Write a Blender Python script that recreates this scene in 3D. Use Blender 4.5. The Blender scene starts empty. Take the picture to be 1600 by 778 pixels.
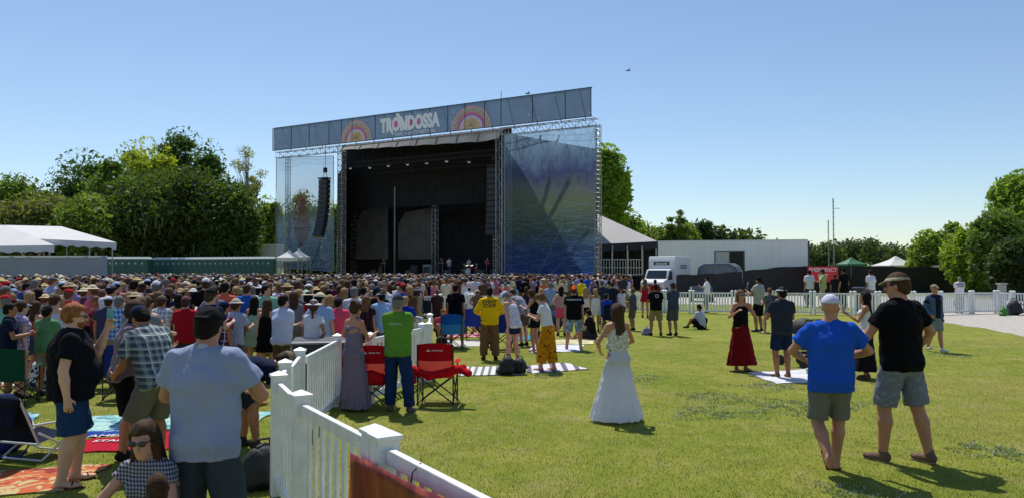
import bpy, math, random
import numpy as np
from mathutils import Vector, Matrix, Euler
from mathutils.bvhtree import BVHTree
R = math.radians
SC = bpy.context.scene
C = SC.collection
# ------------------------------------------------------------------ camera, sky, sun, exposure
CH = 2.05; F = 1180.0; TH = math.atan(33.0 / F)
cd = bpy.data.cameras.new('camera'); cd.lens = F / 1600 * 36; cd.sensor_width = 36; cd.clip_end = 3000; cd.clip_start = .05
cam = bpy.data.objects.new('camera', cd); C.objects.link(cam)
cam.location = (0, 0, CH); cam.rotation_euler = (R(90) + TH, 0, 0); SC.camera = cam
SUN_D = Vector((.30, -.95, 0)).normalized(); SUN_EL = R(61)
w = bpy.data.worlds.new('World'); SC.world = w; w.use_nodes = True
nt = w.node_tree; sky = nt.nodes.new('ShaderNodeTexSky'); sky.sky_type = 'NISHITA'; sky.sun_disc = False
sky.sun_elevation = SUN_EL; sky.sun_rotation = math.atan2(-SUN_D.x, -SUN_D.y)
sky.air_density = 1.0; sky.dust_density = 0.25; sky.ozone_density = 3.2; sky.altitude = 0
bg = nt.nodes['Background']; nt.links.new(sky.outputs[0], bg.inputs[0]); bg.inputs[1].default_value = .125
sl = bpy.data.lights.new('sun', 'SUN'); sl.energy = 4.7; sl.angle = R(.55); sl.color = (1, .955, .88)
so = bpy.data.objects.new('sun', sl); C.objects.link(so); so.location = (0, 0, 60)
so.rotation_euler = Vector((SUN_D.x * math.cos(SUN_EL), SUN_D.y * math.cos(SUN_EL), -math.sin(SUN_EL))).to_track_quat('-Z', 'Y').to_euler()
SC.view_settings.view_transform = 'Standard'; SC.view_settings.look = 'None'; SC.view_settings.exposure = 0.0; SC.view_settings.gamma = 1
SC.cycles.max_bounces = 6; SC.cycles.transparent_max_bounces = 12; SC.cycles.use_denoising = True
SC.cycles.sample_clamp_indirect = 4

rnd = random.Random(7); nr = np.random.default_rng(7)
def ray(px, py):
    x, u = (px - 800) / F, (389 - py) / F
    return Vector((x, math.cos(TH) - u * math.sin(TH), math.sin(TH) + u * math.cos(TH)))
def gp(px, py, z=0):                       # ground point seen at a pixel
    d = ray(px, py); t = (z - CH) / d.z; return Vector((d.x * t, d.y * t, z))
def dp(px, py, Y):                         # point at depth Y seen at a pixel
    d = ray(px, py); t = Y / d.y; return Vector((d.x * t, Y, CH + d.z * t))
# ------------------------------------------------------------------ tags
def tag(o, label=None, cat=None, group=None, kind=None):
    if label: o['label'] = label
    if cat: o['category'] = cat
    if group: o['group'] = group
    if kind: o['kind'] = kind
    return o
def empty(name, loc=(0, 0, 0), rz=0, label=None, cat=None, group=None):
    o = bpy.data.objects.new(name, None); C.objects.link(o); o.location = loc; o.rotation_euler = (0, 0, rz); o.empty_display_size = .1
    return tag(o, label, cat, group)
# ------------------------------------------------------------------ materials
def newmat(name):
    m = bpy.data.materials.new(name); m.use_nodes = True; n = m.node_tree; b = n.nodes['Principled BSDF']
    return m, n, b
def lin(c):
    return tuple((x / 12.92 if x <= .04045 else ((x + .055) / 1.055) ** 2.4) for x in c)
def hx(s):
    s = s.lstrip('#'); return lin(tuple(int(s[i:i + 2], 16) / 255 for i in (0, 2, 4)))
_mc = {}
def mat(name, col, rough=.6, var=.12, vs=3.0, bump=0, bs=20, metal=0, spec=.5, trans=0, coord='Object'):
    key = (name, col, rough, var, vs, bump, bs, metal, trans)
    if key in _mc: return _mc[key]
    m, n, b = newmat(name); L = n.links.new
    b.inputs['Roughness'].default_value = rough; b.inputs['Metallic'].default_value = metal
    b.inputs['Specular IOR Level'].default_value = spec
    tc = n.nodes.new('ShaderNodeTexCoord')
    if var:
        ns = n.nodes.new('ShaderNodeTexNoise'); ns.inputs['Scale'].default_value = vs; ns.inputs['Detail'].default_value = 5
        L(tc.outputs[coord], ns.inputs['Vector'])
        mr = n.nodes.new('ShaderNodeMapRange'); mr.inputs[1].default_value = .3; mr.inputs[2].default_value = .7
        mr.inputs[3].default_value = 1 - var; mr.inputs[4].default_value = 1 + var; L(ns.outputs[0], mr.inputs[0])
        mx = n.nodes.new('ShaderNodeVectorMath'); mx.operation = 'SCALE'; mx.inputs[0].default_value = col[:3]; L(mr.outputs[0], mx.inputs['Scale'])
        L(mx.outputs[0], b.inputs['Base Color'])
    else: b.inputs['Base Color'].default_value = (*col[:3], 1)
    if bump:
        n2 = n.nodes.new('ShaderNodeTexNoise'); n2.inputs['Scale'].default_value = bs; n2.inputs['Detail'].default_value = 4; mp_ = n.nodes.new('ShaderNodeMapping'); mp_.inputs['Scale'].default_value = (1, 1, .4 if name == 'cloth' else 1); mp_.inputs['Rotation'].default_value = (0, .35 if name == 'cloth' else 0, 0); L(tc.outputs[coord], mp_.inputs[0]); L(mp_.outputs[0], n2.inputs['Vector'])
        bp = n.nodes.new('ShaderNodeBump'); bp.inputs['Strength'].default_value = bump; n2.inputs['Distortion'].default_value = 1.0; bp.inputs['Distance'].default_value = .025
        L(n2.outputs[0], bp.inputs['Height']); L(bp.outputs[0], b.inputs['Normal'])
    if trans:
        tr = n.nodes.new('ShaderNodeBsdfTranslucent'); tr.inputs[0].default_value = (*col[:3], 1)
        ms = n.nodes.new('ShaderNodeMixShader'); ms.inputs[0].default_value = trans
        L(b.outputs[0], ms.inputs[1]); L(tr.outputs[0], ms.inputs[2]); L(ms.outputs[0], n.nodes['Material Output'].inputs[0])
    _mc[key] = m
    return m
def cloth(c, rough=.92, trans=0, spec=.12): return mat('cloth', hx(c) if isinstance(c, str) else c, rough, .05, 5, .95, 10, spec=spec, trans=trans)
def math_(n, op, a, b=None, c=None):
    x = n.nodes.new('ShaderNodeMath'); x.operation = op
    for i, v in enumerate((a, b, c)):
        if v is None: continue
        if isinstance(v, (int, float)): x.inputs[i].default_value = v
        else: n.links.new(v, x.inputs[i])
    return x.outputs[0]
def mixc(n, f, a, b):
    x = n.nodes.new('ShaderNodeMix'); x.data_type = 'RGBA'
    if isinstance(f, (int, float)): x.inputs[0].default_value = f
    else: n.links.new(f, x.inputs[0])
    for i, v in ((6, a), (7, b)):
        if isinstance(v, tuple): x.inputs[i].default_value = (*v[:3], 1)
        else: n.links.new(v, x.inputs[i])
    return x.outputs[2]
def pattern(kind, c1, c2, sc=10, c3=None, rough=.9, trans=0):
    key = ('pat', kind, c1, c2, sc, c3)
    if key in _mc: return _mc[key]
    m, n, b = newmat(kind + '_cloth'); L = n.links.new
    a_, b_ = hx(c1), hx(c2); c_ = hx(c3) if c3 else b_
    tc = n.nodes.new('ShaderNodeTexCoord'); sp = n.nodes.new('ShaderNodeSeparateXYZ'); L(tc.outputs['Object'], sp.inputs[0])
    X, Y, Z = sp.outputs
    XY = math_(n, 'ADD', X, Y) if kind != 'plaid' else X
    def st(v, s, w_): return math_(n, 'LESS_THAN', math_(n, 'FRACT', math_(n, 'MULTIPLY', v, s)), w_)
    if kind == 'plaid':
        col = mixc(n, math_(n, 'MULTIPLY', math_(n, 'ADD', st(XY, sc, .45), st(Z, sc, .45)), .5), a_, b_)
        col = mixc(n, math_(n, 'MAXIMUM', st(XY, sc / 2, .08), st(Z, sc / 2, .08)), col, c_)
    elif kind == 'gingham':
        col = mixc(n, math_(n, 'MULTIPLY', math_(n, 'ADD', st(XY, sc, .5), st(Z, sc, .5)), .5), a_, b_)
    elif kind == 'stripe': col = mixc(n, st(Z, sc, .4), a_, b_)
    elif kind == 'stripex': col = mixc(n, st(X, sc, .4), a_, b_)
    elif kind == 'stripev': col = mixc(n, st(XY, sc, .4), a_, b_)
    elif kind in ('floral', 'blotch', 'swirl'):
        v = n.nodes.new('ShaderNodeTexNoise' if kind != 'floral' else 'ShaderNodeTexVoronoi'); v.inputs['Scale'].default_value = sc
        L(tc.outputs['Object'], v.inputs['Vector'])
        if kind == 'floral': f = math_(n, 'LESS_THAN', v.outputs[0], .28)
        else:
            v.inputs['Distortion'].default_value = 2.5 if kind == 'swirl' else .4
            f = math_(n, 'GREATER_THAN', v.outputs[0], .52)
        v2 = n.nodes.new('ShaderNodeTexNoise'); v2.inputs['Scale'].default_value = sc * .8; v2.inputs['Distortion'].default_value = 2 if kind == 'swirl' else 0
        mp = n.nodes.new('ShaderNodeMapping'); mp.inputs['Location'].default_value = (5, 3, 2); L(tc.outputs['Object'], mp.inputs[0]); L(mp.outputs[0], v2.inputs['Vector'])
        col = mixc(n, math_(n, 'GREATER_THAN', v2.outputs[0], .57), mixc(n, f, a_, b_), c_)
    L(col, b.inputs['Base Color']); b.inputs['Roughness'].default_value = rough; b.inputs['Specular IOR Level'].default_value = .15
    ns = n.nodes.new('ShaderNodeTexNoise'); ns.inputs['Scale'].default_value = 16; L(tc.outputs['Object'], ns.inputs['Vector'])
    bp = n.nodes.new('ShaderNodeBump'); bp.inputs['Strength'].default_value = .35; bp.inputs['Distance'].default_value = .02; L(ns.outputs[0], bp.inputs['Height']); L(bp.outputs[0], b.inputs['Normal'])
    if trans:
        tr = n.nodes.new('ShaderNodeBsdfTranslucent'); L(col, tr.inputs[0])
        ms = n.nodes.new('ShaderNodeMixShader'); ms.inputs[0].default_value = trans
        L(b.outputs[0], ms.inputs[1]); L(tr.outputs[0], ms.inputs[2]); L(ms.outputs[0], n.nodes['Material Output'].inputs[0])
    _mc[key] = m
    return m
# ------------------------------------------------------------------ mesh builder
def mesh_np(name, V, Q, mats, midx=None, smooth=False):
    """V (n,3), Q list of (m,k) face arrays"""
    me = bpy.data.meshes.new(name); V = np.asarray(V, np.float32)
    me.vertices.add(len(V)); me.vertices.foreach_set('co', V.ravel())
    Q = [np.asarray(q, np.int32) for q in Q if len(q)]
    nl = sum(q.size for q in Q); nf = sum(len(q) for q in Q)
    me.loops.add(nl); me.loops.foreach_set('vertex_index', np.concatenate([q.ravel() for q in Q]))
    ls = []; s = 0
    for q in Q: ls.append(s + np.arange(len(q)) * q.shape[1]); s += q.size
    me.polygons.add(nf); me.polygons.foreach_set('loop_start', np.concatenate(ls).astype(np.int32))
    if midx is not None: me.polygons.foreach_set('material_index', np.asarray(midx, np.int32))
    if smooth: me.polygons.foreach_set('use_smooth', np.ones(nf, bool))
    me.update(calc_edges=True); me.validate()
    for m in (mats if isinstance(mats, (list, tuple)) else [mats]): me.materials.append(m)
    return me
def link(name, me, parent=None, loc=None):
    o = bpy.data.objects.new(name, me); C.objects.link(o); o.parent = parent
    if loc is not None: o.location = loc
    return o
class MB:
    def __init__(s): s.v = []; s.f = []; s.m = []; s.mi = 0
    def add(s, vs, fs):
        k = len(s.v); s.v += [tuple(v) for v in vs]; s.f += [tuple(i + k for i in f) for f in fs]; s.m += [s.mi] * len(fs); return s
    def box(s, c, d, rz=0, M=None):
        x, y, z = d[0] / 2, d[1] / 2, d[2] / 2; M = M or Matrix.Rotation(rz, 3, 'Z'); c = Vector(c)
        vs = [c + M @ Vector((a * x, b * y, e * z)) for a in (-1, 1) for b in (-1, 1) for e in (-1, 1)]
        return s.add(vs, [(0, 1, 3, 2), (4, 6, 7, 5), (0, 4, 5, 1), (2, 3, 7, 6), (0, 2, 6, 4), (1, 5, 7, 3)])
    def bar(s, a, b, w_, h=None):
        a, b = Vector(a), Vector(b); d = b - a; h = h or w_
        q = d.to_track_quat('Z', 'Y').to_matrix(); return s.box((a + b) / 2, (w_, h, d.length), M=q)
    def tube(s, pts, r, n=8, cap=True):
        pts = [Vector(p) for p in pts]; rs = r if isinstance(r, (list, tuple)) else [r] * len(pts); vs = []; fs = []
        for i, p in enumerate(pts):
            t = (pts[min(i + 1, len(pts) - 1)] - pts[max(i - 1, 0)]).normalized(); q = t.to_track_quat('Z', 'Y').to_matrix()
            vs += [p + q @ Vector((math.cos(2 * math.pi * j / n) * rs[i], math.sin(2 * math.pi * j / n) * rs[i], 0)) for j in range(n)]
        for i in range(len(pts) - 1):
            for j in range(n): fs.append((i * n + j, i * n + (j + 1) % n, (i + 1) * n + (j + 1) % n, (i + 1) * n + j))
        if cap: fs.append(tuple(range(n))[::-1]); fs.append(tuple(range((len(pts) - 1) * n, len(pts) * n)))
        return s.add(vs, fs)
    def lathe(s, prof, c=(0, 0, 0), n=16, sx=1, sy=1):
        c = Vector(c); vs = []; fs = []
        for r_, z in prof: vs += [c + Vector((math.cos(2 * math.pi * j / n) * r_ * sx, math.sin(2 * math.pi * j / n) * r_ * sy, z)) for j in range(n)]
        for i in range(len(prof) - 1):
            for j in range(n): fs.append((i * n + j, i * n + (j + 1) % n, (i + 1) * n + (j + 1) % n, (i + 1) * n + j))
        fs.append(tuple(range(n))[::-1]); fs.append(tuple(range((len(prof) - 1) * n, len(prof) * n)))
        return s.add(vs, fs)
    def grid(s, fn, nu, nv):
        vs = [fn(i / nu, j / nv) for j in range(nv + 1) for i in range(nu + 1)]
        return s.add(vs, [(j * (nu + 1) + i, j * (nu + 1) + i + 1, (j + 1) * (nu + 1) + i + 1, (j + 1) * (nu + 1) + i) for j in range(nv) for i in range(nu)])
    def prism(s, poly, z0, z1):
        n = len(poly); vs = [(x, y, z0) for x, y in poly] + [(x, y, z1) for x, y in poly]
        return s.add(vs, [tuple(range(n))[::-1], tuple(range(n, 2 * n))] + [(i, (i + 1) % n, n + (i + 1) % n, n + i) for i in range(n)])
    def build(s, name, mats, parent=None, smooth=False, bevel=0, loc=None):
        me = bpy.data.meshes.new(name); me.from_pydata(s.v, [], s.f)
        for m in (mats if isinstance(mats, (list, tuple)) else [mats]): me.materials.append(m)
        me.polygons.foreach_set('material_index', s.m)
        if smooth: me.polygons.foreach_set('use_smooth', [True] * len(s.f))
        me.update(); o = link(name, me, parent, loc)
        if bevel:
            b = o.modifiers.new('soft_edge', 'BEVEL'); b.width = bevel; b.segments = 2; b.limit_method = 'ANGLE'
        return o
def text_mesh(s, size, bold=0, ext=.002):
    cu = bpy.data.curves.new('lettering', 'FONT'); cu.body = s; cu.size = size; cu.align_x = 'CENTER'; cu.align_y = 'CENTER'
    cu.offset = bold; cu.extrude = ext; cu.resolution_u = 3; cu.space_line = .8
    o = bpy.data.objects.new('t', cu); C.objects.link(o); bpy.context.view_layer.update()
    me = bpy.data.meshes.new_from_object(o.evaluated_get(bpy.context.evaluated_depsgraph_get()))
    bpy.data.objects.remove(o); return me
def lettering(s, size, m, parent, loc, rot=(R(90), 0, 0), bold=0, ext=.002, sx=1):
    me = text_mesh(s, size, bold, ext); me.materials.clear(); me.materials.append(m)
    o = link('lettering', me, parent, loc); o.rotation_euler = rot; o.scale = (sx, 1, 1); return o
# ------------------------------------------------------------------ people: skin surface grown from tapered limbs (signed distances -> surface nets)
def V3(*a): return np.array(a, float)
def nrm(v): return v / (np.linalg.norm(v) + 1e-9)
class P:
    __slots__ = ('a', 'b', 'L', 'ra', 'rb', 'k', 'fa', 'fb', 'e', 'neg', 'fold')
    def __init__(s, a, b, ra, rb=None, k=.02, L=None, fa=False, fb=False, e=None, neg=False, fold=None):
        s.a = np.array(a, float); s.b = np.array(b, float); ra = ra if isinstance(ra, tuple) else (ra, ra); rb = ra if rb is None else (rb if isinstance(rb, tuple) else (rb, rb))
        s.ra, s.rb, s.k, s.fa, s.fb, s.e, s.neg, s.fold = ra, rb, k, fa, fb, e, neg, fold
        s.L = np.array(L if L is not None else (1, 0, 0), float)
def E(c, r, k=.02, up=(0, 0, 1), L=(1, 0, 0), neg=False):   # ellipsoid r=(x,y,z)
    u = nrm(np.array(up, float)); c = np.array(c, float)
    return P(c - u * 1e-4, c + u * 1e-4, (r[0], r[1]), k=k, L=L, e=r[2], neg=neg)
def prim_d(p, X):
    ab = p.b - p.a; ln = np.linalg.norm(ab); A = ab / ln; L0 = p.L if abs(np.dot(nrm(p.L), A)) < .9 else V3(0, 0, 1); L0 = L0 if abs(np.dot(nrm(L0), A)) < .9 else V3(0, 1, 0); Lx = nrm(L0 - np.dot(L0, A) * A); Fx = np.cross(A, Lx)
    q = X - p.a; s = q @ A; t = np.clip(s / ln, 0, 1); u = q @ Lx; v = q @ Fx; ax = s - t * ln
    wa = p.ra[0] + (p.rb[0] - p.ra[0]) * t; wd = p.ra[1] + (p.rb[1] - p.ra[1]) * t
    if p.fold:
        n_, amp = p.fold; ang = np.arctan2(v, u); g = 1 + amp * t * (np.sin(n_ * ang + 2 * np.sin(ang * 2)) + .4 * np.sin((n_ * 2 + 1) * ang)); wa = wa * g; wd = wd * g
    e = p.e if p.e else np.minimum(wa, wd)
    if p.fa: ax = np.where(ax < 0, 0, ax)
    if p.fb: ax = np.where(ax > 0, 0, ax)
    k0 = np.sqrt((u / wa) ** 2 + (v / wd) ** 2 + (ax / e) ** 2) + 1e-6
    k1 = np.sqrt((u / wa ** 2) ** 2 + (v / wd ** 2) ** 2 + (ax / e ** 2) ** 2) + 1e-6
    d = np.where(k0 < .3, -np.minimum(wa, wd) * .6, k0 * (k0 - 1) / k1)
    if p.fa: d = np.maximum(d, -s)
    if p.fb: d = np.maximum(d, s - ln)
    return d
def surface(prims, vox, noise=0, seed=0, cut=None):
    lo = np.min([np.minimum(p.a, p.b) - max(*p.ra, *p.rb, p.e or 0) * (1.35 if p.fold else 1) for p in prims if not p.neg], 0) - 3 * vox
    hi = np.max([np.maximum(p.a, p.b) + max(*p.ra, *p.rb, p.e or 0) * (1.35 if p.fold else 1) for p in prims if not p.neg], 0) + 3 * vox
    n = np.ceil((hi - lo) / vox).astype(int) + 1
    D = np.full(n, .5, np.float32)
    gx = [lo[i] + np.arange(n[i]) * vox for i in range(3)]
    for p in prims:
        r = max(*p.ra, *p.rb, p.e or 0) * (1.35 if p.fold else 1) + p.k + 2 * vox
        i0 = np.maximum(np.floor((np.minimum(p.a, p.b) - r - lo) / vox).astype(int), 0); i1 = np.minimum(np.ceil((np.maximum(p.a, p.b) + r - lo) / vox).astype(int) + 1, n)
        if np.any(i1 <= i0): continue
        X = np.stack(np.meshgrid(*[gx[i][i0[i]:i1[i]] for i in range(3)], indexing='ij'), -1)
        d = prim_d(p, X).astype(np.float32); S = D[i0[0]:i1[0], i0[1]:i1[1], i0[2]:i1[2]]
        if p.neg: S[...] = np.maximum(S, -d)
        else:
            k = max(p.k, 1e-4); h = np.maximum(k - np.abs(S - d), 0) / k; S[...] = np.minimum(S, d) - h * h * k * .25
    if cut is not None or noise:
        X = np.stack(np.meshgrid(*gx, indexing='ij'), -1)
        if noise:
            s = seed * 1.7; x, y, z = X[..., 0], X[..., 1], X[..., 2]
            D += noise * (np.sin(x * 31 + 3 * np.sin(z * 11 + s) + s) * np.sin(z * 17 + 2.5 * np.sin(x * 13 + y * 9 + s)) + .8 * np.sin(x * 15 + y * 9 + 2.2 * np.sin(z * 6 + s)) * np.sin(z * 9 + 2 * np.sin(x * 8 + s)) + .5 * np.sin(z * 47 + x * 25 + 3 * np.sin(y * 23 + x * 17))) * (1 if vox < .02 else 0)
        if cut is not None: D = np.maximum(D, cut(X))
    D[0] = D[-1] = .5; D[:, 0] = D[:, -1] = .5; D[:, :, 0] = D[:, :, -1] = .5
    I = D < 0; cn = np.array([(a, b, c) for a in (0, 1) for b in (0, 1) for c in (0, 1)])
    cnt = sum(I[a:n[0] - 1 + a, b:n[1] - 1 + b, c:n[2] - 1 + c].astype(np.int8) for a, b, c in cn)
    act = (cnt > 0) & (cnt < 8); idx = np.argwhere(act); id3 = np.full(act.shape, -1, np.int32); id3[act] = np.arange(len(idx))
    vals = np.stack([D[idx[:, 0] + a, idx[:, 1] + b, idx[:, 2] + c] for a, b, c in cn], 1)
    acc = np.zeros((len(idx), 3)); ct = np.zeros(len(idx))
    for i in range(8):
        for j in range(i + 1, 8):
            if np.abs(cn[i] - cn[j]).sum() != 1: continue
            cr = (vals[:, i] < 0) != (vals[:, j] < 0); t = np.where(cr, vals[:, i] / (vals[:, i] - vals[:, j] + 1e-12), 0)
            acc += np.where(cr[:, None], cn[i] + t[:, None] * (cn[j] - cn[i]), 0); ct += cr
    V = lo + (idx + acc / np.maximum(ct, 1)[:, None]) * vox
    Q = []
    for ax in range(3):
        o1, o2 = (ax + 1) % 3, (ax + 2) % 3
        sl0 = [slice(None)] * 3; sl1 = [slice(None)] * 3; sl0[ax] = slice(0, -1); sl1[ax] = slice(1, None)
        a0, a1 = I[tuple(sl0)], I[tuple(sl1)]; e = np.argwhere(a0 != a1)
        if not len(e): continue
        ok = (e[:, o1] > 0) & (e[:, o2] > 0); e = e[ok]
        def g(d1, d2):
            q = e.copy(); q[:, o1] -= d1; q[:, o2] -= d2
            q = np.minimum(q, np.array(act.shape) - 1); return id3[q[:, 0], q[:, 1], q[:, 2]]
        f = np.stack([g(1, 1), g(0, 1), g(0, 0), g(1, 0)], 1); fl = ~a0[e[:, 0], e[:, 1], e[:, 2]]
        f[fl] = f[fl][:, ::-1]; Q.append(f[(f >= 0).all(1)])
    return V, np.concatenate(Q) if Q else np.zeros((0, 4), int)
def ik(a, c, l1, l2, pole):
    d = c - a; L = np.linalg.norm(d)
    if L > (l1 + l2) * .999: c = a + d / L * (l1 + l2) * .999; d = c - a; L = np.linalg.norm(d)
    x = (l1 * l1 - l2 * l2 + L * L) / (2 * L); h = math.sqrt(max(l1 * l1 - x * x, 0)); u = d / L; p = np.array(pole, float); p = nrm(p - np.dot(p, u) * u)
    return a + u * x + p * h, c
ARMS = dict(down=((.05, .03, -.53), (.3, -1, 0)), phone=((-.1, .30, .12), (.5, 0, -1)), fold=((-.24, .20, -.22), (.5, -.6, -.8)), front=((-.06, .33, -.20), (.5, -.5, -1)),
            hip=((-.02, .04, -.38), (1, -.5, 0)), up=((.02, .08, .5), (1, .2, .2)), cup=((-.03, .32, -.12), (.5, -.3, -1)), clasp=((-.16, .22, -.36), (.7, -.7, -.5)), pocket=((.0, .06, -.48), (.8, -1, 0)),
            over=((.45, .2, .05), (0, -.3, -1)), head=((-.12, .0, .28), (1, .1, .2)))
BASE = dict(sex='m', w=1.0, belly=0, lean=0, slean=0, dz=0, dy=0, legs=((0.11, 0, 0, 0), (0.11, 0, 0, 0)), armL='down', armR='down', hy=0, hp=0, kneeout=.25, neckf=0, bulk=1.0)
def rotm(ax, a): return np.array(Matrix.Rotation(a, 3, ax))
def skeleton(sp):
    m = sp['sex'] == 'm'; J = {}
    T = rotm('Y', R(sp['slean'])) @ rotm('X', -R(sp['lean'])); J['T'] = T
    X, Fw, U = T[:, 0], T[:, 1], T[:, 2]; w_ = sp['w']
    Pc = V3(0, sp['dy'], .95 + sp['dz']); J['P'] = Pc; J['W'] = Pc + U * .14; J['C'] = Pc + U * .34; J['S'] = Pc + U * .475; J['N'] = Pc + U * .52 + Fw * -.005
    J['X'], J['F'], J['U'] = X, Fw, U
    Hm = T @ rotm('X', -R(sp['hp'])) @ rotm('Z', R(sp['hy'])); 
    if abs(sp['lean']) > 40 and sp.get('level', 0): Hm = rotm('Z', R(sp['hy'])) @ rotm('X', -R(sp['hp']))
    J['H'] = Hm; J['Hc'] = J['N'] + U * .035 + Hm[:, 2] * .115 + Hm[:, 1] * (.02 + sp['neckf'])
    sw = (.175 if m else .15) * w_; hw = .085 if m else .085
    for i, sd in ((0, -1), (1, 1)):
        leg = sp['legs'][i]; hp = Pc + X * sd * hw * min(w_, 1.1) + V3(0, 0, -.02); an = V3(sd * leg[0], leg[1], .075 + leg[2])
        pole = V3(sd * sp['kneeout'], 1, .15) if abs(sp['dz']) < .5 else V3(sd * sp['kneeout'], .5, 1)
        kn, an = ik(hp, an, .44, .425, pole); J['hip%d' % i], J['kn%d' % i], J['an%d' % i] = hp, kn, an
        yaw = -sd * R(leg[4] if len(leg) > 4 else 10); J['ft%d' % i] = rotm('Z', yaw) @ rotm('X', -R(leg[3])) 
        sh = J['S'] + X * sd * sw - U * .02; arm = sp['armL'] if i == 0 else sp['armR']
        tgt, pl = ARMS[arm] if isinstance(arm, str) else arm
        tw = sh + X * sd * tgt[0] + Fw * tgt[1] + U * tgt[2]; pv = X * sd * pl[0] + Fw * pl[1] + U * pl[2]
        if not isinstance(arm, str) and len(arm) > 2: tw = V3(*arm[0]); pv = V3(*arm[1])
        el, wr = ik(sh, tw, .285, .255, pv); J['sh%d' % i], J['el%d' % i], J['wr%d' % i] = sh, el, wr
    return J
def hand_prims(wr, el, J, sd, hi, grip=.45):
    d = nrm(wr - el); wd = J['F'] + .35 * J['U'] + V3(.01, 0, 0); wd = nrm(wd - np.dot(wd, d) * d)
    pn = nrm(np.cross(d, wd)); inw = -sd * J['X'] - .3 * J['F']
    if np.dot(pn, inw) < 0: pn = -pn
    pal = wr + d * .085; out = [P(wr + d * .01, pal, (.030, .017), (.040, .015), k=.012, L=wd)]
    if not hi:
        t = pal + nrm(d + pn * .5) * .07; return out + [P(pal, t, (.036, .015), (.028, .012), k=.02, L=wd), P(wr + d * .03 + wd * .03, wr + d * .08 + wd * .06, .013, .010, k=.015)]
    for f in range(4):
        o = (f - 1.5) * .0205; ln = (.036, .042, .039, .031)[f]; b0 = pal + wd * -o * 1.0 + d * -.004; g1 = nrm(d + pn * grip + wd * -o * 3); g2 = nrm(d + pn * (grip * 2.6)); g3 = nrm(d * .6 + pn * (grip * 4))
        b1 = b0 + g1 * ln; b2 = b1 + g2 * ln * .75; b3 = b2 + g3 * ln * .5
        out += [P(b0, b1, .0095, .0088, k=.004), P(b1, b2, .0088, .0080, k=.004), P(b2, b3, .008, .007, k=.004)]
    t0 = wr + d * .022 + wd * .022; t1 = t0 + nrm(d * .7 + wd * .9 + pn * .4) * .045; t2 = t1 + nrm(d + wd * .1 + pn * .5) * .034
    out += [P(t0, t1, .014, .011, k=.012), P(t1, t2, .0105, .0085, k=.005)]
    return out
def foot_prims(J, i, inf=0, k=.02):
    an = J['an%d' % i]; M = J['ft%d' % i]; f = M[:, 1]; x = M[:, 0]; u = M[:, 2]; lo = an - u * .043
    return [P(an - f * .035 - u * .03, lo + f * .10, (.034 + inf, .034 + inf), (.043 + inf, .026 + inf), k=.03, L=x), P(lo + f * .09, lo + f * .165, (.043 + inf, .024 + inf), (.034 + inf, .017 + inf), k=.02, L=x), P(an + u * .03, an - f * .01 - u * .02, .036 + inf, .036 + inf, k=.02)]
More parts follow.
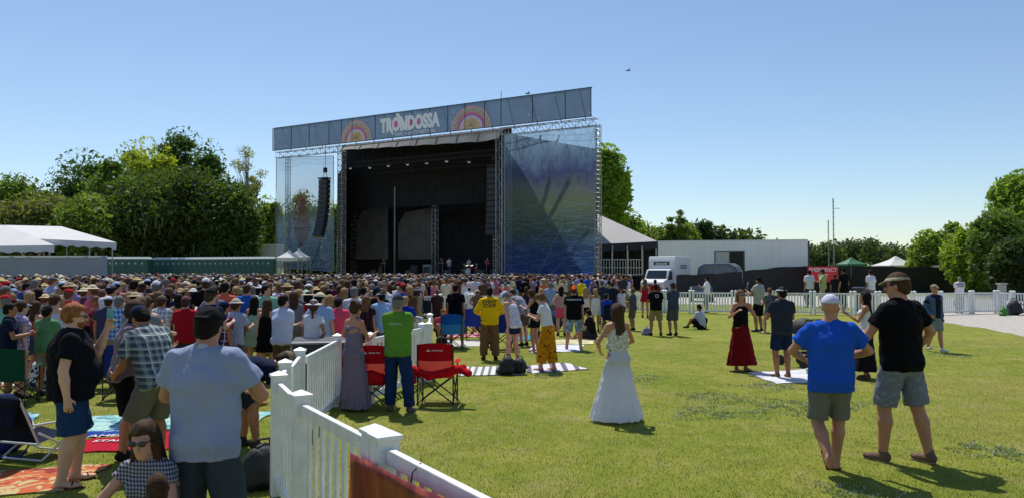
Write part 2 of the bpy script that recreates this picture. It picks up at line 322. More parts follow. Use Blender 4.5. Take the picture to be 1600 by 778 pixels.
def body_prims(sp, J, hi):
    m = sp['sex'] == 'm'; w_ = sp['w']; X, Fw, U = J['X'], J['F'], J['U']; b = sp['bulk']; o = []
    hwid = (.150 if m else .165) * w_; wwid = (.145 if m else .118) * w_; cwid = (.165 if m else .138) * w_; dp_ = (.105 if m else .095) * (.5 + .5 * w_) + sp['belly'] * .3
    o += [P(J['P'] - U * .03, J['W'], (hwid, dp_ * 1.05), (wwid, dp_ * .93), k=.04, L=X), P(J['W'], J['C'], (wwid, dp_ * .93), (cwid, dp_ * 1.1), k=.04, L=X),
          P(J['C'], J['S'] - U * .03, (cwid, dp_ * 1.1), (cwid * .92, dp_ * .8), k=.04, L=X), P(J['sh0'] * .9 + J['S'] * .1, J['sh1'] * .9 + J['S'] * .1, .052 * b, k=.06)]
    o += [P(J['S'] + X * s * .07 * w_ + U * .0, J['N'] + X * s * .02 + U * .03, .045, .04, k=.05) for s in (-1, 1)]
    o += [E(J['P'] + X * s * .075 * w_ - Fw * (.055 + .01 * (not m)) - U * .04, (.085 * w_, .075, .085), k=.04) for s in (-1, 1)]
    if not m: o += [E(J['C'] + X * s * .065 + Fw * (dp_ * .8) + U * .015, (.058, .055, .058), k=.03) for s in (-1, 1)]
    if sp['belly']: o += [E(J['W'] + Fw * (sp['belly'] * .55) - U * .01, (wwid * 1.0, dp_ + sp['belly'] * .5, .15), k=.06)]
    H = J['H']; hx_, hf, hu = H[:, 0], H[:, 1], H[:, 2]; c = J['Hc']
    o += [P(J['N'] - U * .03, c - hu * .05 - hf * .01, (.054 if m else .043) * b, (.050 if m else .040) * b, k=.03)]
    o += [E(c - hf * .012 + hu * .022, (.074, .094, .092), k=.02, up=hu, L=hx_), E(c + hf * .030 - hu * .045, (.053, .055, .068), k=.035, up=hu, L=hx_), E(c + hf * .055 - hu * .092, (.026, .022, .018), k=.03, up=hu, L=hx_)]
    if hi: o += [P(c + hf * .088 + hu * .012, c + hf * .108 - hu * .028, .008, .013, k=.012), E(c + hf * .078 + hu * .028, (.05, .014, .010), k=.012, up=hu, L=hx_),
                 E(c + hf * .088 - hu * .055, (.022, .009, .010), k=.006, up=hu, L=hx_)]
    o += [E(c + hx_ * s * .076 - hf * .008 - hu * .008, (.010, .019, .031), k=.006, up=hu, L=hx_) for s in (-1, 1)]
    for i, sd in ((0, -1), (1, 1)):
        sh, el, wr = J['sh%d' % i], J['el%d' % i], J['wr%d' % i]; ar = (1 if m else .82) * b
        o += [P(sh, el, .052 * ar, .039 * ar, k=.035), P(el, el + (wr - el) * .35, .038 * ar, .041 * ar, k=.015), P(el + (wr - el) * .35, wr, .041 * ar, .026 * ar, k=.015)]
        o += hand_prims(wr, el, J, sd, hi, sp.get('grip', .45))
        hp, kn, an = J['hip%d' % i], J['kn%d' % i], J['an%d' % i]; lr = (1 if m else .97) * (.4 + .6 * w_)
        back = -J['ft%d' % i][:, 1] * .014; mid = kn + (an - kn) * .3 + back
        o += [P(hp, kn, .088 * lr, .056 * lr, k=.045), P(kn, mid, .053 * lr, .060 * lr, k=.02), P(mid, an, .060 * lr, .036 * lr, k=.02)] + foot_prims(J, i)
    return o
def flatcone(a, b, ra, rb, k=.02, L=None, **kw): return P(a, b, ra, rb, k=k, L=L, fb=True, **kw)
def garment_prims(sp, J, g, vox):
    """g: ('shirt', sleeve fraction, hem below pelvis, looseness) ('shorts', leg fraction, loose) ('skirt', length, flare, folds) ..."""
    m = sp['sex'] == 'm'; w_ = sp['w']; X, Fw, U = J['X'], J['F'], J['U']; b = sp['bulk']; kind = g[0]; o = []
    hwid = (.150 if m else .165) * w_; wwid = (.145 if m else .118) * w_; cwid = (.165 if m else .138) * w_; dp_ = (.105 if m else .095) * (.5 + .5 * w_) + sp['belly'] * .3
    t = max(.012, .5 * vox)
    if kind in ('shirt', 'tank'):
        sl, hem, lo = g[1], g[2], g[3]; t2 = t + lo
        o += [flatcone(J['C'], J['P'] - U * hem, (cwid + t2, dp_ * 1.1 + t2), ((hwid if m else hwid * .98) + t2 * 1.1 + (.014 if hem > .06 else 0), dp_ * 1.02 + t2 + sp['belly'] * .15), k=.03, L=X)]
        if sp['belly']: o += [E(J['W'] + Fw * (sp['belly'] * .55) - U * .02, (wwid * 1.0 + t2, dp_ + sp['belly'] * .5 + t2, .18), k=.06)]
        o += [E(J['P'] + X * s * .07 * w_ - Fw * .055 - U * .03, (.085 * w_ + t, .075 + t2, .09), k=.05) for s in (-1, 1)] if hem > .06 else []
        if not m: o += [E(J['C'] + X * s * .062 + Fw * (dp_ * .8) + U * .015, (.058 + t, .055 + t, .058 + t), k=.03) for s in (-1, 1)]
        if kind == 'shirt':
            o += [P(J['C'], J['S'] - U * .03, (cwid + t2, dp_ * 1.1 + t2), (cwid * .92 + t, dp_ * .8 + t), k=.04, L=X), P(J['sh0'] * .9 + J['S'] * .1, J['sh1'] * .9 + J['S'] * .1, .052 * b + t, k=.06)]
            o += [P(J['S'] + X * s * .07 * w_, J['N'] + X * s * .025 - U * .005, .045 + t, .036 + t, k=.05) for s in (-1, 1)]
            for i in (0, 1):
                sh, el, wr = J['sh%d' % i], J['el%d' % i], J['wr%d' % i]; ar = (1 if m else .82) * b
                if sl <= 1: o += [flatcone(sh, sh + (el - sh) * sl, .052 * ar + t, .050 * ar + t + lo * .9, k=.035)]
                else:
                    o += [P(sh, el, .052 * ar + t, .042 * ar + t + lo * .4, k=.035), flatcone(el, el + (wr - el) * min(sl - 1, .97), .044 * ar + t, .032 * ar + t + lo * .3, k=.02)]
        else:
            o += [flatcone(J['W'], J['S'] - U * .045, (wwid + t2, dp_ + t2), (cwid * .8, dp_ * .85 + t), k=.03, L=X)]
            o += [P(J['S'] + X * s * .075 * w_ - U * .06, J['S'] + X * s * .075 * w_ + U * .022, .03 + t * .6, .032 + t * .6, k=.02) for s in (-1, 1)]
    elif kind in ('shorts', 'trousers'):
        fr, lo = g[1], g[2]
        o += [P(J['P'] + U * .03, J['P'] - U * .05, (hwid + t + .004, dp_ * 1.02 + t + .004), (hwid + t, dp_ * 1.0 + t), k=.03, L=X, fa=True)]
        o += [E(J['P'] + X * s * .075 * w_ - Fw * .055 - U * .04, (.085 * w_ + t, .075 + t, .09 + t), k=.04) for s in (-1, 1)]
        for i, sd in ((0, -1), (1, 1)):
            hp, kn, an = J['hip%d' % i], J['kn%d' % i], J['an%d' % i]; lr = (.4 + .6 * w_)
            if fr <= 1: o += [flatcone(hp, hp + (kn - hp) * fr, .092 * lr + t, (.092 - .03 * fr) * lr + t + lo, k=.03)]
            else: o += [P(hp, kn, .090 * lr + t, .058 * lr + t + lo, k=.04), flatcone(kn, kn + (an - kn) * (fr - 1), .06 * lr + t + lo, .046 * lr + t + lo, k=.02)]
    elif kind in ('skirt', 'dress'):
        ln, fl, nf, amp = g[1:5]; top = J['W'] if kind == 'skirt' else J['C'] + U * .06
        mid = J['P'] - U * .08; fx = (J['kn0'] + J['kn1']) / 2 - (J['P'] - U * .4); bot = mid - U * ln * .3 + (-V3(0, 0, 1)) * ln * .7 + V3(fx[0], fx[1], 0) * .5
        if kind == 'dress': o += [P(top, J['W'], (cwid + t, dp_ * 1.05 + t), (wwid + t + .01, dp_ + t), k=.03, L=X, fa=True)] + [E(J['C'] + X * s * .062 + Fw * (dp_ * .8) + U * .015, (.058 + t, .055 + t, .058 + t), k=.03) for s in (-1, 1)]
        if kind == 'dress' and len(g) > 5: o += [P(J['C'] + X * s * .075 * w_ + U * .06, J['S'] + X * s * .08 * w_ + U * .022, .022 + t * .5, .026 + t * .5, k=.02) for s in (-1, 1)]
        o += [P(J['W'], mid, (wwid + t, dp_ + t), (hwid + t + .01, dp_ * 1.15 + t), k=.03, L=X), flatcone(mid, bot, (hwid + t + .01, dp_ * 1.15 + t), (hwid + fl, dp_ + fl), k=.02, L=X, fold=(nf, amp))]
        o += [E(J['P'] + X * s * .07 * w_ - Fw * .06 - U * .04, (.085 * w_ + t, .075 + t, .09 + t), k=.05) for s in (-1, 1)]
    elif kind == 'shoes':
        for i in g[1:]: o += foot_prims(J, i, max(.007, vox * .3))
    elif kind == 'sole':
        for i in g[1:]:
            an = J['an%d' % i]; M = J['ft%d' % i]; lo = an - M[:, 2] * .070; o += [P(lo - M[:, 1] * .04, lo + M[:, 1] * .165, (.044, max(.013, vox * .6)), (.048, max(.012, vox * .6)), k=.005, L=M[:, 0])]
    elif kind == 'sandals':
        for i in g[1:]:
            an = J['an%d' % i]; M = J['ft%d' % i]; lo = an - M[:, 2] * .072; o += [P(lo - M[:, 1] * .045, lo + M[:, 1] * .17, (.036, max(.010, vox * .6)), (.042, max(.010, vox * .6)), k=.005, L=M[:, 0])]
            o += [P(an - M[:, 2] * .03 + M[:, 1] * .10 + M[:, 0] * .044 * s, an - M[:, 2] * .012 + M[:, 1] * .10, .008, .008, k=.003) for s in (-1, 1)]
    return o
def head_prims(sp, J, g, vox):
    H = J['H']; x, f, u = H[:, 0], H[:, 1], H[:, 2]; c = J['Hc']; k = g[0]; th = max(.006, .55 * vox); U = J['U']; o = []; cut = None
    cr = c - f * .012 + u * .022
    if k in ('short', 'long', 'pony', 'bun', 'bob', 'messy'):
        inf = .012 if k == 'short' else .02
        o = [E(cr - f * .004 + u * .004, (.074 + inf, .096 + inf, .094 + inf), up=u, L=x)]
        if k == 'short': o += [E(cr - f * .06 - u * .06, (.06, .045, .05), k=.03, up=u, L=x)]
        if k == 'messy': o += [E(cr + x * a + f * b + u * d, (.04, .04, .03), k=.02, up=u, L=x) for a, b, d in ((.03, .04, .07), (-.03, .035, .073), (0, .07, .06), (.04, -.03, .06), (-.04, -.04, .06), (0, -.07, .03))]
        if k == 'pony': o += [E(cr - f * .105 + u * .03, (.035, .035, .035), k=.02), P(cr - f * .12 + u * .02, c - f * .14 - u * .2, .032, .016, k=.02)]
        if k == 'bun': o += [E(cr - f * .07 + u * .085, (.045, .045, .04), k=.02)]
        if k in ('long', 'bob'):
            ln = (g[1] if len(g) > 1 else .30) if k == 'long' else .13
            b0 = c - f * .05; b1 = J['N'] - J['F'] * .085 - U * (ln - .13); o += [P(b0, b1, (.085, .055), (.10 if ln > .2 else .08, .035), k=.04, L=x, fold=(7, .07))]
            o += [P(cr + x * s * .065 - f * .01, c + x * s * .083 - u * (.10 if k == 'bob' else .17) + f * .005, .03, .024, k=.03) for s in (-1, 1)]
        def cut(X, c=c, f=f, u=u, x=x, k=k):
            q = X - c; F_, U_ = q @ f, q @ u; a = np.minimum(F_ - .040 - .35 * np.clip(U_ - .045, 0, 1), .062 - U_)
            b = np.minimum(np.minimum(F_ + .012, .0 - U_), .8) if k in ('short', 'messy', 'pony', 'bun') else -9
            return np.maximum(a, b)
    elif k in ('cap', 'backcap', 'flatcap'):
        cu = cr + u * .006; sgn = -1 if k == 'backcap' else 1
        o = [E(cu, (.074 + .016, .096 + .016, .094 + .014), up=u, L=x)]
        bill = [P(cu + f * sgn * .085 + u * .028, cu + f * sgn * .15 + u * .012, (.066, th), (.05, th), k=.004, L=x)]
        def cut(X, c=c, f=f, u=u, sgn=sgn):
            q = X - c; base = .045 - q @ u; br = np.maximum(np.maximum(-(q @ u - .025), q @ u - .075), -(q @ f) * sgn + .08)
            return np.minimum(base, br)
        o += bill
    elif k == 'visor':
        o = [E(cr, (.074 + .022, .096 + .022, .09), up=u, L=x), P(cr + f * .09 + u * .03, cr + f * .16 + u * .005, (.07, th), (.055, th), k=.004, L=x)]
        def cut(X, c=c, u=u, f=f):
            q = (X - c) @ u; return np.minimum(np.abs(q - .062) - .018, np.maximum(np.abs(q - .045) - .035, .095 - (X - c) @ f))
    elif k == 'sunhat':
        br = g[1] if len(g) > 1 else .165
        o = [E(cr + u * .008, (.092, .112, .112), up=u, L=x), P(c + u * .046, c + u * .052, (br, br * 1.08), (br * .9, br), k=.01, L=x, e=th)]
        def cut(X, c=c, u=u): return .038 - (X - c) @ u - .0
    elif k == 'glasses':
        o = [E(c + x * s * .033 + f * .098 + u * .012, (.027, .009 + vox * .3, .020), up=u, L=x, k=.002) for s in (-1, 1)] + [P(c + x * s * .06 + f * .09 + u * .018, c + x * s * .082 + u * .012, .005, k=.002) for s in (-1, 1)] + [P(c - x * .02 + f * .105 + u * .016, c + x * .02 + f * .105 + u * .016, .005, k=.002)]
    elif k == 'eyes': o = [E(c + x * s * .031 + f * .080 + u * .010, (.013, .010, .008), up=u, L=x, k=.001) for s in (-1, 1)]
    elif k == 'beard':
        o = [E(c + f * .036 - u * .062, (.060, .060, .060), up=u, L=x, k=.02)]
        def cut(X, c=c, u=u, f=f): q = X - c; return np.maximum(q @ u + .045 - .5 * np.clip(.06 - (q @ f), 0, .06), -(q @ f) - .0)
    return o, cut
_gc = {}
def part_mesh(sp, kind, g, vox, m):
    key = repr((sorted((k, v) for k, v in sp.items() if k in BASE or k in ('grip', 'level')), g if kind != 'body' else 'body', vox))
    if key not in _gc:
        J = skeleton(sp); cut = None; noise = 0
        if kind == 'body': pr = body_prims(sp, J, vox < .0155)
        elif kind == 'head': pr, cut = head_prims(sp, J, g, vox)
        else: pr = garment_prims(sp, J, g, vox); noise = .005 if g[0] not in ('shoes', 'sandals', 'sole') else 0
        if kind == 'head' and g[0] in ('long', 'messy', 'bob') : noise = .003
        _gc[key] = surface(pr, vox, noise, len(_gc), cut)
    return _gc[key]
NAMES = dict(shirt='shirt', tank='tank_top', shorts='shorts', trousers='trousers', skirt='skirt', dress='dress', shoes='shoe', sandals='sandal', sole='shoe_sole', short='hair', long='hair', pony='hair', bun='hair', bob='hair', messy='hair',
             cap='cap', backcap='cap', visor='visor', sunhat='sun_hat', glasses='sunglasses', eyes='eyes', beard='beard')
HEADK = {'short', 'long', 'pony', 'bun', 'bob', 'messy', 'cap', 'backcap', 'visor', 'sunhat', 'glasses', 'eyes', 'beard'}
_mesh = {}
def person(loc, label, wear, skin='#c08a68', rz=0, h=1.75, vox=None, group=None, **sp_):
    """wear: list of (geometry tuple, material)"""
    sp = dict(BASE); sp.update(sp_); vox = vox or min(.034, max(.0085, loc[1] * .00125))
    root = empty('person', loc, R(rz), label, 'person', group); root.scale = (h / 1.75,) * 3
    feet = ('shoes', 'sandals', 'sole'); wear = [w_ for w_ in wear if w_[0][0] not in feet] + [((w_[0][0], i), w_[1]) for w_ in wear if w_[0][0] in feet for i in (0, 1)]
    for g, m in [(('body',), skin_mat(skin))] + list(wear):
        kind = 'body' if g[0] == 'body' else ('head' if g[0] in HEADK else 'wear')
        vx = vox * .6 if g[0] in ('glasses', 'eyes', 'sandals', 'sole') and vox < .02 else vox
        V, Q = part_mesh(sp, kind, g, vx, m)
        if not len(Q): continue
        k = (id(V),); nm = 'body' if kind == 'body' else NAMES[g[0]]
        if k not in _mesh: _mesh[k] = mesh_np(nm, V, [Q], m, smooth=True)
        o = link(nm, _mesh[k], root)
        if _mesh[k].materials[0] != m: o.material_slots[0].link = 'OBJECT'; o.material_slots[0].material = m
    return root
def skin_mat(c): return mat('skin', hx(c), .5, .08, 6, .1, 40, spec=.35)
# ------------------------------------------------------------------ ground
def grass_mat():
    m, n, b = newmat('lawn'); L = n.links.new
    tc = n.nodes.new('ShaderNodeTexCoord')
    def noise(s, det=5, dist=0, sx=1, sy=1):
        mp = n.nodes.new('ShaderNodeMapping'); mp.inputs['Scale'].default_value = (sx, sy, 1); L(tc.outputs['Object'], mp.inputs[0])
        x = n.nodes.new('ShaderNodeTexNoise'); x.inputs['Scale'].default_value = s; x.inputs['Detail'].default_value = det; x.inputs['Distortion'].default_value = dist; L(mp.outputs[0], x.inputs['Vector']); return x.outputs[0]
    def mr(v, a, b_): 
        x = n.nodes.new('ShaderNodeMapRange'); x.inputs[1].default_value = a; x.inputs[2].default_value = b_; L(v, x.inputs[0]); return x.outputs[0]
    c = mixc(n, mr(noise(.55, 4, .5), .35, .68), (.195, .245, .022), (.31, .31, .045))
    c = mixc(n, math_(n, 'MULTIPLY', mr(noise(2.3, 6, 1), .42, .7), .8), c, (.125, .175, .018))
    c = mixc(n, math_(n, 'MULTIPLY', mr(noise(5, 4, 0, 1, .5), .5, .75), .6), c, (.36, .31, .11))
    c = mixc(n, math_(n, 'MULTIPLY', mr(noise(.22, 6, .8), .48, .66), .5), c, (.33, .27, .08))
    c = mixc(n, math_(n, 'MULTIPLY', mr(noise(1.1, 7, .4), .56, .72), .5), c, (.38, .31, .15))
    c = mixc(n, math_(n, 'MULTIPLY', mr(noise(60, 3), .45, .65), .55), c, (.085, .12, .012))
    c = mixc(n, math_(n, 'MULTIPLY', mr(noise(140, 2), .52, .7), .5), c, (.40, .38, .13))
    L(c, b.inputs['Base Color']); b.inputs['Roughness'].default_value = .95; b.inputs['Specular IOR Level'].default_value = .1
    bp = n.nodes.new('ShaderNodeBump'); bp.inputs['Strength'].default_value = .8; bp.inputs['Distance'].default_value = .03; L(noise(70, 4), bp.inputs['Height']); L(bp.outputs[0], b.inputs['Normal'])
    return m
GR = grass_mat()
g = MB(); g.grid(lambda u, v: (-400 + 800 * u, -10 + 1200 * v, 0), 8, 12); tag(g.build('ground', GR), kind='structure')
# gravel path: behind the far picket fence and sweeping out to the right
gm = mat('gravel', (.42, .39, .34), .95, .22, 5, .5, 60)
pb = [(1030, 474), (1200, 476), (1330, 480), (1412, 488), (1440, 499), (1490, 506), (1545, 514), (1620, 530), (1700, 548)]
pt = [(1030, 461), (1200, 461), (1330, 462), (1412, 463), (1440, 463), (1490, 464), (1545, 466), (1620, 470), (1700, 476)]
g = MB(); vs = []
def interp(tb, x):
    for (a, b), (c, d) in zip(tb, tb[1:]):
        if a <= x <= c: return b + (d - b) * (x - a) / (c - a)
xs = [1030 + 10 * i for i in range(68)]
for x in xs:
    j = .9 * math.sin(x * .13) + .6 * math.sin(x * .31)
    a = gp(x, interp(pb, x) + j * .6); b = gp(x, interp(pt, x)); vs += [(a.x, a.y, .006), (b.x, b.y, .006)]
g.add(vs, [(2 * i, 2 * i + 2, 2 * i + 3, 2 * i + 1) for i in range(len(xs) - 1)]); tag(g.build('gravel_path', gm), kind='structure')
# mown grass blades near the camera
def blades(name, region, n, h, w_, mats, lab=None, seed=1, lean=.6):
    r = np.random.default_rng(seed); Pn = region(r, n); n = len(Pn); a = r.uniform(0, 2 * np.pi, n); hh = h * r.uniform(.5, 1.3, n); ww = w_ * r.uniform(.6, 1.3, n)
    dx, dy = np.cos(a) * ww, np.sin(a) * ww; la = r.uniform(0, 2 * np.pi, n); lx, ly = np.cos(la) * hh * lean, np.sin(la) * hh * lean; z = np.zeros(n)
    V = np.stack([np.stack([Pn[:, 0] - dx, Pn[:, 1] - dy, z], 1), np.stack([Pn[:, 0] + dx, Pn[:, 1] + dy, z], 1), np.stack([Pn[:, 0] + lx, Pn[:, 1] + ly, hh], 1)], 1).reshape(-1, 3)
    o = link(name, mesh_np(name, V, [np.arange(3 * n).reshape(-1, 3)], mats, r.integers(0, len(mats), n))); return tag(o, lab, 'grass', kind='stuff')
def near_region(r, n):
    y = 5.3 + 17 * r.random(n) ** 1.7; x = r.uniform(-.72, .72, n) * y; return np.stack([x, y], 1)
gmats = [mat('blade', c, .8, 0, trans=.35) for c in ((.215, .262, .026), (.31, .315, .048), (.17, .225, .020), (.40, .36, .11))]
blades('grass', near_region, 230000, .022, .0035, gmats, 'short mown yellow-green grass over the whole lawn', 3)
# clover patches
def patch(cx, cy, rx, ry, n=9000, seed=5):
    def reg(r, k):
        c = gp(cx, cy); sc = c.y / F
        a = r.uniform(0, 2 * np.pi, k); q = np.sqrt(r.random(k)) * (1 + .3 * np.sin(a * 3 + cx) + .2 * np.sin(a * 7)); X = c.x + np.cos(a) * q * rx * sc; Y = c.y + np.sin(a) * q * ry
        keep = np.sin(X * 9 + cx) * np.sin(Y * 7 + cy) + r.normal(0, .5, k) > -.35; return np.stack([X, Y], 1)[keep]
    return reg
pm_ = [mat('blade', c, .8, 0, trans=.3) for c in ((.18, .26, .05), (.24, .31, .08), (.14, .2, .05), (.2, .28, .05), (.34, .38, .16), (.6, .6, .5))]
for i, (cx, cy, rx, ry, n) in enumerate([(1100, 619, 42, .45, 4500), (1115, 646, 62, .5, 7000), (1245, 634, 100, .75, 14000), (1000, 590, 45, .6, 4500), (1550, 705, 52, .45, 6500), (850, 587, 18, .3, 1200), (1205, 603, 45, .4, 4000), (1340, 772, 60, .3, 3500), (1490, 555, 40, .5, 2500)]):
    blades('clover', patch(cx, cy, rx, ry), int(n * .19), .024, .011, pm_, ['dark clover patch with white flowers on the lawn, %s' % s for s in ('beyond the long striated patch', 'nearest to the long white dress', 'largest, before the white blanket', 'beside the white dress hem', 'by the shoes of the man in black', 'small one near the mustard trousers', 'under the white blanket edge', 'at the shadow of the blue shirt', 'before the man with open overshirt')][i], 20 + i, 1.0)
# ------------------------------------------------------------------ picket fence
VIN = mat('white_vinyl', (.80, .80, .79), .4, .11, 6, .05, 30, spec=.45)
def post_mb(x, y, h, w_=.115):
    g = MB(); g.box((x, y, h / 2), (w_, w_, h)); t = w_ * .6; g.box((x, y, h + .012), (2 * t, 2 * t, .025)); z = h + .0245
    g.add([(x - t, y - t, z), (x + t, y - t, z), (x + t, y + t, z), (x - t, y + t, z), (x, y, z + .035)], [(0, 1, 4), (1, 2, 4), (2, 3, 4), (3, 0, 4)]); return g
def fence_panel(a, b, label, h=1.0, posts=(1, 1), group=None, near=False, pw=.115):
    a, b = Vector((a[0], a[1], 0)), Vector((b[0], b[1], 0)); d = b - a; L = d.length; rz = math.atan2(d.y, d.x)
    r = empty('picket_fence_panel', a, rz, label, 'fence', group)
    for k, x in ((0, 0), (1, L)):
        if posts[k]: post_mb(x, 0, h + .045, pw).build('post', VIN, r, bevel=.005 if near else 0)
    rails = [(h - .045, .09), (.12, .10)] if near else [(h - .04, .07), (.13, .08)]
    for z, t in rails: MB().box((L / 2, 0, z), (L - pw - .004, .045, t)).build('rail', VIN, r, bevel=.006 if near else 0)
    n = max(2, round((L - pw) / (.125 if not near else .148))); 
    for i in range(1, n):
        x = pw / 2 + (L - pw) * i / n; MB().box((x, 0, (h - .09 + .17) / 2), (.058 if near else .062, .022, h - .26)).build('picket', VIN, r)
    return r
def fp(px, d): return ((px - 800) / F * d, d)
NG = 'white picket fence panels beside the crowd'
Cc, Bb, Aa, Dd, Ee, Ff, Gg, Hh, Ii, Jj, Kk = fp(603, 4.42), fp(587, 4.56), fp(472, 5.85), fp(437, 6.95), fp(447, 7.9), fp(470, 9.1), fp(528, 11.45), fp(579, 11.7), fp(670, 14.0), fp(672, 16.9), fp(632, 18.3)
ext = (Cc[0] + 1.27, Cc[1] - 2.03)
fence_panel(Cc, ext, 'white fence panel nearest the camera, with the red banner tied on', 1.03, (1, 1), NG, True, .135)
fence_panel(Bb, Aa, 'white picket fence panel between the red banner and the corner post', 1.03, (1, 1), NG, True, .125)
fence_panel(Aa, Dd, 'short white picket fence panel turned edge-on behind the corner post', 1.03, (0, 1), NG, True, .125)
fence_panel((Dd[0] - .02, Dd[1] + .14), Ee, 'narrow white fence panel behind the edge-on corner panels', 1.03, (0, 1), NG, True, .12)
fence_panel((Ee[0] + .02, Ee[1] + .13), Ff, 'white picket fence panel running up to the black road case', 1.03, (0, 1), NG, True, .12)
fence_panel((Ff[0] + .02, Ff[1] + .13), Gg, 'long white picket fence panel beside the patterned maxi dress', 1.0, (0, 1), NG, True, .12)
fence_panel((Hh[0], Hh[1]), (Ii[0] - .1, Ii[1] - .1), 'white picket fence panel behind the green t-shirt', 1.0, (1, 1), NG, True, .12)
fence_panel(Ii, Jj, 'white picket fence panel with its end towards the blue camp chair', 1.0, (1, 1), NG, True, .12)
fence_panel((Jj[0] - .15, Jj[1]), Kk, 'white picket fence panel turning back into the crowd', 1.0, (0, 1), NG, True, .12)
yy = [fp(640, 31.5), fp(688, 31), fp(738, 31.5), fp(790, 32)]
for i in range(3): fence_panel(yy[i], (yy[i + 1][0] - .14, yy[i + 1][1]), 'white picket fence panel in the crowd, %s' % ('behind the man in turquoise', 'behind the man in the black polo', 'behind the yellow staff shirt')[i], 1.0, (1, 1), NG, False, .14)
far = [(1040, 36.5), (1083, 36.0), (1149, 35.6), (1212, 35.2), (1272, 34.9), (1335, 34.6), (1374, 34.6), (1428, 34.6), (1470, 34.8), (1519, 35.6), (1558, 36.0), (1583, 35.0), (1640, 33.6)]
fl = ['below the white box truck', 'behind the seated man in white', 'behind the man in the pale tee', 'behind the carried child', 'below the red exit sign', 'beside the black bin', 'beside the blue bin', 'behind the man in the visor', 'beside the staff man in khaki trousers', 'hidden behind the staff man', 'in front of the stone pillar', 'beside the green bag']
for i in range(len(far) - 1):
    a, b = fp(*far[i]), fp(*far[i + 1]); d = (Vector(b) - Vector(a)).normalized() * .17
    fence_panel(a, (b[0] - d.x, b[1] - d.y), 'white picket fence panel along the gravel path, ' + fl[i], 1.02, (1, 1), 'white picket fence panels along the gravel path', False, .105)
fence_panel(fp(985, 37.5), fp(1036, 36.6), 'white picket fence panel along the gravel path, behind the woman in red', 1.02, (1, 1), 'white picket fence panels along the gravel path', False, .13)
# red banner on the near panel
def banner_mat():
    m, n, b = newmat('banner_print'); L = n.links.new; tc = n.nodes.new('ShaderNodeTexCoord')
    mp = n.nodes.new('ShaderNodeMapping'); mp.inputs['Rotation'].default_value = (0, .5, 0); mp.inputs['Scale'].default_value = (5, 1, 1.2); L(tc.outputs['Object'], mp.inputs[0])
    x = n.nodes.new('ShaderNodeTexNoise'); x.inputs['Scale'].default_value = 1.3; x.inputs['Detail'].default_value = 3; x.inputs['Distortion'].default_value = 1.5; L(mp.outputs[0], x.inputs[0])
    r_ = n.nodes.new('ShaderNodeValToRGB'); L(x.outputs[0], r_.inputs[0]); e = r_.color_ramp.elements
    e[0].position = .3; e[0].color = (.13, .012, .012, 1); e[1].position = .75; e[1].color = (.60, .25, .05, 1); q = e.new(.5); q.color = (.26, .03, .018, 1); q = e.new(.62); q.color = (.42, .08, .03, 1)
    L(r_.outputs[0], b.inputs[0]); b.inputs['Roughness'].default_value = .35; return m
a, b = Vector((*Cc, 0)), Vector((*ext, 0)); d = (b - a).normalized(); off = Vector((-d.y, d.x, 0)) * .09; 
if off.x > 0: off = -off
st = a - d * .28 + off
g = MB(); g.grid(lambda u, v: tuple(st + d * (u * 3.0) + off.normalized() * (.022 + .010 * math.sin(u * 17 + v * 2) + .012 * math.sin(v * 5 + u * 8)) + Vector((0, 0, .95 + .05 * min(1, u * 2.2) - .008 * math.sin(u * 12) * v - .80 * (1 - v)))), 40, 12)
o = g.build('fence_banner', banner_mat(), smooth=True); tag(o, 'glossy red and orange printed banner tied along the nearest fence panel', 'banner')
so_ = o.modifiers.new('thickness', 'SOLIDIFY'); so_.thickness = .002
for t_ in (.48, 1.3):
    q = a + d * t_; MB().tube([q + off * .75 + Vector((0, 0, .84)), q + off * .5 + Vector((0, 0, .99)), q + Vector((0, 0, 1.034)), q - off * .4 + Vector((0, 0, 1.0))], .004, 6).build('zip_tie', mat('black_plastic', (.02, .02, .02), .4, 0), o)
def profile(pts, w_, name, m, par, bevel=.04, inset=0):   # side profile (x,z) swept across y
    g = MB(); n_ = len(pts); vs = [(x, -w_ / 2, z) for x, z in pts] + [(x, w_ / 2, z) for x, z in pts]
    g.add(vs, [tuple(range(n_)), tuple(range(n_, 2 * n_))[::-1]] + [(i, n_ + i, n_ + (i + 1) % n_, (i + 1) % n_) for i in range(n_)]); o = g.build(name, m, par, bevel=bevel); return o
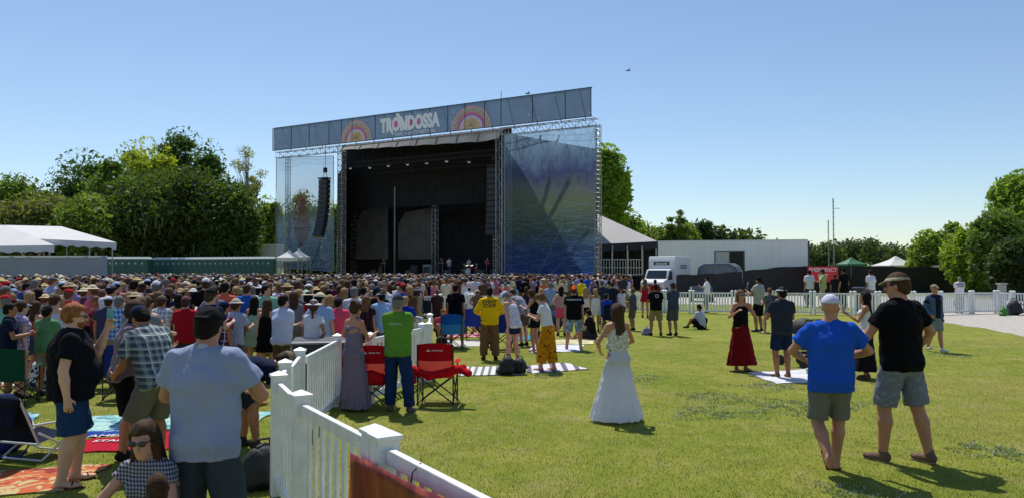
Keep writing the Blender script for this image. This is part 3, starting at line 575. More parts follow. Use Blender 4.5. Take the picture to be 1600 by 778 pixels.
# ------------------------------------------------------------------ stage
SL, SR_ = Vector((-26.07, 83.85, 0)), Vector((7.16, 65, 0)); SU = (SR_ - SL).normalized(); SB = Vector((-SU.y, SU.x, 0)); SLEN = (SR_ - SL).length
stage = empty('stage', SL, math.atan2(SU.y, SU.x), 'big outdoor concert stage with printed mesh side panels and a blue-grey header banner', 'stage')
def sp_(px, py, dep=0):     # pixel -> stage-local (s, dep, z)
    o_ = SL + SB * dep; r_ = ray(px, py); nrm_ = SB; t = (o_ - Vector((0, 0, 0))).dot(nrm_) / r_.dot(nrm_); p = r_ * t; return Vector(((p - o_).dot(SU), dep, p.z + CH))
BLK = mat('black_steel', (.012, .012, .014), .6, .3, 2); ALU = mat('truss_aluminium', (.30, .31, .33), .35, .1, 3, metal=.7); DRK = mat('dark_drape', (.016, .016, .018), .95, .3, 1.2, .4, 6)
def truss(mb, a, b, w_=.5, n=None, r=.03, rr=.02):
    a, b = Vector(a), Vector(b); d = b - a; L = d.length; q = d.to_track_quat('Z', 'Y').to_matrix(); n = n or max(2, round(L / w_))
    co = [q @ Vector((x * w_ / 2, y * w_ / 2, 0)) for x, y in ((-1, -1), (1, -1), (1, 1), (-1, 1))]
    for c in co: mb.tube([a + c, b + c], r, 5)
    for i in range(n):
        p0, p1 = a + d * i / n, a + d * (i + 1) / n
        for k in range(4):
            c0, c1 = (co[k], co[(k + 1) % 4]) if i % 2 else (co[(k + 1) % 4], co[k]); mb.tube([p0 + c0, p1 + c1], rr, 4, False); mb.tube([p0 + co[k], p0 + co[(k + 1) % 4]], rr, 4, False)
# key coordinates
zt_l, zb_l = sp_(433, 203).z, sp_(433, 238).z; zt_r, zb_r = sp_(930, 139).z, sp_(930, 183).z
sA, sB_ = sp_(537, 300).x, sp_(787, 300).x
def s_at(px, dep=0): return sp_(px, 300, dep).x
ZT = (zt_l + zt_r) / 2; ZB = (zb_l + zb_r) / 2
print('stage', zt_l, zt_r, zb_l, zb_r, sA, sB_, SLEN, sp_(787, 430).z, sp_(930, 430).z)
# header banner: flat sheet with frame; translucent
def header_mat():
    m, n, b = newmat('header_print'); L = n.links.new; tc = n.nodes.new('ShaderNodeTexCoord'); sp = n.nodes.new('ShaderNodeSeparateXYZ'); L(tc.outputs['Object'], sp.inputs[0])
    ns = n.nodes.new('ShaderNodeTexNoise'); ns.inputs['Scale'].default_value = .5; ns.inputs['Detail'].default_value = 4; L(tc.outputs['Object'], ns.inputs[0])
    vo = n.nodes.new('ShaderNodeTexVoronoi'); vo.inputs['Scale'].default_value = 1.6; L(tc.outputs['Object'], vo.inputs[0])
    c = mixc(n, ns.outputs[0], hx('#6d839c'), hx('#8ba3bc')); c = mixc(n, math_(n, 'LESS_THAN', vo.outputs[0], .12), c, (.5, .62, .62))
    L(c, b.inputs[0]); b.inputs['Roughness'].default_value = .6; tr = n.nodes.new('ShaderNodeBsdfTranslucent'); L(c, tr.inputs[0])
    ms = n.nodes.new('ShaderNodeMixShader'); ms.inputs[0].default_value = .45; L(b.outputs[0], ms.inputs[1]); L(tr.outputs[0], ms.inputs[2])
    tp = n.nodes.new('ShaderNodeBsdfTransparent'); m2 = n.nodes.new('ShaderNodeMixShader'); m2.inputs[0].default_value = .24; L(ms.outputs[0], m2.inputs[1]); L(tp.outputs[0], m2.inputs[2]); L(m2.outputs[0], n.nodes['Material Output'].inputs[0]); return m
HY = -.7
hb = MB(); hb.box((SLEN / 2, HY, (ZT + ZB) / 2), (SLEN, .02, ZT - ZB)); hbo = hb.build('header_banner', header_mat(), stage)
fr = MB()
for z in (ZT, ZB): fr.box((SLEN / 2, HY + .04, z), (SLEN + .1, .08, .07))
for px in (433, 462, 490, 521, 540, 557, 593, 622, 650, 678, 706, 733, 763, 789, 838, 889, 929): fr.box((s_at(px), HY - .02, (ZT + ZB) / 2), (.055, .04, ZT - ZB))
for i in range(16):
    s = SLEN * (i + .5) / 16; fr.tube([(s, HY + .1, ZT), (s, .8, ZB)], .04, 5)
fr.tube([(s_at(789), HY, ZT), (s_at(789), HY, ZT + .7)], .03, 5); fr.build('banner_frame', BLK, hbo)
# lettering
LW = mat('banner_white', (.95, .95, .97), .6, .02); LP = mat('banner_pink', (.85, .16, .40), .6, .05)
s0, s1 = s_at(601), s_at(694); hgt = (ZT - ZB) * .60
me = text_mesh('TRONDOSSA', 1, .062, .01); xs_ = [v.co.x for v in me.vertices]; ys_ = [v.co.y for v in me.vertices]
wid = max(xs_) - min(xs_); he = max(ys_) - min(ys_); cx0 = (max(xs_) + min(xs_)) / 2; cy0 = (max(ys_) + min(ys_)) / 2
zc = ZB + (ZT - ZB) * .52
for v in me.vertices:
    x, y = v.co.x - cx0, v.co.y - cy0; v.co.x = x / wid * (s1 - s0); v.co.y = y / he * hgt
me.materials.append(LW); o = link('lettering', me, hbo, ((s0 + s1) / 2, HY - .035, zc)); o.rotation_euler = (R(90), 0, 0)
# the N's tall diagonal stroke, the R's long leg and the pink counters
k = (s1 - s0) / 9.0
g = MB()
def stroke(g, x0, z0, x1, z1, w_): g.add([(x0 - w_ / 2, HY - .03, z0), (x0 + w_ / 2, HY - .03, z0), (x1 + w_ / 2, HY - .03, z1), (x1 - w_ / 2, HY - .03, z1)], [(0, 1, 2, 3)])
xr = s0 + (s1 - s0) * .145; stroke(g, xr, zc - hgt * .1, xr + k * .75, zc - hgt * .66, .36)
xn = s0 + (s1 - s0) * .305; stroke(g, xn - k * .1, zc + hgt * .72, xn + k * .95, zc - hgt * .45, .40); g.build('letter_stroke', LW, hbo)
for i, f_ in enumerate((.268, .508, .625)):
    g = MB(); cx = s0 + (s1 - s0) * f_; nn = 20; g.add([(cx + math.cos(2 * math.pi * j / nn) * k * .34, HY - .018, zc + math.sin(2 * math.pi * j / nn) * hgt * .36) for j in range(nn)], [tuple(range(nn))]); g.build('letter_counter', LP, hbo)
o = lettering('MUSIC + ARTS FESTIVAL', 1, LW, hbo, ((s0 + s1) / 2 + .5, HY - .03, ZB + (ZT - ZB) * .10), sx=1); wv = max(v.co.x for v in o.data.vertices) * 2; f_ = (s1 - s0) * .72 / wv; o.scale = (f_, f_ * 1.0, f_)
def rainbow(pc, pw):
    s = s_at(pc); rr = abs(s_at(pc + pw / 2) - s_at(pc - pw / 2)) / 2; z0 = ZB + .03; H_ = (ZT - ZB) * .86; nn = 48
    bands = [(1.0, .90, '#c98a92'), (.90, .80, '#5f8f8a'), (.80, .70, '#c8876f'), (.70, .58, '#a03f86'), (.58, .50, '#b9b4dd'), (.50, 0, '#cbb58d')]
    for i, (a, b, c) in enumerate(bands):
        g = MB(); y = HY - .014 - .003 * i
        for j in range(nn):
            t0, t1 = math.pi * j / nn, math.pi * (j + 1) / nn; g.add([(s + math.cos(t) * rr * q, y, z0 + math.sin(t) * H_ * q) for t, q in ((t0, a), (t0, max(b, .001)), (t1, max(b, .001)), (t1, a))], [(0, 1, 2, 3)])
        g.build('rainbow_band', mat('banner_band', tuple(min(.95, q * 1.25 + .04) for q in hx(c)), .6, .05, 1.5), hbo)
    for a, n2, c in ((.85, 26, '#dfe6e0'), (.64, 22, '#d9a0c0'), (.95, 34, '#e8b9a8')):
        g = MB()
        for j in range(n2):
            t = math.pi * (j + .5) / n2; x, z = s + math.cos(t) * rr * a, z0 + math.sin(t) * H_ * a; g.box((x, HY - .036, z), (.10, .006, .10), M=Matrix.Rotation(-t, 3, 'Y'))
        g.build('rainbow_dots', mat('banner_band', tuple(min(.95, q * 1.25 + .04) for q in hx(c)), .6, .05, 1.5), hbo)
    g = MB()
    for j in range(15):
        t = math.pi * (j + .5) / 15; g.bar((s + math.cos(t) * rr * .1, HY - .036, z0 + math.sin(t) * H_ * .1), (s + math.cos(t) * rr * .46, HY - .036, z0 + math.sin(t) * H_ * .46), .05, .004)
    g.build('rainbow_rays', mat('banner_band', hx('#a9764a'), .6, .1, 1.5), hbo)
rainbow(563, 48); rainbow(742, 62)
# header trusses
g = MB(); truss(g, (0, -.1, ZB - .45), (sA + .2, -.1, ZB - .45), .6); g.build('header_truss', ALU, stage); g = MB(); truss(g, (sB_ - .2, -.1, ZB - .45), (SLEN + .3, -.1, ZB - .45), .65); g.build('header_truss', ALU, stage)
# towers
for nm, px, y0 in (('l', 534, .3), ('r', 782, .1), ('r2', 792, .9)):
    g = MB(); s = s_at(px, y0); truss(g, (s, y0, 0), (s, y0, ZB - .3), .62, r=.04, rr=.025); g.box((s, y0, .15), (1.2, 1.2, .3)); g.build('truss_tower', ALU, stage)
for px, y0 in ((553, 6), (776, 6), (680, 9), (617, 6)):
    g = MB(); s = s_at(px, y0)
    if px == 617: g.tube([(s, y0, 1.6), (s, y0, ZB - 4.0)], .085, 6)
    else: truss(g, (s, y0, 0), (s, y0, ZB - 3.0), .5)
    g.build('truss_tower', ALU if px != 553 else BLK, stage)
# deck
g = MB(); g.box(((sA + sB_) / 2 + 1, 7, .85), (sB_ - sA + 5, 15, 1.5)); g.build('deck', mat('deck_black', (.02, .02, .022), .5, .2, 1), stage)
g = MB(); g.grid(lambda u, v: (sA - 6 + u * (SLEN + 1.2 - sA + 6), -.95 + .05 * math.sin(u * 160), .02 + v * 1.35), 260, 1); g.build('deck_skirt', DRK, stage)
g = MB(); g.box(((sA + sB_) / 2 + 3.2, -.75, 1.42), (sB_ - sA + 10, .5, .05)); g.build('deck_edge', mat('edge_grey', (.12, .12, .13), .4, .1), stage)
# roof: black mother grid, canopy front lip, side and back drapes
zr = ZB - .15
cnv = mat('roof_canvas', (.62, .60, .57), .8, .12, .6, .3, 3, trans=.45)
npn = 8
g = MB()
def lip(u, v):
    s = sA - .1 + u * (sB_ - .2 - sA); drop = (.42 + .62 * u - .25 * max(0, u - .93) / .07) * v; sc = .07 * abs(math.sin(u * npn * math.pi)) * v
    return (s, -.25 + .35 * (1 - v) - .05 * v, zr - .1 - drop + sc)
g.grid(lip, 64, 5); g.build('roof_canopy', cnv, stage, smooth=True)
g = MB()
for i in range(npn + 1):
    u = i / npn; p0, p1 = Vector(lip(u, 0)), Vector(lip(u, 1)); g.bar(p0 + Vector((0, -.03, 0)), p1 + Vector((0, -.03, 0)), .05)
g.build('canopy_seam', BLK, stage)
g = MB(); g.grid(lambda u, v: (sA + .1 + u * (sB_ - sA - .4) - (1 - u) * 5.5 * v + u * 3 * v, .1 + 6.2 * v, zr - .05 + 1.5 * v), 12, 6); g.build('roof_top', mat('roof_skin', (.012, .012, .013), .9, .1), stage)
g = MB()
for dep in (1.2, 4, 7, 10): truss(g, (sA + .5, dep, zr - 1.7 - .15 * dep), (sB_ - .6, dep, zr - 1.7 - .15 * dep), .5, r=.04)
g.build('lighting_truss', BLK, stage)
def drape(mb, a, b, z0, z1, k=9):
    a, b = Vector(a), Vector(b); d = b - a; n_ = Vector((-d.y, d.x, 0)).normalized(); N = max(8, int(d.length * 5))
    mb.grid(lambda u, v: tuple(a + d * u + n_ * .07 * math.sin(u * d.length * k) + Vector((0, 0, z0 + (z1 - z0) * v))), N, 2)
g = MB(); drape(g, (s_at(528, 13.2), 13.2, 0), (s_at(812, 13.2), 13.2, 0), 1.6, zr - .6); g.build('back_drape', DRK, stage, smooth=True)
g = MB(); drape(g, (s_at(541, 3), 3, 0), (s_at(528, 13.2), 13.1, 0), 1.5, zr - 1.0); g.build('side_drape', DRK, stage, smooth=True)
g = MB(); drape(g, (s_at(534, 6.4), 6.4, 0), (s_at(800, 6.4), 6.4, 0), sp_(660, 322, 6.4).z, zr + 1.5); g.build('upper_drape', DRK, stage, smooth=True)
g = MB(); drape(g, (sB_ + .1, 1.4, 0), (sB_ + 3.6, 13.3, 0), 1.5, zr - .3); g.build('side_drape', DRK, stage, smooth=True)
g = MB(); drape(g, (sA + .4, 12.2, 0), (sB_ - .4, 12.2, 0), zr - 6.5, zr - 2.4); g.build('border_drape', DRK, stage, smooth=True)
gry = mat('grey_scrim', (.14, .14, .13), .9, .25, .7, .3, 2)
for a_, b_, za, zb_ in ((556, 607, 405, 327), (622, 676, 405, 330)):
    p, q = sp_(a_, za, 11.5), sp_(b_, zb_, 11.5); g = MB(); g.add([(p.x, 11.5, p.z), (q.x, 11.5, p.z), (q.x, 11.4, q.z + .4), (p.x + 1.2, 11.3, q.z), (p.x, 11.5, q.z - 1.4)], [(0, 1, 2, 3, 4)]); g.build('grey_drape', gry, stage)
# printed side scrims
def scrim_mat(name, stops, alpha, seed, streak):
    m, n, b = newmat(name); L = n.links.new; tc = n.nodes.new('ShaderNodeTexCoord'); sp = n.nodes.new('ShaderNodeSeparateXYZ'); L(tc.outputs['Generated'], sp.inputs[0])
    def noise(sx, sz, s, det=5, dist=0):
        mp = n.nodes.new('ShaderNodeMapping'); mp.inputs['Scale'].default_value = (sx, 1, sz); mp.inputs['Location'].default_value = (seed, 0, seed * 2); L(tc.outputs['Generated'], mp.inputs[0])
        x = n.nodes.new('ShaderNodeTexNoise'); x.inputs['Scale'].default_value = s; x.inputs['Detail'].default_value = det; x.inputs['Distortion'].default_value = dist; L(mp.outputs[0], x.inputs['Vector']); return x.outputs[0]
    zz = math_(n, 'ADD', sp.outputs[2], math_(n, 'MULTIPLY', math_(n, 'SUBTRACT', noise(3, 3, 1.6), .5), .26))
    r_ = n.nodes.new('ShaderNodeValToRGB'); L(zz, r_.inputs[0]); el = r_.color_ramp.elements
    el[0].position = stops[0][0]; el[0].color = (*hx(stops[0][1]), 1); el[1].position = stops[-1][0]; el[1].color = (*hx(stops[-1][1]), 1)
    for p, c in stops[1:-1]: e = el.new(p); e.color = (*hx(c), 1)
    rip = math_(n, 'MULTIPLY', math_(n, 'GREATER_THAN', noise(5, 60, 1.6, 3, .3), .56), math_(n, 'SUBTRACT', 1, math_(n, 'GREATER_THAN', sp.outputs[2], .5)))
    c = mixc(n, math_(n, 'MULTIPLY', rip, .35), r_.outputs[0], hx('#8fa9c4'))
    fol = math_(n, 'MULTIPLY', math_(n, 'GREATER_THAN', noise(9, 5, 2.2, 8, 1.2), .55), math_(n, 'GREATER_THAN', sp.outputs[2], .60))
    c = mixc(n, math_(n, 'MULTIPLY', fol, streak), c, hx('#2c3d3f'))
    if name == 'left_print':
        dx = math_(n, 'DIVIDE', math_(n, 'SUBTRACT', sp.outputs[0], .46), .15)
        for zc_, zr_ in ((.60, .13), (.40, .20)):
            dz = math_(n, 'DIVIDE', math_(n, 'SUBTRACT', sp.outputs[2], zc_), zr_); rr = math_(n, 'ADD', math_(n, 'MULTIPLY', dx, dx), math_(n, 'MULTIPLY', dz, dz))
            f = math_(n, 'MULTIPLY', math_(n, 'LESS_THAN', math_(n, 'ADD', rr, math_(n, 'MULTIPLY', noise(14, 14, 1, 5), 1.3)), 1.45), .85 if zc_ > .5 else .5); c = mixc(n, f, c, hx('#7a3f3c') if zc_ > .5 else hx('#6b4348'))
    L(c, b.inputs[0]); b.inputs['Roughness'].default_value = .55; tr = n.nodes.new('ShaderNodeBsdfTranslucent'); L(c, tr.inputs[0])
    ms = n.nodes.new('ShaderNodeMixShader'); ms.inputs[0].default_value = .5; L(b.outputs[0], ms.inputs[1]); L(tr.outputs[0], ms.inputs[2])
    tp = n.nodes.new('ShaderNodeBsdfTransparent'); m2 = n.nodes.new('ShaderNodeMixShader'); m2.inputs[0].default_value = alpha; L(ms.outputs[0], m2.inputs[1]); L(tp.outputs[0], m2.inputs[2]); L(m2.outputs[0], n.nodes['Material Output'].inputs[0])
    bp = n.nodes.new('ShaderNodeBump'); bp.inputs['Strength'].default_value = .5; bp.inputs['Distance'].default_value = .4; L(noise(3, 1.2, 1.5, 4, 2), bp.inputs['Height']); L(bp.outputs[0], b.inputs['Normal']); return m
lm = scrim_mat('left_print', [(0, '#35507c'), (.22, '#5b76a0'), (.40, '#7d93ad'), (.5, '#64746c'), (.6, '#6f8a8a'), (.72, '#a9bfd4'), (1, '#9fbfdc')], .46, 2.0, 0)
rm = scrim_mat('right_print', [(0, '#2f52a4'), (.16, '#365a8c'), (.34, '#5a7262'), (.50, '#7c8a6a'), (.60, '#7e8688'), (.70, '#5f6a9c'), (.82, '#88a8ca'), (1, '#b0d0ec')], .34, 5.0, .28)
def scrim(pa, pb, ta, tb, ba, bb, m, tilt=0):
    A, B = sp_(pa, ta, -.2), sp_(pb, tb, -.2); A0, B0 = sp_(pa, ba, -.2), sp_(pb, bb, -.2)
    g = MB(); zt = (A.z + B.z) / 2; sa, sb = A.x, B.x
    def f(u, v):
        s = sa + (sb - sa) * u - tilt * (1 - v) * u; z0 = A0.z + (B0.z - A0.z) * u; zz = A.z + (B.z - A.z) * u
        return (s, -.2 + .10 * math.sin(u * 7 + v * 5) + .06 * math.sin(v * 13 - u * 4), z0 + (zz - z0) * v)
    g.grid(f, 40, 40); o = g.build('side_scrim', m, stage, smooth=True)
    g = MB(); b_ = .05
    for u0, v0, u1, v1 in ((0, 0, 0, 1), (1, 0, 1, 1), (0, 1, 1, 1), (0, 0, 1, 0), (0, .38, 1, .38)): g.bar(Vector(f(u0, v0)) + Vector((0, -.05, 0)), Vector(f(u1, v1)) + Vector((0, -.05, 0)), b_ if v0 != .38 else .035)
    g.build('scrim_hem', mat('hem', (.25, .28, .32), .6, 0), o); return f
scrim(433, 522, 247, 244, 417, 424, lm)
scrim(789, 933, 211, 197, 426, 430, rm, .35)
# frame braces behind the scrims
g = MB(); 
for pa, pb in ((470, 430), (500, 462)): g.tube([sp_(pa, 320, 1.4), sp_(pa - 30, 420, .3)], .05, 5)
g.build('scrim_brace', ALU, stage); g = MB()
for a_, b_, c_, d_ in ((845, 212, 818, 330), (874, 212, 822, 350)): g.tube([sp_(a_, b_, 1.5), sp_(c_, d_, .6)], .10, 5)
g.build('scrim_brace', BLK, stage); g = MB()
for a_, b_, c_, d_ in ((905, 290, 800, 425), (880, 350, 840, 430), (925, 360, 860, 430), (810, 395, 870, 350)): g.tube([sp_(a_, b_, 1.5), sp_(c_, d_, .6)], .055, 5)
g.build('scrim_brace', ALU, stage)
g = MB(); truss(g, (.3, 1.2, 0), (.3, 1.2, ZB - .4), .4, r=.03); g.build('truss_tower', ALU, stage); g = MB(); truss(g, (SLEN - .2, 1.2, 0), (SLEN - .2, 1.2, ZB - .4), .4, r=.03); g.build('truss_tower', ALU, stage)
def sw(p): return SL + SU * p[0] + SB * p[1] + Vector((0, 0, p[2]))
# line arrays
def line_array(px, ptop, pbot, dep, label, curve, wpx=22, n=12, lite=False):
    t, b = sp_(px, ptop, dep), sp_(px, pbot, dep); r = empty('line_array', sw((t.x, t.y, t.z)), math.atan2(SU.y, SU.x), label, 'speaker', 'hanging speaker arrays of the stage')
    H_ = (t.z - b.z) / n; pv = Vector((0, 0, 0)); ang = 0
    for i in range(n):
        ang = curve * (i / n) ** 1.6; g = MB(); M_ = Matrix.Rotation(ang, 3, 'X'); c = pv + M_ @ Vector((0, 0, -H_ / 2)); W = 1.15
        g.box(c, (W, .55, H_ * .92), M=M_); g.box(c + M_ @ Vector((0, -.29, 0)), (W * .86, .03, H_ * .7), M=M_); g.build('speaker_cabinet', mat('cabinet', (.018, .018, .02), .45, .1), r, bevel=.02); pv = pv + M_ @ Vector((0, 0, -H_))
    g = MB(); g.box((0, 0, .12), (1.1, .8, .14)); g.tube([(-.35, .1, .15), (0, .1, .9)], .03, 5); g.tube([(.35, .1, .15), (0, .1, .9)], .03, 5); g.box((0, .1, 1.0), (.3, .3, .5)); g.tube([(0, .1, 1.0), (0, .1, ZB - t.z - .1)], .025, 5); g.build('rigging_frame', BLK, r)
line_array(507, 281, 372, -1.8, 'curved column of black loudspeakers hanging in front of the left printed panel', -.42)
line_array(771, 262, 368, 1.4, 'straight dark loudspeaker column hanging just inside the right tower', -.15, n=12)
# stage lights; weak lens emission stands in for daylight reflected off the glass
LENS, _n, _b = newmat('glint_lens'); _b.inputs['Base Color'].default_value = (.8, .8, .85, 1); _b.inputs['Emission Color'].default_value = (.9, .93, 1, 1); _b.inputs['Emission Strength'].default_value = .22
for i, (px, py, dep) in enumerate([(548, 262, 4), (578, 261, 4), (607, 258, 4), (637, 256, 4), (667, 254, 4), (698, 251, 4), (733, 252, 4), (706, 283, 7), (736, 281, 7), (652, 286, 7)]):
    p = sp_(px, py, dep); r = empty('stage_light', sw(p), 0, 'small round stage light in the dark rig, %s' % ['outermost beside the left tower', 'second from the left tower', 'third from the left tower', 'under the festival lettering', 'below the letter S', 'under the right end of the lettering', 'front bar end by the right tower', 'lower bar, left one of two', 'lower bar, nearest the right tower', 'lower bar by the middle mast'][i], 'light', 'round stage lights')
    MB().lathe([(.10, .2), (.16, .1), (.17, -.12), (.15, -.13)], n=12).build('housing', BLK, r); o = MB().lathe([(.02, -.02), (.15, 0)], n=12).build('lens', LENS, r, loc=(0, -.14, -.1)); o.rotation_euler = (R(70), 0, 0)
    MB().tube([(0, 0, .2), (0, 0, 1.2)], .03, 5).build('clamp', BLK, r)
# band gear
MET = mat('chrome', (.6, .6, .62), .25, 0, metal=.9)
p = sp_(733, 412, 8); dk = empty('drum_kit', sw((p.x, 8, 1.6)), math.atan2(SU.y, SU.x), 'drum kit with white bass drum head at the back of the dark stage', 'drum kit')
def drum(x, y, z, r_, h_, col, rx, nm):
    o = MB().lathe([(r_, -h_ / 2), (r_, h_ / 2)], n=20).build(nm, mat('drum_shell', col, .4, 0), dk, loc=(x, y, z)); o.rotation_euler = (rx, 0, 0); h = MB().lathe([(r_ * .97, h_ / 2 + .001), (r_ * .97, h_ / 2 + .02)], n=20).build('drum_head', mat('drum_head', (.75, .75, .72), .5, 0), o)
drum(0, 0, .35, .34, .5, (.02, .02, .02), R(90), 'bass_drum'); drum(-.3, .1, .85, .17, .25, (.3, .02, .02), R(20), 'tom_drum'); drum(.3, .1, .85, .17, .25, (.3, .02, .02), R(20), 'tom_drum'); drum(.7, .3, .5, .2, .4, (.3, .02, .02), 0, 'floor_tom')
for x in (-.75, .8): MB().tube([(x, .2, 0), (x, .2, 1.15)], .015, 5).lathe([(.0, .02), (.25, 0), (.25, .005)], (x, .2, 1.15), 14).build('cymbal', MET, dk)
for i, (px, dep, col, lab) in enumerate([(598, 9, (.03, .03, .03), 'black amplifier cabinet left of the drum kit'), (648, 10, (.04, .04, .04), 'black amplifier cabinet by the middle mast'), (668, 10, (.5, .5, .48), 'pale keyboard stand behind the band')]):
    p = sp_(px, 412, dep); r = empty('amplifier', sw((p.x, dep, 1.6)), math.atan2(SU.y, SU.x), lab, 'amplifier'); MB().box((0, 0, .55), (1.0, .4, 1.1)).build('cabinet', mat('amp', col, .6, 0), r, bevel=.02); MB().box((0, -.21, .5), (.85, .02, .8)).build('grille', mat('grille', (.08, .08, .08), .8, 0), r)
for i, (px, lab) in enumerate([(585, 'left end of the stage front'), (640, 'stage front left of the middle mast'), (700, 'stage front before the pale shirt performer'), (752, 'stage front near the right tower')]):
    p = sp_(px, 412, .8); r = empty('stage_monitor', sw((p.x, .8, 1.62)), math.atan2(SU.y, SU.x), 'black wedge monitor speaker, ' + lab, 'speaker', 'wedge monitors along the stage front'); profile([(-.3, 0), (.3, 0), (.3, .14), (-.05, .42), (-.3, .42)], .7, 'cabinet', mat('wedge_black', (.03, .03, .032), .5, .1), r).rotation_euler = (0, 0, R(90)); MB().tube([(-.25, -.12, .43), (.25, -.12, .43)], .012, 6).build('handle', ALU, r)
for i, (px, dep, lab) in enumerate([(691, 3.8, 'in front of the dark clothed performer'), (703, 4.2, 'in front of the pale shirt performer'), (760, 4.6, 'in front of the red shirt performer'), (601, 4, 'in front of the charcoal clothed performer')]):
    p = sp_(px, 412, dep); r = empty('microphone_stand', sw((p.x, dep, 1.6)), 0, 'thin microphone stand ' + lab, 'microphone stand'); MB().lathe([(.16, 0), (.15, .03)], n=14).build('base', BLK, r); MB().tube([(0, 0, .03), (0, 0, 1.35), (.15, .1, 1.55)], .016, 6).build('pole', CHR_ if 0 else ALU, r); MB().lathe([(.02, 0), (.035, .05), (.02, .09)], (.16, .11, 1.55), 10).build('microphone', BLK, r)
p, q = sp_(722, 412, 8.8), sp_(755, 412, 8.8); tag(MB().box((0, 0, .25), (q.x - p.x + 1, 2.4, .5)).build('drum_riser', mat('riser', (.05, .05, .052), .6, .1), None, bevel=.02, loc=sw(((p.x + q.x) / 2, 10.0, 1.6))), 'low grey riser behind the drum kit', 'riser')
# ------------------------------------------------------------------ backstage tent on the right
CAN = mat('tent_canvas', (.42, .41, .40), .8, .08, .3, .25, 1.2, trans=.1)
t = empty('backstage_tent', (8, 80, 0), 0, 'pale roofed backstage tent with dark eaves and white railings right of the stage', 'tent')
def D(px, py, Y): q = dp(px, py, Y); return (q.x - 8, q.y - 80, q.z)
g = MB(); rg0, rg1 = D(862, 337, 84), D(930, 333, 84)
e = [D(884, 384, 76), D(1027, 377, 76), D(1022, 380, 92), D(880, 380, 92)]
g.add([rg0, rg1, *e], [(0, 2, 3, 1), (1, 3, 4), (1, 4, 5, 0), (0, 5, 2)]); g.build('roof', CAN, t)
g = MB(); lo_ = lambda p, dz: (p[0], p[1], p[2] - dz)
for a_, b_ in ((e[0], e[1]), (e[1], e[2])): g.add([a_, b_, lo_(b_, .75), lo_(a_, .75)], [(0, 1, 2, 3)])
g.build('eave_band', mat('navy_band', (.02, .025, .035), .8, .1), t)
g = MB()
for px in (932, 956, 981, 1004, 1025):
    q = D(px, 384, 76.1); g.bar((q[0], q[1], 0), q, .12)
g.build('tent_pole', mat('pole_grey', (.35, .35, .36), .4, 0), t)
g = MB(); q0, q1 = D(887, 384, 82), D(1025, 384, 82); drape(g, (q0[0], q0[1], 0), (q1[0], q1[1], 0), 0, q0[2] + .3, 5); q2 = D(927, 384, 76.5); drape(g, (q0[0], q0[1] - 4, 0), (q2[0], q2[1], 0), 0, q0[2], 5); g.build('side_wall', DRK, t, smooth=True)
g = MB(); zA, zB2 = D(935, 405, 75.8), D(1003, 430, 75.8)
for z in (zA[2], (zA[2] + zB2[2]) / 2, zB2[2] + .1): g.bar((zA[0], zA[1], z), (zB2[0], zB2[1], z), .06)
for i in range(17): x = zA[0] + (zB2[0] - zA[0]) * i / 16; g.bar((x, zA[1], zA[2]), (x, zA[1], zB2[2]), .05)
for px in (935, 957, 980, 1003): q = D(px, 384, 75.8); g.bar((q[0], q[1], 0), q, .07)
g.build('railing', mat('rail_white', (.6, .6, .6), .5, 0), t)
g = MB(); g.box(((zA[0] + zB2[0]) / 2, 1, zB2[2] - .05), (zB2[0] - zA[0] + 1.5, 6, .2)); g.build('deck', BLK, t)
for i, (px, py) in enumerate([(950, 403), (965, 398), (972, 401), (991, 404)]):
    q = dp(px, py, 79); person((q.x, q.y, zB2[2] + .05), 'dark figure standing in the backstage tent, %s' % ['nearest the stage', 'second from the stage', 'beside the middle pole', 'at the far railing'][i], [(('shirt', .5, .05, .01), cloth('#202024')), (('trousers', 1.9, .01), cloth('#1b1b20')), (('short',), mat('hair', (.02, .015, .01), .6))], rz=170 - 30 * i, h=1.8, group='people in the backstage tent')
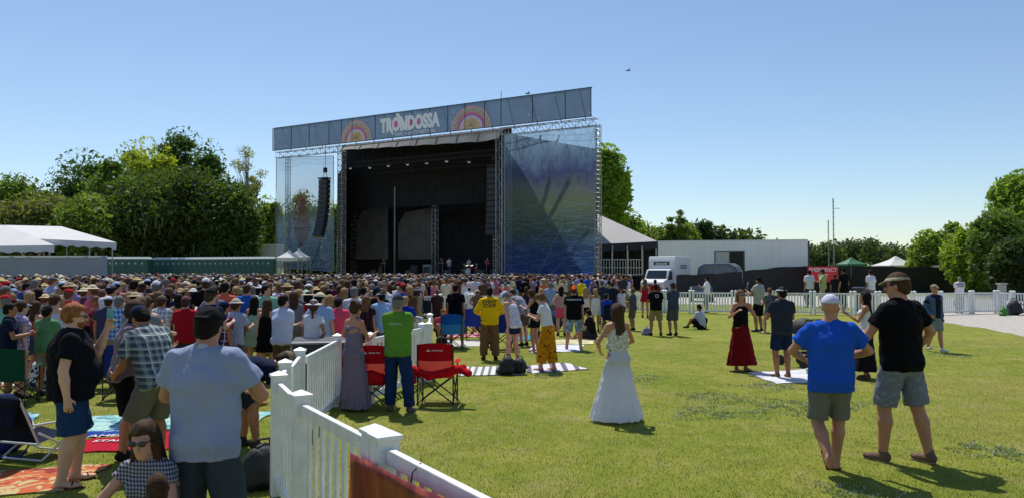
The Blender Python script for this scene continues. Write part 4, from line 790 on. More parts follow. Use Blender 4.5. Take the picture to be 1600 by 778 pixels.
# ------------------------------------------------------------------ vehicles
WP = mat('white_paint', (.72, .73, .74), .3, .06, .6); GL = mat('dark_glass', (.02, .025, .03), .08, 0, spec=.8); RUB = mat('rubber', (.015, .015, .015), .8, 0); CHR = mat('chrome_trim', (.5, .5, .5), .25, 0, metal=.8)
def wheel(x, y, r_, par, w_=.25):
    o = MB().lathe([(r_ * .75, -w_ / 2), (r_, -w_ / 2 + .03), (r_, w_ / 2 - .03), (r_ * .75, w_ / 2)], n=24).build('tyre', RUB); h = empty('wheel', (x, y, r_), 0); h.parent = par; o.parent = h; o.rotation_euler = (R(90), 0, 0)
    q = MB().lathe([(r_ * .62, -w_ / 2 - .005), (r_ * .62, w_ / 2 + .005)], n=16).build('rim', CHR, h); q.rotation_euler = (R(90), 0, 0)
def box_truck():
    c = dp(1040, 422, 61.5); r = empty('box_truck', (c.x + .2, 62.5, 0), R(-122), 'white rental box truck with name panels, parked behind the black mesh fence', 'truck')
    profile([(.9, .75), (-2.9, .75), (-2.9, 3.20), (.75, 3.20), (.9, 2.9)], 2.25, 'cargo_box', mat('white_paint', (.74, .75, .76), .45, .04, .6), r)
    profile([(.95, .45), (3.0, .45), (3.08, 1.0), (2.95, 1.2), (2.2, 1.38), (1.75, 2.1), (.95, 2.2)], 1.95, 'cab', WP, r, .06)
    MB().add([(2.24, -.85, 1.40), (2.24, .85, 1.40), (1.80, .78, 2.06), (1.80, -.78, 2.06)], [(0, 1, 2, 3)]).build('windscreen', GL, r)
    for s in (-1, 1):
        MB().add([(1.1, s * .98, 1.3), (2.05, s * .98, 1.3), (1.72, s * .98, 1.98), (1.1, s * .98, 2.0)], [(0, 1, 2, 3)]).build('side_window', GL, r); MB().box((3.04, s * .75, .98), (.1, .32, .24)).build('headlight', mat('lamp_glass', (.6, .62, .65), .1, 0), r, bevel=.03); MB().box((2.0, s * 1.2, 1.55), (.1, .2, .32)).bar((2.0, s * .98, 1.4), (2.0, s * 1.2, 1.5), .03).build('mirror', BLK, r)
    MB().box((3.09, 0, .85), (.04, 1.2, .22)).build('grille', BLK, r); MB().box((3.1, 0, .55), (.14, 1.9, .16)).build('bumper', mat('bumper_grey', (.2, .2, .2), .5, 0), r)
    for x in (2.4, -1.9):
        for y in (-.9, .9): wheel(x, y, .36, r)
    TEAL = mat('dark_teal', (.01, .045, .04), .5, 0)
    p_ = MB().box((.915, 0, 2.62), (.03, 1.35, .28)).build('sign_panel', TEAL, r); o = lettering('Enterprise', .26, mat('white_print', (.75, .75, .75), .5, 0), p_, (.936, 0, 2.62), (R(90), 0, R(90)), .004); o.scale = (.9, 1, 1)
    p_ = MB().box((-1.2, 1.14, 2.35), (1.5, .02, .3)).build('sign_panel', mat('dark_teal', (.01, .10, .08), .5, 0), r); lettering('Enterprise', .3, mat('white_print', (.75, .75, .75), .5, 0), p_, (-1.2, 1.157, 2.35), (R(90), 0, R(180)), .004)
box_truck()
def van():
    c = dp(1134, 425, 62); r = empty('cargo_van', (c.x, 63, 0), R(-35), 'dark high-roofed van showing only its roof and windows above the mesh fence', 'van'); r.scale = (.8, .9, 1)
    DP = mat('dark_paint', (.07, .085, .11), .15, .05, spec=.8); VG = mat('sky_tint_glass', (.11, .16, .21), .1, 0)  # window blue has the sky's reflection mixed into its colour
    profile([(-2.4, .5), (-2.45, 1.3), (-2.25, 2.35), (-1.6, 2.62), (1.0, 2.66), (1.6, 2.4), (2.1, 1.5), (2.9, 1.25), (3.0, .5)], 1.95, 'body', DP, r, .15)
    for s in (-1, 1):
        for x0, x1 in ((-2.0, -.7), (-.6, .7), (.8, 1.65)): MB().add([(x0, s * .985, 1.5), (x1, s * .985, 1.5), (x1 - (.3 if x1 > 1 else 0), s * .985, 2.25), (x0, s * .985, 2.25)], [(0, 1, 2, 3)]).build('side_window', VG, r)
        MB().box((2.95, s * .75, 1.0), (.1, .3, .2)).build('headlight', mat('lamp_glass', (.6, .62, .65), .1, 0), r)
    MB().add([(2.12, -.85, 1.53), (2.12, .85, 1.53), (1.64, .75, 2.38), (1.64, -.75, 2.38)], [(0, 1, 2, 3)]).build('windscreen', VG, r)
    for x in (1.9, -1.7):
        for y in (-.85, .85): wheel(x, y, .36, r)
van()
def car():
    c = dp(1093, 450, 60); r = empty('parked_car', (dp(1095, 450, 50).x, 50, 0), R(80), 'low dark car bonnet beside the black mesh fence behind the white truck', 'car'); r.scale = (.72, .85, .72); DP = mat('black_paint', (.01, .01, .012), .12, 0, spec=.8)
    profile([(-1.6, .35), (-1.7, .8), (-1.2, 1.0), (-.6, 1.38), (.5, 1.38), (1.0, .98), (1.7, .85), (1.75, .35)], 1.7, 'body', DP, r, .1)
    for s in (-1, 1): MB().add([(-1.0, s * .86, 1.02), (.85, s * .86, 1.0), (.45, s * .86, 1.3), (-.55, s * .86, 1.3)], [(0, 1, 2, 3)]).build('side_window', GL, r)
    for x in (1.1, -1.1):
        for y in (-.78, .78): wheel(x, y, .3, r, .2)
car()
def trailer():
    a, b = dp(1028, 376, 70), dp(1262, 373, 66.5); a.z = b.z = 0; d = b - a; L = d.length; r = empty('office_trailer', a, math.atan2(d.y, d.x), 'long white expandable trailer with an open side doorway behind the mesh fence', 'trailer')
    zt = 4.75; g = MB(); g.box((L / 2, 1.25, (zt + 1.0) / 2), (L, 2.5, zt - 1.0)); bo = g.build('body', mat('trailer_white', (.86, .86, .85), .5, .06, .4, .05, 2), r, bevel=.06)
    g = MB()
    for i in range(1, 22): g.box((L * i / 22, -.004, zt / 2 + .5), (.02, .01, zt - 1.2))
    g.box((L / 2, -.02, zt - .04), (L, .05, .10)); g.box((L / 2, -.02, 1.06), (L, .05, .1)); g.build('trim', mat('trim_grey', (.70, .70, .70), .5, 0), r)
    x0, x1 = L * (1120 - 1028) / 234, L * (1165 - 1028) / 234; zD = 3.78
    MB().box(((x0 + x1) / 2, -.012, (zD + 1.2) / 2), (x1 - x0 + .15, .03, zD - 1.1)).build('door_frame', mat('frame_grey', (.10, .10, .10), .5, 0), r)
    MB().box((x0 + (x1 - x0) * .25, -.035, (zD + 1.2) / 2), ((x1 - x0) * .47, .03, zD - 1.3)).build('window', mat('pale_window', (.45, .46, .45), .3, .1), r)
    MB().box((x0 + (x1 - x0) * .75, -.035, (zD + 1.2) / 2), ((x1 - x0) * .46, .03, zD - 1.3)).build('doorway', mat('dark_interior', (.03, .028, .026), .9, 0), r)
    for s in (.12, .85, .92): 
        for y in (.2, 2.3): wheel(L * s, y, .5, r, .3)
    MB().tube([(L * .3, .3, 0), (L * .3, .3, 1.0)], .06, 6).build('landing_leg', BLK, r)
trailer()
a = dp(1253, 374, 71); b = dp(1271, 374, 71)
r = empty('cargo_trailer', (a.x - 1, 72, 0), R(3), 'end of a second white trailer with a dark rear frame, past the long trailer', 'trailer'); W = b.x - a.x + 1
MB().box((W / 2, 5, 2.85), (W, 10, 3.9)).build('body', WP, r, bevel=.05); MB().box((W - .12, -.04, 2.85), (.34, .08, 3.9)).box((W / 2, -.04, 4.72), (W, .08, .14)).build('rear_frame', mat('frame_dark', (.06, .06, .065), .4, 0), r)
for y in (2, 8): 
    for x in (.3, W - .3): h = wheel(x, y, .5, r)
# ------------------------------------------------------------------ black mesh fence
MESH = mat('black_mesh', (.014, .015, .018), .85, .25, .5, .5, 1.5)
pts = [(1057, 429, 58), (1100, 428, 58.5), (1140, 425.5, 60), (1180, 421, 61.5), (1230, 416, 63), (1300, 415, 65), (1360, 415.5, 67), (1430, 416.5, 69), (1500, 418.5, 70), (1562, 421, 71), (1640, 423, 72)]
r = empty('mesh_fence', (dp(1057, 429, 58).x, 58, 0), 0, 'long black mesh privacy fence behind the gravel path and picket fence', 'fence'); o0 = r.location
g = MB(); P3 = [dp(*q) - o0 for q in pts]; dense = []
for p, q in zip(P3, P3[1:]): dense += [p.lerp(q, i / 8) for i in range(8)]
dense.append(P3[-1]); vs = []
for i, p in enumerate(dense): vs += [(p.x, p.y + .06 * math.sin(i * 1.3), .0), (p.x, p.y + .1 * math.sin(i * 1.3 + 1), p.z + .03 * math.sin(i * .9))]
g.add(vs, [(2 * i, 2 * i + 2, 2 * i + 3, 2 * i + 1) for i in range(len(dense) - 1)]); g.build('mesh_screen', MESH, r, smooth=True)
for i in range(0, len(dense), 4): p = dense[i]; MB().tube([(p.x, p.y + .1, 0), (p.x, p.y + .1, p.z + .08)], .03, 6).build('fence_post', mat('galvanised', (.3, .3, .3), .4, 0, metal=.5), r)
RS = mat('exit_red', (.62, .015, .03), .5, .06); a, b = dp(1262, 416, 62.6), dp(1307, 440, 62.9)
r = empty('exit_sign', ((a.x + b.x) / 2, 62.6, (a.z + b.z) / 2), 0, 'red banner with white EMERGENCY EXIT lettering on the black mesh fence', 'sign'); W, H_ = b.x - a.x, a.z - b.z
q = MB().box((0, 0, 0), (W, .02, H_)).build('banner_sheet', RS, r); wh = mat('exit_white', (.7, .7, .7), .5, 0)
o = lettering('EMERGENCY', .5, wh, q, (0, -.02, H_ * .28), bold=.006); o.scale = (W * .92 / o.dimensions.x,) * 2 + (1,) if o.dimensions.x else (1, 1, 1)
bpy.context.view_layer.update(); k_ = W * .92 / max(.1, o.dimensions.x / o.scale.x); o.scale = (k_, k_ * 1.1, 1)
o = lettering('EXIT', .5, wh, q, (0, -.02, -H_ * .12), bold=.006); o.scale = (k_, k_ * 1.1, 1)
# ------------------------------------------------------------------ small tents
def peak_tent(px, ptop, peave, pxl, pxr, Y, label, m, walls=None, pbase=None, name='peaked_tent'):
    c = dp(px, peave, Y); r = empty(name, (c.x, Y + (dp(pxr, 0, Y).x - dp(pxl, 0, Y).x) / 2, 0), R(6), label, 'tent'); W = (dp(pxr, peave, Y).x - dp(pxl, peave, Y).x) / 2; ze = c.z; zp = dp(px, ptop, Y).z
    g = MB(); N_ = 8
    prof = [(W, ze - .25), (W, ze), (W * .62, ze + (zp - ze) * .30), (W * .3, ze + (zp - ze) * .60), (W * .1, zp - (zp - ze) * .1), (.02, zp)]
    vs = []; fs = []
    for q, z in prof:
        for i in range(4 * N_):
            k, f = divmod(i, N_); f /= N_; cs = [(-1, -1), (1, -1), (1, 1), (-1, 1)]; a_, b_ = cs[k], cs[(k + 1) % 4]; vs.append(((a_[0] + (b_[0] - a_[0]) * f) * q, (a_[1] + (b_[1] - a_[1]) * f) * q, z - (.1 * math.sin(math.pi * f) if z == ze - .25 else 0)))
    M_ = 4 * N_
    for j in range(len(prof) - 1):
        for i in range(M_): fs.append((j * M_ + i, j * M_ + (i + 1) % M_, (j + 1) * M_ + (i + 1) % M_, (j + 1) * M_ + i))
    g.add(vs, fs); g.build('canopy', m, r, smooth=False)
    for x in (-1, 1):
        for y in (-1, 1): MB().tube([(x * W * .98, y * W * .98, 0), (x * W * .98, y * W * .98, ze)], .04, 6).build('leg', ALU, r)
    return r
WC = mat('white_canopy', (.74, .74, .74), .7, .05, .5, .1, 2, trans=.25)
peak_tent(1413, 399, 414, 1388, 1440, 84, 'white peaked tent roof beyond the black mesh fence', WC)
peak_tent(1338, 401, 412, 1321, 1355, 92, 'green peaked tent beyond the black mesh fence', mat('green_canopy', (.012, .13, .05), .6, .1, .5), name='green_tent')
peak_tent(447, 389, 402, 428, 462, 74, 'white peaked tent seen through the left printed panel, nearer the trees', WC)
peak_tent(462, 388, 401, 448, 480, 76, 'white peaked tent seen through the left printed panel, nearer the stage', WC)
r = empty('flat_container', (dp(1475, 417, 80).x, 80, 0), 0, 'pale flat roofed cabin just showing above the mesh fence by the trees', 'cabin'); MB().box((0, 0, 1.28), (1.9, 3, 2.3)).build('wall', mat('cabin_grey', (.4, .4, .4), .6), r); MB().box((0, 0, 2.5), (2.1, 3.2, .14)).build('roof', WP, r)
# left canopy shelters and tarp wall
def shelter(pl, pr_, ztop_l, Y, label, ridge, eave, dpth=5, rt=None):
    a, b = dp(pl, eave[0], Y), dp(pr_, eave[1], Y); r = empty('canopy_shelter', (a.x, Y, 0), 0, label, 'tent'); L = b.x - a.x; r0, r1 = dp(ridge[0], ridge[1], Y + dpth), dp(ridge[2], ridge[3], Y + dpth); zl = a.z
    g = MB(); g.add([(0, 0, a.z), (L, 0, b.z), (r1.x - a.x, dpth, r1.z), (r0.x - a.x, dpth, r0.z), (L * 1.0 + b.x * 2 * dpth / Y, 2 * dpth, b.z), (a.x * 2 * dpth / Y, 2 * dpth, a.z)], [(0, 1, 2, 3), (3, 2, 4, 5), (1, 4, 2)]); g.build('canopy', WC, r)
    g = MB(); g.grid(lambda u, v: (L * u, -.01, a.z + (b.z - a.z) * u - (.45 + .06 * math.sin(u * 40)) * v), 40, 1); g.build('valance', mat('valance', (.62, .62, .64), .8, .05), r)
    for i in range(4):
        x = L * (.06 + .88 * i / 3); MB().tube([(x, .1, 0), (x, .1, a.z + (b.z - a.z) * x / L)], .05, 6).build('leg', ALU, r)
shelter(-60, 85, 0, 53, 'white canopy roof furthest left above the grey tarp wall', (-70, 352, 10, 352), (385, 383))
shelter(60, 182, 0, 54.5, 'white canopy roof nearest the trees above the grey tarp wall', (8, 352, 96, 354), (373, 379))
TW = mat('tarp', (.25, .28, .35), .75, .08, .4, .3, 1.5)
a, b = dp(-60, 401, 50), dp(168, 401, 50); r = empty('tarp_wall', (a.x, 50, 0), 0, 'long grey-blue tarp wall below the white canopy roofs', 'wall'); g = MB(); g.grid(lambda u, v: ((b.x - a.x) * u, .05 * math.sin(u * 50), a.z * v + .04 * math.sin(u * 60) * v), 120, 2); g.build('tarp_sheet', TW, r, smooth=True)
MB().bar((0, .02, a.z + .02), (b.x - a.x, .02, a.z + .02), .10).build('top_rail', WP, r)
# equipment under the shelters
for i, (px, py) in enumerate([(37, 395), (62, 393), (118, 392), (150, 394)]):
    q = dp(px, py, 52); person((q.x, 52, 1.56), 'staff member standing on the platform under the white canopies, %s' % ['leftmost', 'second from the left', 'third from the left', 'nearest the crowd'][i], [(('shirt', .5, .05, .01), cloth(('#2a3040', '#4a4a50', '#30302e', '#25304a')[i])), (('shorts', .9, .02), cloth('#303030')), (('cap',), cloth('#202020'))], rz=180 - 40 * i, group='staff under the canopies')
q = MB(); q.box((dp(60, 390, 52).x, 52, .8), (11, 2.4, 1.5)); r = q.build('platform', BLK); tag(r, 'dark raised platform behind the grey tarp wall', 'platform')
# portable toilets on a low grass bank
g = MB(); x0, x1 = dp(150, 400, 80).x, dp(470, 400, 80).x; g.grid(lambda u, v: (x0 - 30 + (x1 - x0 + 34) * u, 72 + 60 * v, 1.15 * min(1, max(0, v * 12)) * min(1, (1 - u) * 12) - .02), 24, 24); tag(g.build('grass_bank', GR), kind='structure')
TQ = mat('toilet_teal', (.02, .11, .11), .45, .12, .5); TR = mat('toilet_roof', (.55, .58, .58), .5, .05)
def toilet(x, y, lab):
    r = empty('portable_toilet', (x, y, 1.15), R(rnd.uniform(-2, 2)), lab, 'portable toilet', 'row of teal portable toilets under the trees'); MB().box((0, 0, 1.05), (1.1, 1.1, 2.1)).build('cabin', TQ, r, bevel=.03)
    MB().add([(-.6, -.6, 2.105), (.6, -.6, 2.105), (.6, .6, 2.105), (-.6, .6, 2.105), (-.45, -.4, 2.33), (.45, -.4, 2.33), (.45, .4, 2.33), (-.45, .4, 2.33)], [(0, 1, 5, 4), (1, 2, 6, 5), (2, 3, 7, 6), (3, 0, 4, 7), (4, 5, 6, 7), (3, 2, 1, 0)]).build('roof', TR, r)
    MB().box((0, -.565, 1.0), (.8, .03, 1.8)).build('door', mat('toilet_door', (.015, .09, .09), .5, .1), r); MB().box((0, -.59, 1.65), (.18, .01, .18)).build('door_sign', mat('sticker', (.4, .5, .5), .5, 0), r)
for i in range(22):
    px = 250 + i * 8.2; q = dp(px, 415, 84 - i * .25); toilet(q.x, q.y, 'teal portable toilet with a pale roof in the row under the big trees')
for i in range(6):
    px = 176 + i * 10; q = dp(px, 415, 80); toilet(q.x, q.y, 'teal portable toilet with a pale roof in the row under the big trees')
r = empty('container', (dp(372, 400, 90).x, 92, 0), 0, 'pale green metal container behind the portable toilets', 'container'); MB().box((0, 0, 2.75), (2.5, 3, 5.5)).build('body', mat('mint', (.32, .50, .42), .5, .06), r, bevel=.03); MB().box((.3, -1.52, 2.75), (.05, .03, 5.3)).box((-1.1, -1.52, 2.75), (.05, .03, 5.3)).build('seam', mat('mintd', (.15, .25, .2), .5, 0), r)
r = empty('white_shed', (dp(411, 400, 92).x, 94, 0), 0, 'white shed behind the portable toilets beside the stage', 'shed'); MB().box((0, 0, 2.55), (3.0, 3, 5.1)).build('wall', mat('shedw', (.6, .6, .6), .5, .06), r, bevel=.03); MB().box((0, 0, 5.16), (3.2, 3.2, .12)).build('roof', WP, r)
# bins, pillar, bags, masts
def bin_(px, py, ptop, m, lab):
    p = gp(px, py); z = dp(px, ptop, p.y).z; r = empty('litter_bin', p, .2, lab, 'bin'); MB().lathe([(.24, 0), (.29, z * .9), (.31, z * .9), (.31, z * .94)], n=20).build('barrel', m, r, smooth=False)
    MB().lathe([(.32, z * .94), (.33, z), (.2, z + .03)], n=20).build('rim', mat('bin_liner', (.015, .015, .017), .3, .1, 6, .6, 12), r)
bin_(1343, 489, 449, mat('bin_black', (.02, .02, .022), .5, .2, 4), 'tall black litter bin with bin liner by the picket fence'); bin_(1364, 490, 462, mat('bin_blue', (.03, .12, .22), .5, .2, 4), 'blue litter bin beside the black one')
p = gp(1566, 480, 0); r = empty('stone_pillar', p, 0, 'pale stone gate pillar behind the picket fence by the trees', 'pillar'); z = dp(1566, 444, p.y).z; MB().box((0, 0, z / 2), (.32, .32, z)).build('shaft', mat('stone', (.35, .34, .32), .8, .15, 5, .4, 15), r, bevel=.01); MB().box((0, 0, z + .04), (.42, .42, .08)).build('cap', mat('stone', (.35, .34, .32), .8, .15, 5, .4, 15), r)
def mast(px, ptop, Y, lab, arm=None):
    b = dp(px, 415, Y); zt = dp(px, ptop, Y).z; r = empty('radio_mast', (b.x, Y, 0), 0, lab, 'mast'); w_ = .22; g = MB(); truss(g, (0, 0, 0), (0, 0, zt), w_, n=int(zt / 1.5), r=.035, rr=.02); g.build('lattice', mat('mast_grey', (.30, .31, .33), .6, 0), r)
    if arm: x = arm * Y / F; z = dp(px, arm and 326, Y).z; MB().bar((0, 0, z), (x, 0, z), .12).build('antenna_arm', mat('mast_grey', (.30, .31, .33), .6, 0), r)
mast(1303, 310, 200, 'taller thin radio mast with a side arm above the far trees', 11); mast(1295, 344, 230, 'shorter thin radio mast above the far trees')
for px, py, lab, Y in ((982, 111, 'small dark bird flying high in the open sky', 60), (825, 147, 'small dark bird flying just above the header banner', 58)):
    p = dp(px, py, Y); r = empty('bird', p, .3, lab, 'bird'); V_, Q_ = surface([P((-.14, 0, 0), (.16, 0, .03), .05, .035), P((0, 0, .02), (-.03, .32, .12), (.07, .02), (.02, .01), L=(1, 0, 0)), P((0, 0, .02), (-.03, -.32, .12), (.07, .02), (.02, .01), L=(1, 0, 0)), P((-.14, 0, 0), (-.26, 0, 0), (.03, .01), (.05, .01), L=(0, 1, 0))], .012)
    link('body', mesh_np('body', V_, [Q_], mat('feather', (.02, .02, .02), .7, 0), smooth=True), r)
# ------------------------------------------------------------------ trees
def leaf_mat(c, var=.45, trans=.45):
    c = tuple(x * m__ for x, m__ in zip(c, (1.65, 1.55, 1.5)))
    key = ('leaf', c, var)
    if key in _mc: return _mc[key]
    m, n, b = newmat('foliage'); L = n.links.new; g = n.nodes.new('ShaderNodeNewGeometry'); tc = n.nodes.new('ShaderNodeTexCoord'); ns = n.nodes.new('ShaderNodeTexNoise'); ns.inputs['Scale'].default_value = .45; ns.inputs['Detail'].default_value = 4; L(tc.outputs['Object'], ns.inputs[0])
    f = math_(n, 'ADD', math_(n, 'MULTIPLY', g.outputs['Random Per Island'], .9), math_(n, 'MULTIPLY', math_(n, 'SUBTRACT', ns.outputs[0], .5), 2.0))
    f = math_(n, 'ADD', math_(n, 'MULTIPLY', f, var * 1.3), 1 - var * .6)
    v = n.nodes.new('ShaderNodeVectorMath'); v.operation = 'SCALE'; v.inputs[0].default_value = c; L(f, v.inputs['Scale']); L(v.outputs[0], b.inputs[0]); b.inputs['Roughness'].default_value = .6; b.inputs['Specular IOR Level'].default_value = .3
    tr = n.nodes.new('ShaderNodeBsdfTranslucent'); v2 = n.nodes.new('ShaderNodeVectorMath'); v2.operation = 'MULTIPLY'; v2.inputs[1].default_value = (1.3, 1.4, .5); L(v.outputs[0], v2.inputs[0]); L(v2.outputs[0], tr.inputs[0])
    ms = n.nodes.new('ShaderNodeMixShader'); ms.inputs[0].default_value = trans; L(b.outputs[0], ms.inputs[1]); L(tr.outputs[0], ms.inputs[2]); L(ms.outputs[0], n.nodes['Material Output'].inputs[0]); _mc[key] = m; return m
BARK = mat('bark', (.09, .075, .06), .9, .3, 3, .6, 10)
def leaf_quads(r, C_, N_, rad, s, flat=.75, hang=0):
    """C_: clump centres (k,3), N_ leaves, rad per clump"""
    k = r.integers(0, len(C_), N_); d = r.normal(size=(N_, 3)); ln_ = np.linalg.norm(d, axis=1); d /= ln_[:, None]; rr = rad[k] * np.where(r.random(N_) < .45, np.minimum(ln_ * .5, 1.18), r.random(N_) ** .45); pos = C_[k] + d * rr[:, None] * [1, 1, flat]
    a = r.normal(size=(N_, 3)); a /= np.linalg.norm(a, axis=1)[:, None]; b = np.cross(a, r.normal(size=(N_, 3))); b /= np.linalg.norm(b, axis=1)[:, None]; sz = s * r.uniform(.6, 1.4, N_)[:, None]
    a = a * sz; b = b * sz * .55; V = np.stack([pos - a, pos + b, pos + a, pos - b], 1).reshape(-1, 3); return V, np.arange(4 * N_).reshape(-1, 4)
def tree(px, ptop, wpx, Y, label, col, name='leafy_tree', n=9000, ls=.30, low=.12, clump=26, dens=1.0, moss=0, group=None, sparse=False, seed=None, baseY=None, var=.45, skew=0):
    seed = seed if seed is not None else int(px + ptop * 3); r = np.random.default_rng(seed); c = dp(px, 400, Y); H_ = dp(px, ptop, Y).z; W = wpx * Y / F
    n = int(n * 1.45)
    root = empty(name, (c.x, Y, 0), 0, label, 'tree', group); zc = H_ * (1 + low) / 2; rz_ = H_ * (1 - low) / 2
    K = int(clump); th = r.uniform(0, 2 * np.pi, K); ph = np.arccos(r.uniform(-.75, 1, K)); q = r.uniform(.25, .97, K) ** .75; CR = r.uniform(.17, .38, K) * min(W, H_) * .5 * (1 if not sparse else .8)
    cen = np.stack([np.cos(th) * np.sin(ph) * q * (W / 2 - CR * .8), np.sin(th) * np.sin(ph) * q * (W / 2 - CR * .8) * .8, zc + np.cos(ph) * q * (rz_ - CR * .7)], 1); cen[:, 0] += skew * W * (cen[:, 2] / H_ - .5)
    V, Q = leaf_quads(r, cen, int(n), CR * (1.15 if not sparse else 1.3), ls)
    if not sparse:   # fill between the clumps
        V2, Q2 = leaf_quads(r, np.array([[0., 0, 0]]), int(n * .55), np.array([1.]), .001, 1); M2 = V2.reshape(-1, 4, 3).mean(1); V2 = np.repeat(M2 * [W * .40, W * .34, rz_ * .86] + [0, 0, zc + rz_ * .02] + np.stack([skew * W * M2[:, 2] * .4, 0 * M2[:, 2], 0 * M2[:, 2]], 1), 4, 0); a_ = r.normal(size=(len(M2), 3)); b_ = r.normal(size=(len(M2), 3)); sz_ = ls * r.uniform(.35, .8, len(M2))[:, None]; off_ = np.stack([-a_ * sz_, b_ * sz_ * .6, a_ * sz_, -b_ * sz_ * .6], 1).reshape(-1, 3); V2 = V2 + off_; Q = np.concatenate([Q, Q2 + len(V)]); V = np.concatenate([V, V2])
    link('crown', mesh_np('crown', V, [Q], leaf_mat(col, var)), root)
    if moss:
        k = r.integers(0, len(cen), moss); p0 = cen[k] + r.normal(0, 1, (moss, 3)) * CR[k][:, None] * .6; p0[:, 1] -= W * .1; ln = r.uniform(.3, 1.3, moss); dx = r.uniform(.03, .10, moss); z0 = np.zeros(moss)
        A = np.stack([p0 + np.stack([-dx, z0, z0], 1), p0 + np.stack([dx, z0, z0], 1), p0 + np.stack([dx * .3, z0 + .1, -ln], 1), p0 + np.stack([-dx * .5, z0 + .1, -ln * .9], 1)], 1).reshape(-1, 3); tag(link('hanging_moss', mesh_np('hanging_moss', A, [np.arange(4 * moss).reshape(-1, 4)], mat('moss', (.085, .10, .06), .9, .2)), root), kind='stuff')
    g = MB(); tr_ = max(.12, H_ * .022); g.tube([(0, 0, 0), (.1, 0, H_ * .2), (-.05, .1, H_ * .42), (.1, 0, H_ * .66)], [tr_ * 1.5, tr_, tr_ * .75, tr_ * .3], 8)
    order = np.argsort(cen[:, 2])[:: max(1, K // 14)]
    for i in order:
        t_ = cen[i]; z0 = H_ * (.18 + .35 * min(1, t_[2] / H_)); m_ = (t_[0] * .4 + r.normal() * .3, t_[1] * .4, z0 + (t_[2] - z0) * .45); g.tube([(0, 0, z0), m_, tuple(t_)], [tr_ * .5, tr_ * .3, tr_ * .1], 6, False) if not sparse else g.tube([(0, 0, z0), m_, tuple(t_)], [tr_ * .32, tr_ * .16, tr_ * .05], 5, False)
        if sparse:
            for _ in range(4): e_ = t_ + r.normal(0, 1, 3) * CR[i] * .9; g.tube([m_, tuple((t_ + np.array(m_)) / 2 + r.normal(0, .2, 3)), tuple(e_)], [tr_ * .14, tr_ * .08, tr_ * .03], 4, False)
    g.build('trunk', BARK if name != 'bare_tree' else mat('pale_bark', (.30, .29, .22), .9, .2), root, smooth=True); return root
DG, MG, LG, YG, OL = (.042, .078, .020), (.080, .125, .026), (.125, .18, .038), (.20, .24, .03), (.105, .12, .045)
TG = 'trees behind the crowd'
tree(20, 274, 150, 112, 'mid green tree at the far left edge, partly cut by the frame', MG, n=11000, group=TG)
tree(-40, 304, 170, 100, 'olive green tree cut by the frame above the canopies', OL, n=11000, group=TG)
tree(128, 235, 130, 122, 'dark green tree with a rounded top, second from the left edge', DG, n=11000, group=TG)
tree(175, 250, 120, 104, 'fresh green tree between the dark round tree and the tallest trees', MG, n=11000, group=TG)
tree(60, 300, 150, 92, 'grey-olive bushy tree just above the white canopy roofs', OL, n=12000, ls=.28, group=TG, low=.05)
tree(150, 305, 150, 90, 'yellow-green bushy tree right above the tarp wall end', (.10, .145, .03), n=12000, group=TG, low=.05)
tree(208, 222, 90, 126, 'bright green feathery tree left of the tallest crowns', LG, n=8000, group=TG)
tree(232, 218, 110, 118, 'yellow-green tree catching the light among the tallest crowns', YG, n=9000, group=TG)
tree(282, 202, 120, 128, 'tallest dark tree with broken clumpy top', DG, n=11000, group=TG, clump=34)
tree(326, 220, 70, 126, 'narrow dark tree top right of the tallest tree', DG, n=6000, group=TG, clump=16)
tree(295, 262, 230, 92, 'huge dark live oak hung with grey moss behind the portable toilets', (.042, .066, .017), 'oak_tree', n=30000, ls=.27, low=.04, clump=60, moss=700, group=TG)
tree(225, 268, 150, 94, 'broad dark oak left of the huge mossy oak', (.05, .078, .020), 'oak_tree', n=18000, ls=.27, low=.04, clump=40, moss=300, group=TG)
tree(355, 285, 120, 90, 'dark oak with drooping branches beside the printed panel', (.052, .088, .020), 'oak_tree', n=15000, ls=.27, low=.06, clump=34, moss=200, group=TG)
tree(387, 226, 66, 110, 'pale nearly bare tree with thin twigs left of the stage', (.15, .17, .08), 'bare_tree', n=3200, ls=.13, clump=26, low=.3, group=TG, sparse=True)
tree(418, 308, 60, 108, 'light green tree low beside the stage panel', LG, n=6000, group=TG, low=.05)
tree(470, 300, 80, 118, 'green tree seen through the left printed panel', MG, n=7000, group=TG, low=.05)
tree(530, 310, 60, 122, 'green tree seen behind the left truss tower', LG, n=5000, group=TG, low=.05)
tree(950, 228, 78, 98, 'tall bright green tree rising behind the right printed panel', (.13, .21, .028), n=11000, clump=30, low=.3, group='trees behind the stage')
tree(880, 255, 90, 100, 'green tree behind the right printed panel', MG, n=8000, group='trees behind the stage')
tree(975, 325, 80, 112, 'low green tree behind the backstage tent roof', LG, n=8000, low=.05, group='trees behind the stage')
tree(1005, 345, 60, 118, 'small light tree between the tent roof and the thin-limbed tree', LG, n=5000, low=.05, group='trees behind the stage')
tree(1060, 323, 44, 116, 'thin-limbed airy tree above the long white trailer', MG, 'airy_tree', n=1900, ls=.20, clump=26, low=.25, group='trees behind the trailer', sparse=True)
tree(1038, 352, 50, 120, 'low bushy tree left above the trailer roof', MG, n=4500, low=.05, group='trees behind the trailer')
tree(1078, 350, 44, 122, 'bushy tree behind the thin-limbed one', LG, n=4500, low=.05, group='trees behind the trailer')
tree(1100, 344, 38, 124, 'dark pine with dense flat top above the trailer', (.025, .048, .022), 'pine_tree', n=4500, low=.4, group='trees behind the trailer')
RG = 'trees at the right edge'
tree(1618, 264, 160, 66, 'big leafy tree filling the right edge of the view', (.12, .185, .032), n=26000, ls=.22, clump=50, low=.02, group=RG)
tree(1560, 330, 96, 62, 'dark leafy tree just left of the big edge tree', (.065, .11, .024), n=18000, ls=.20, clump=40, low=.02, group=RG)
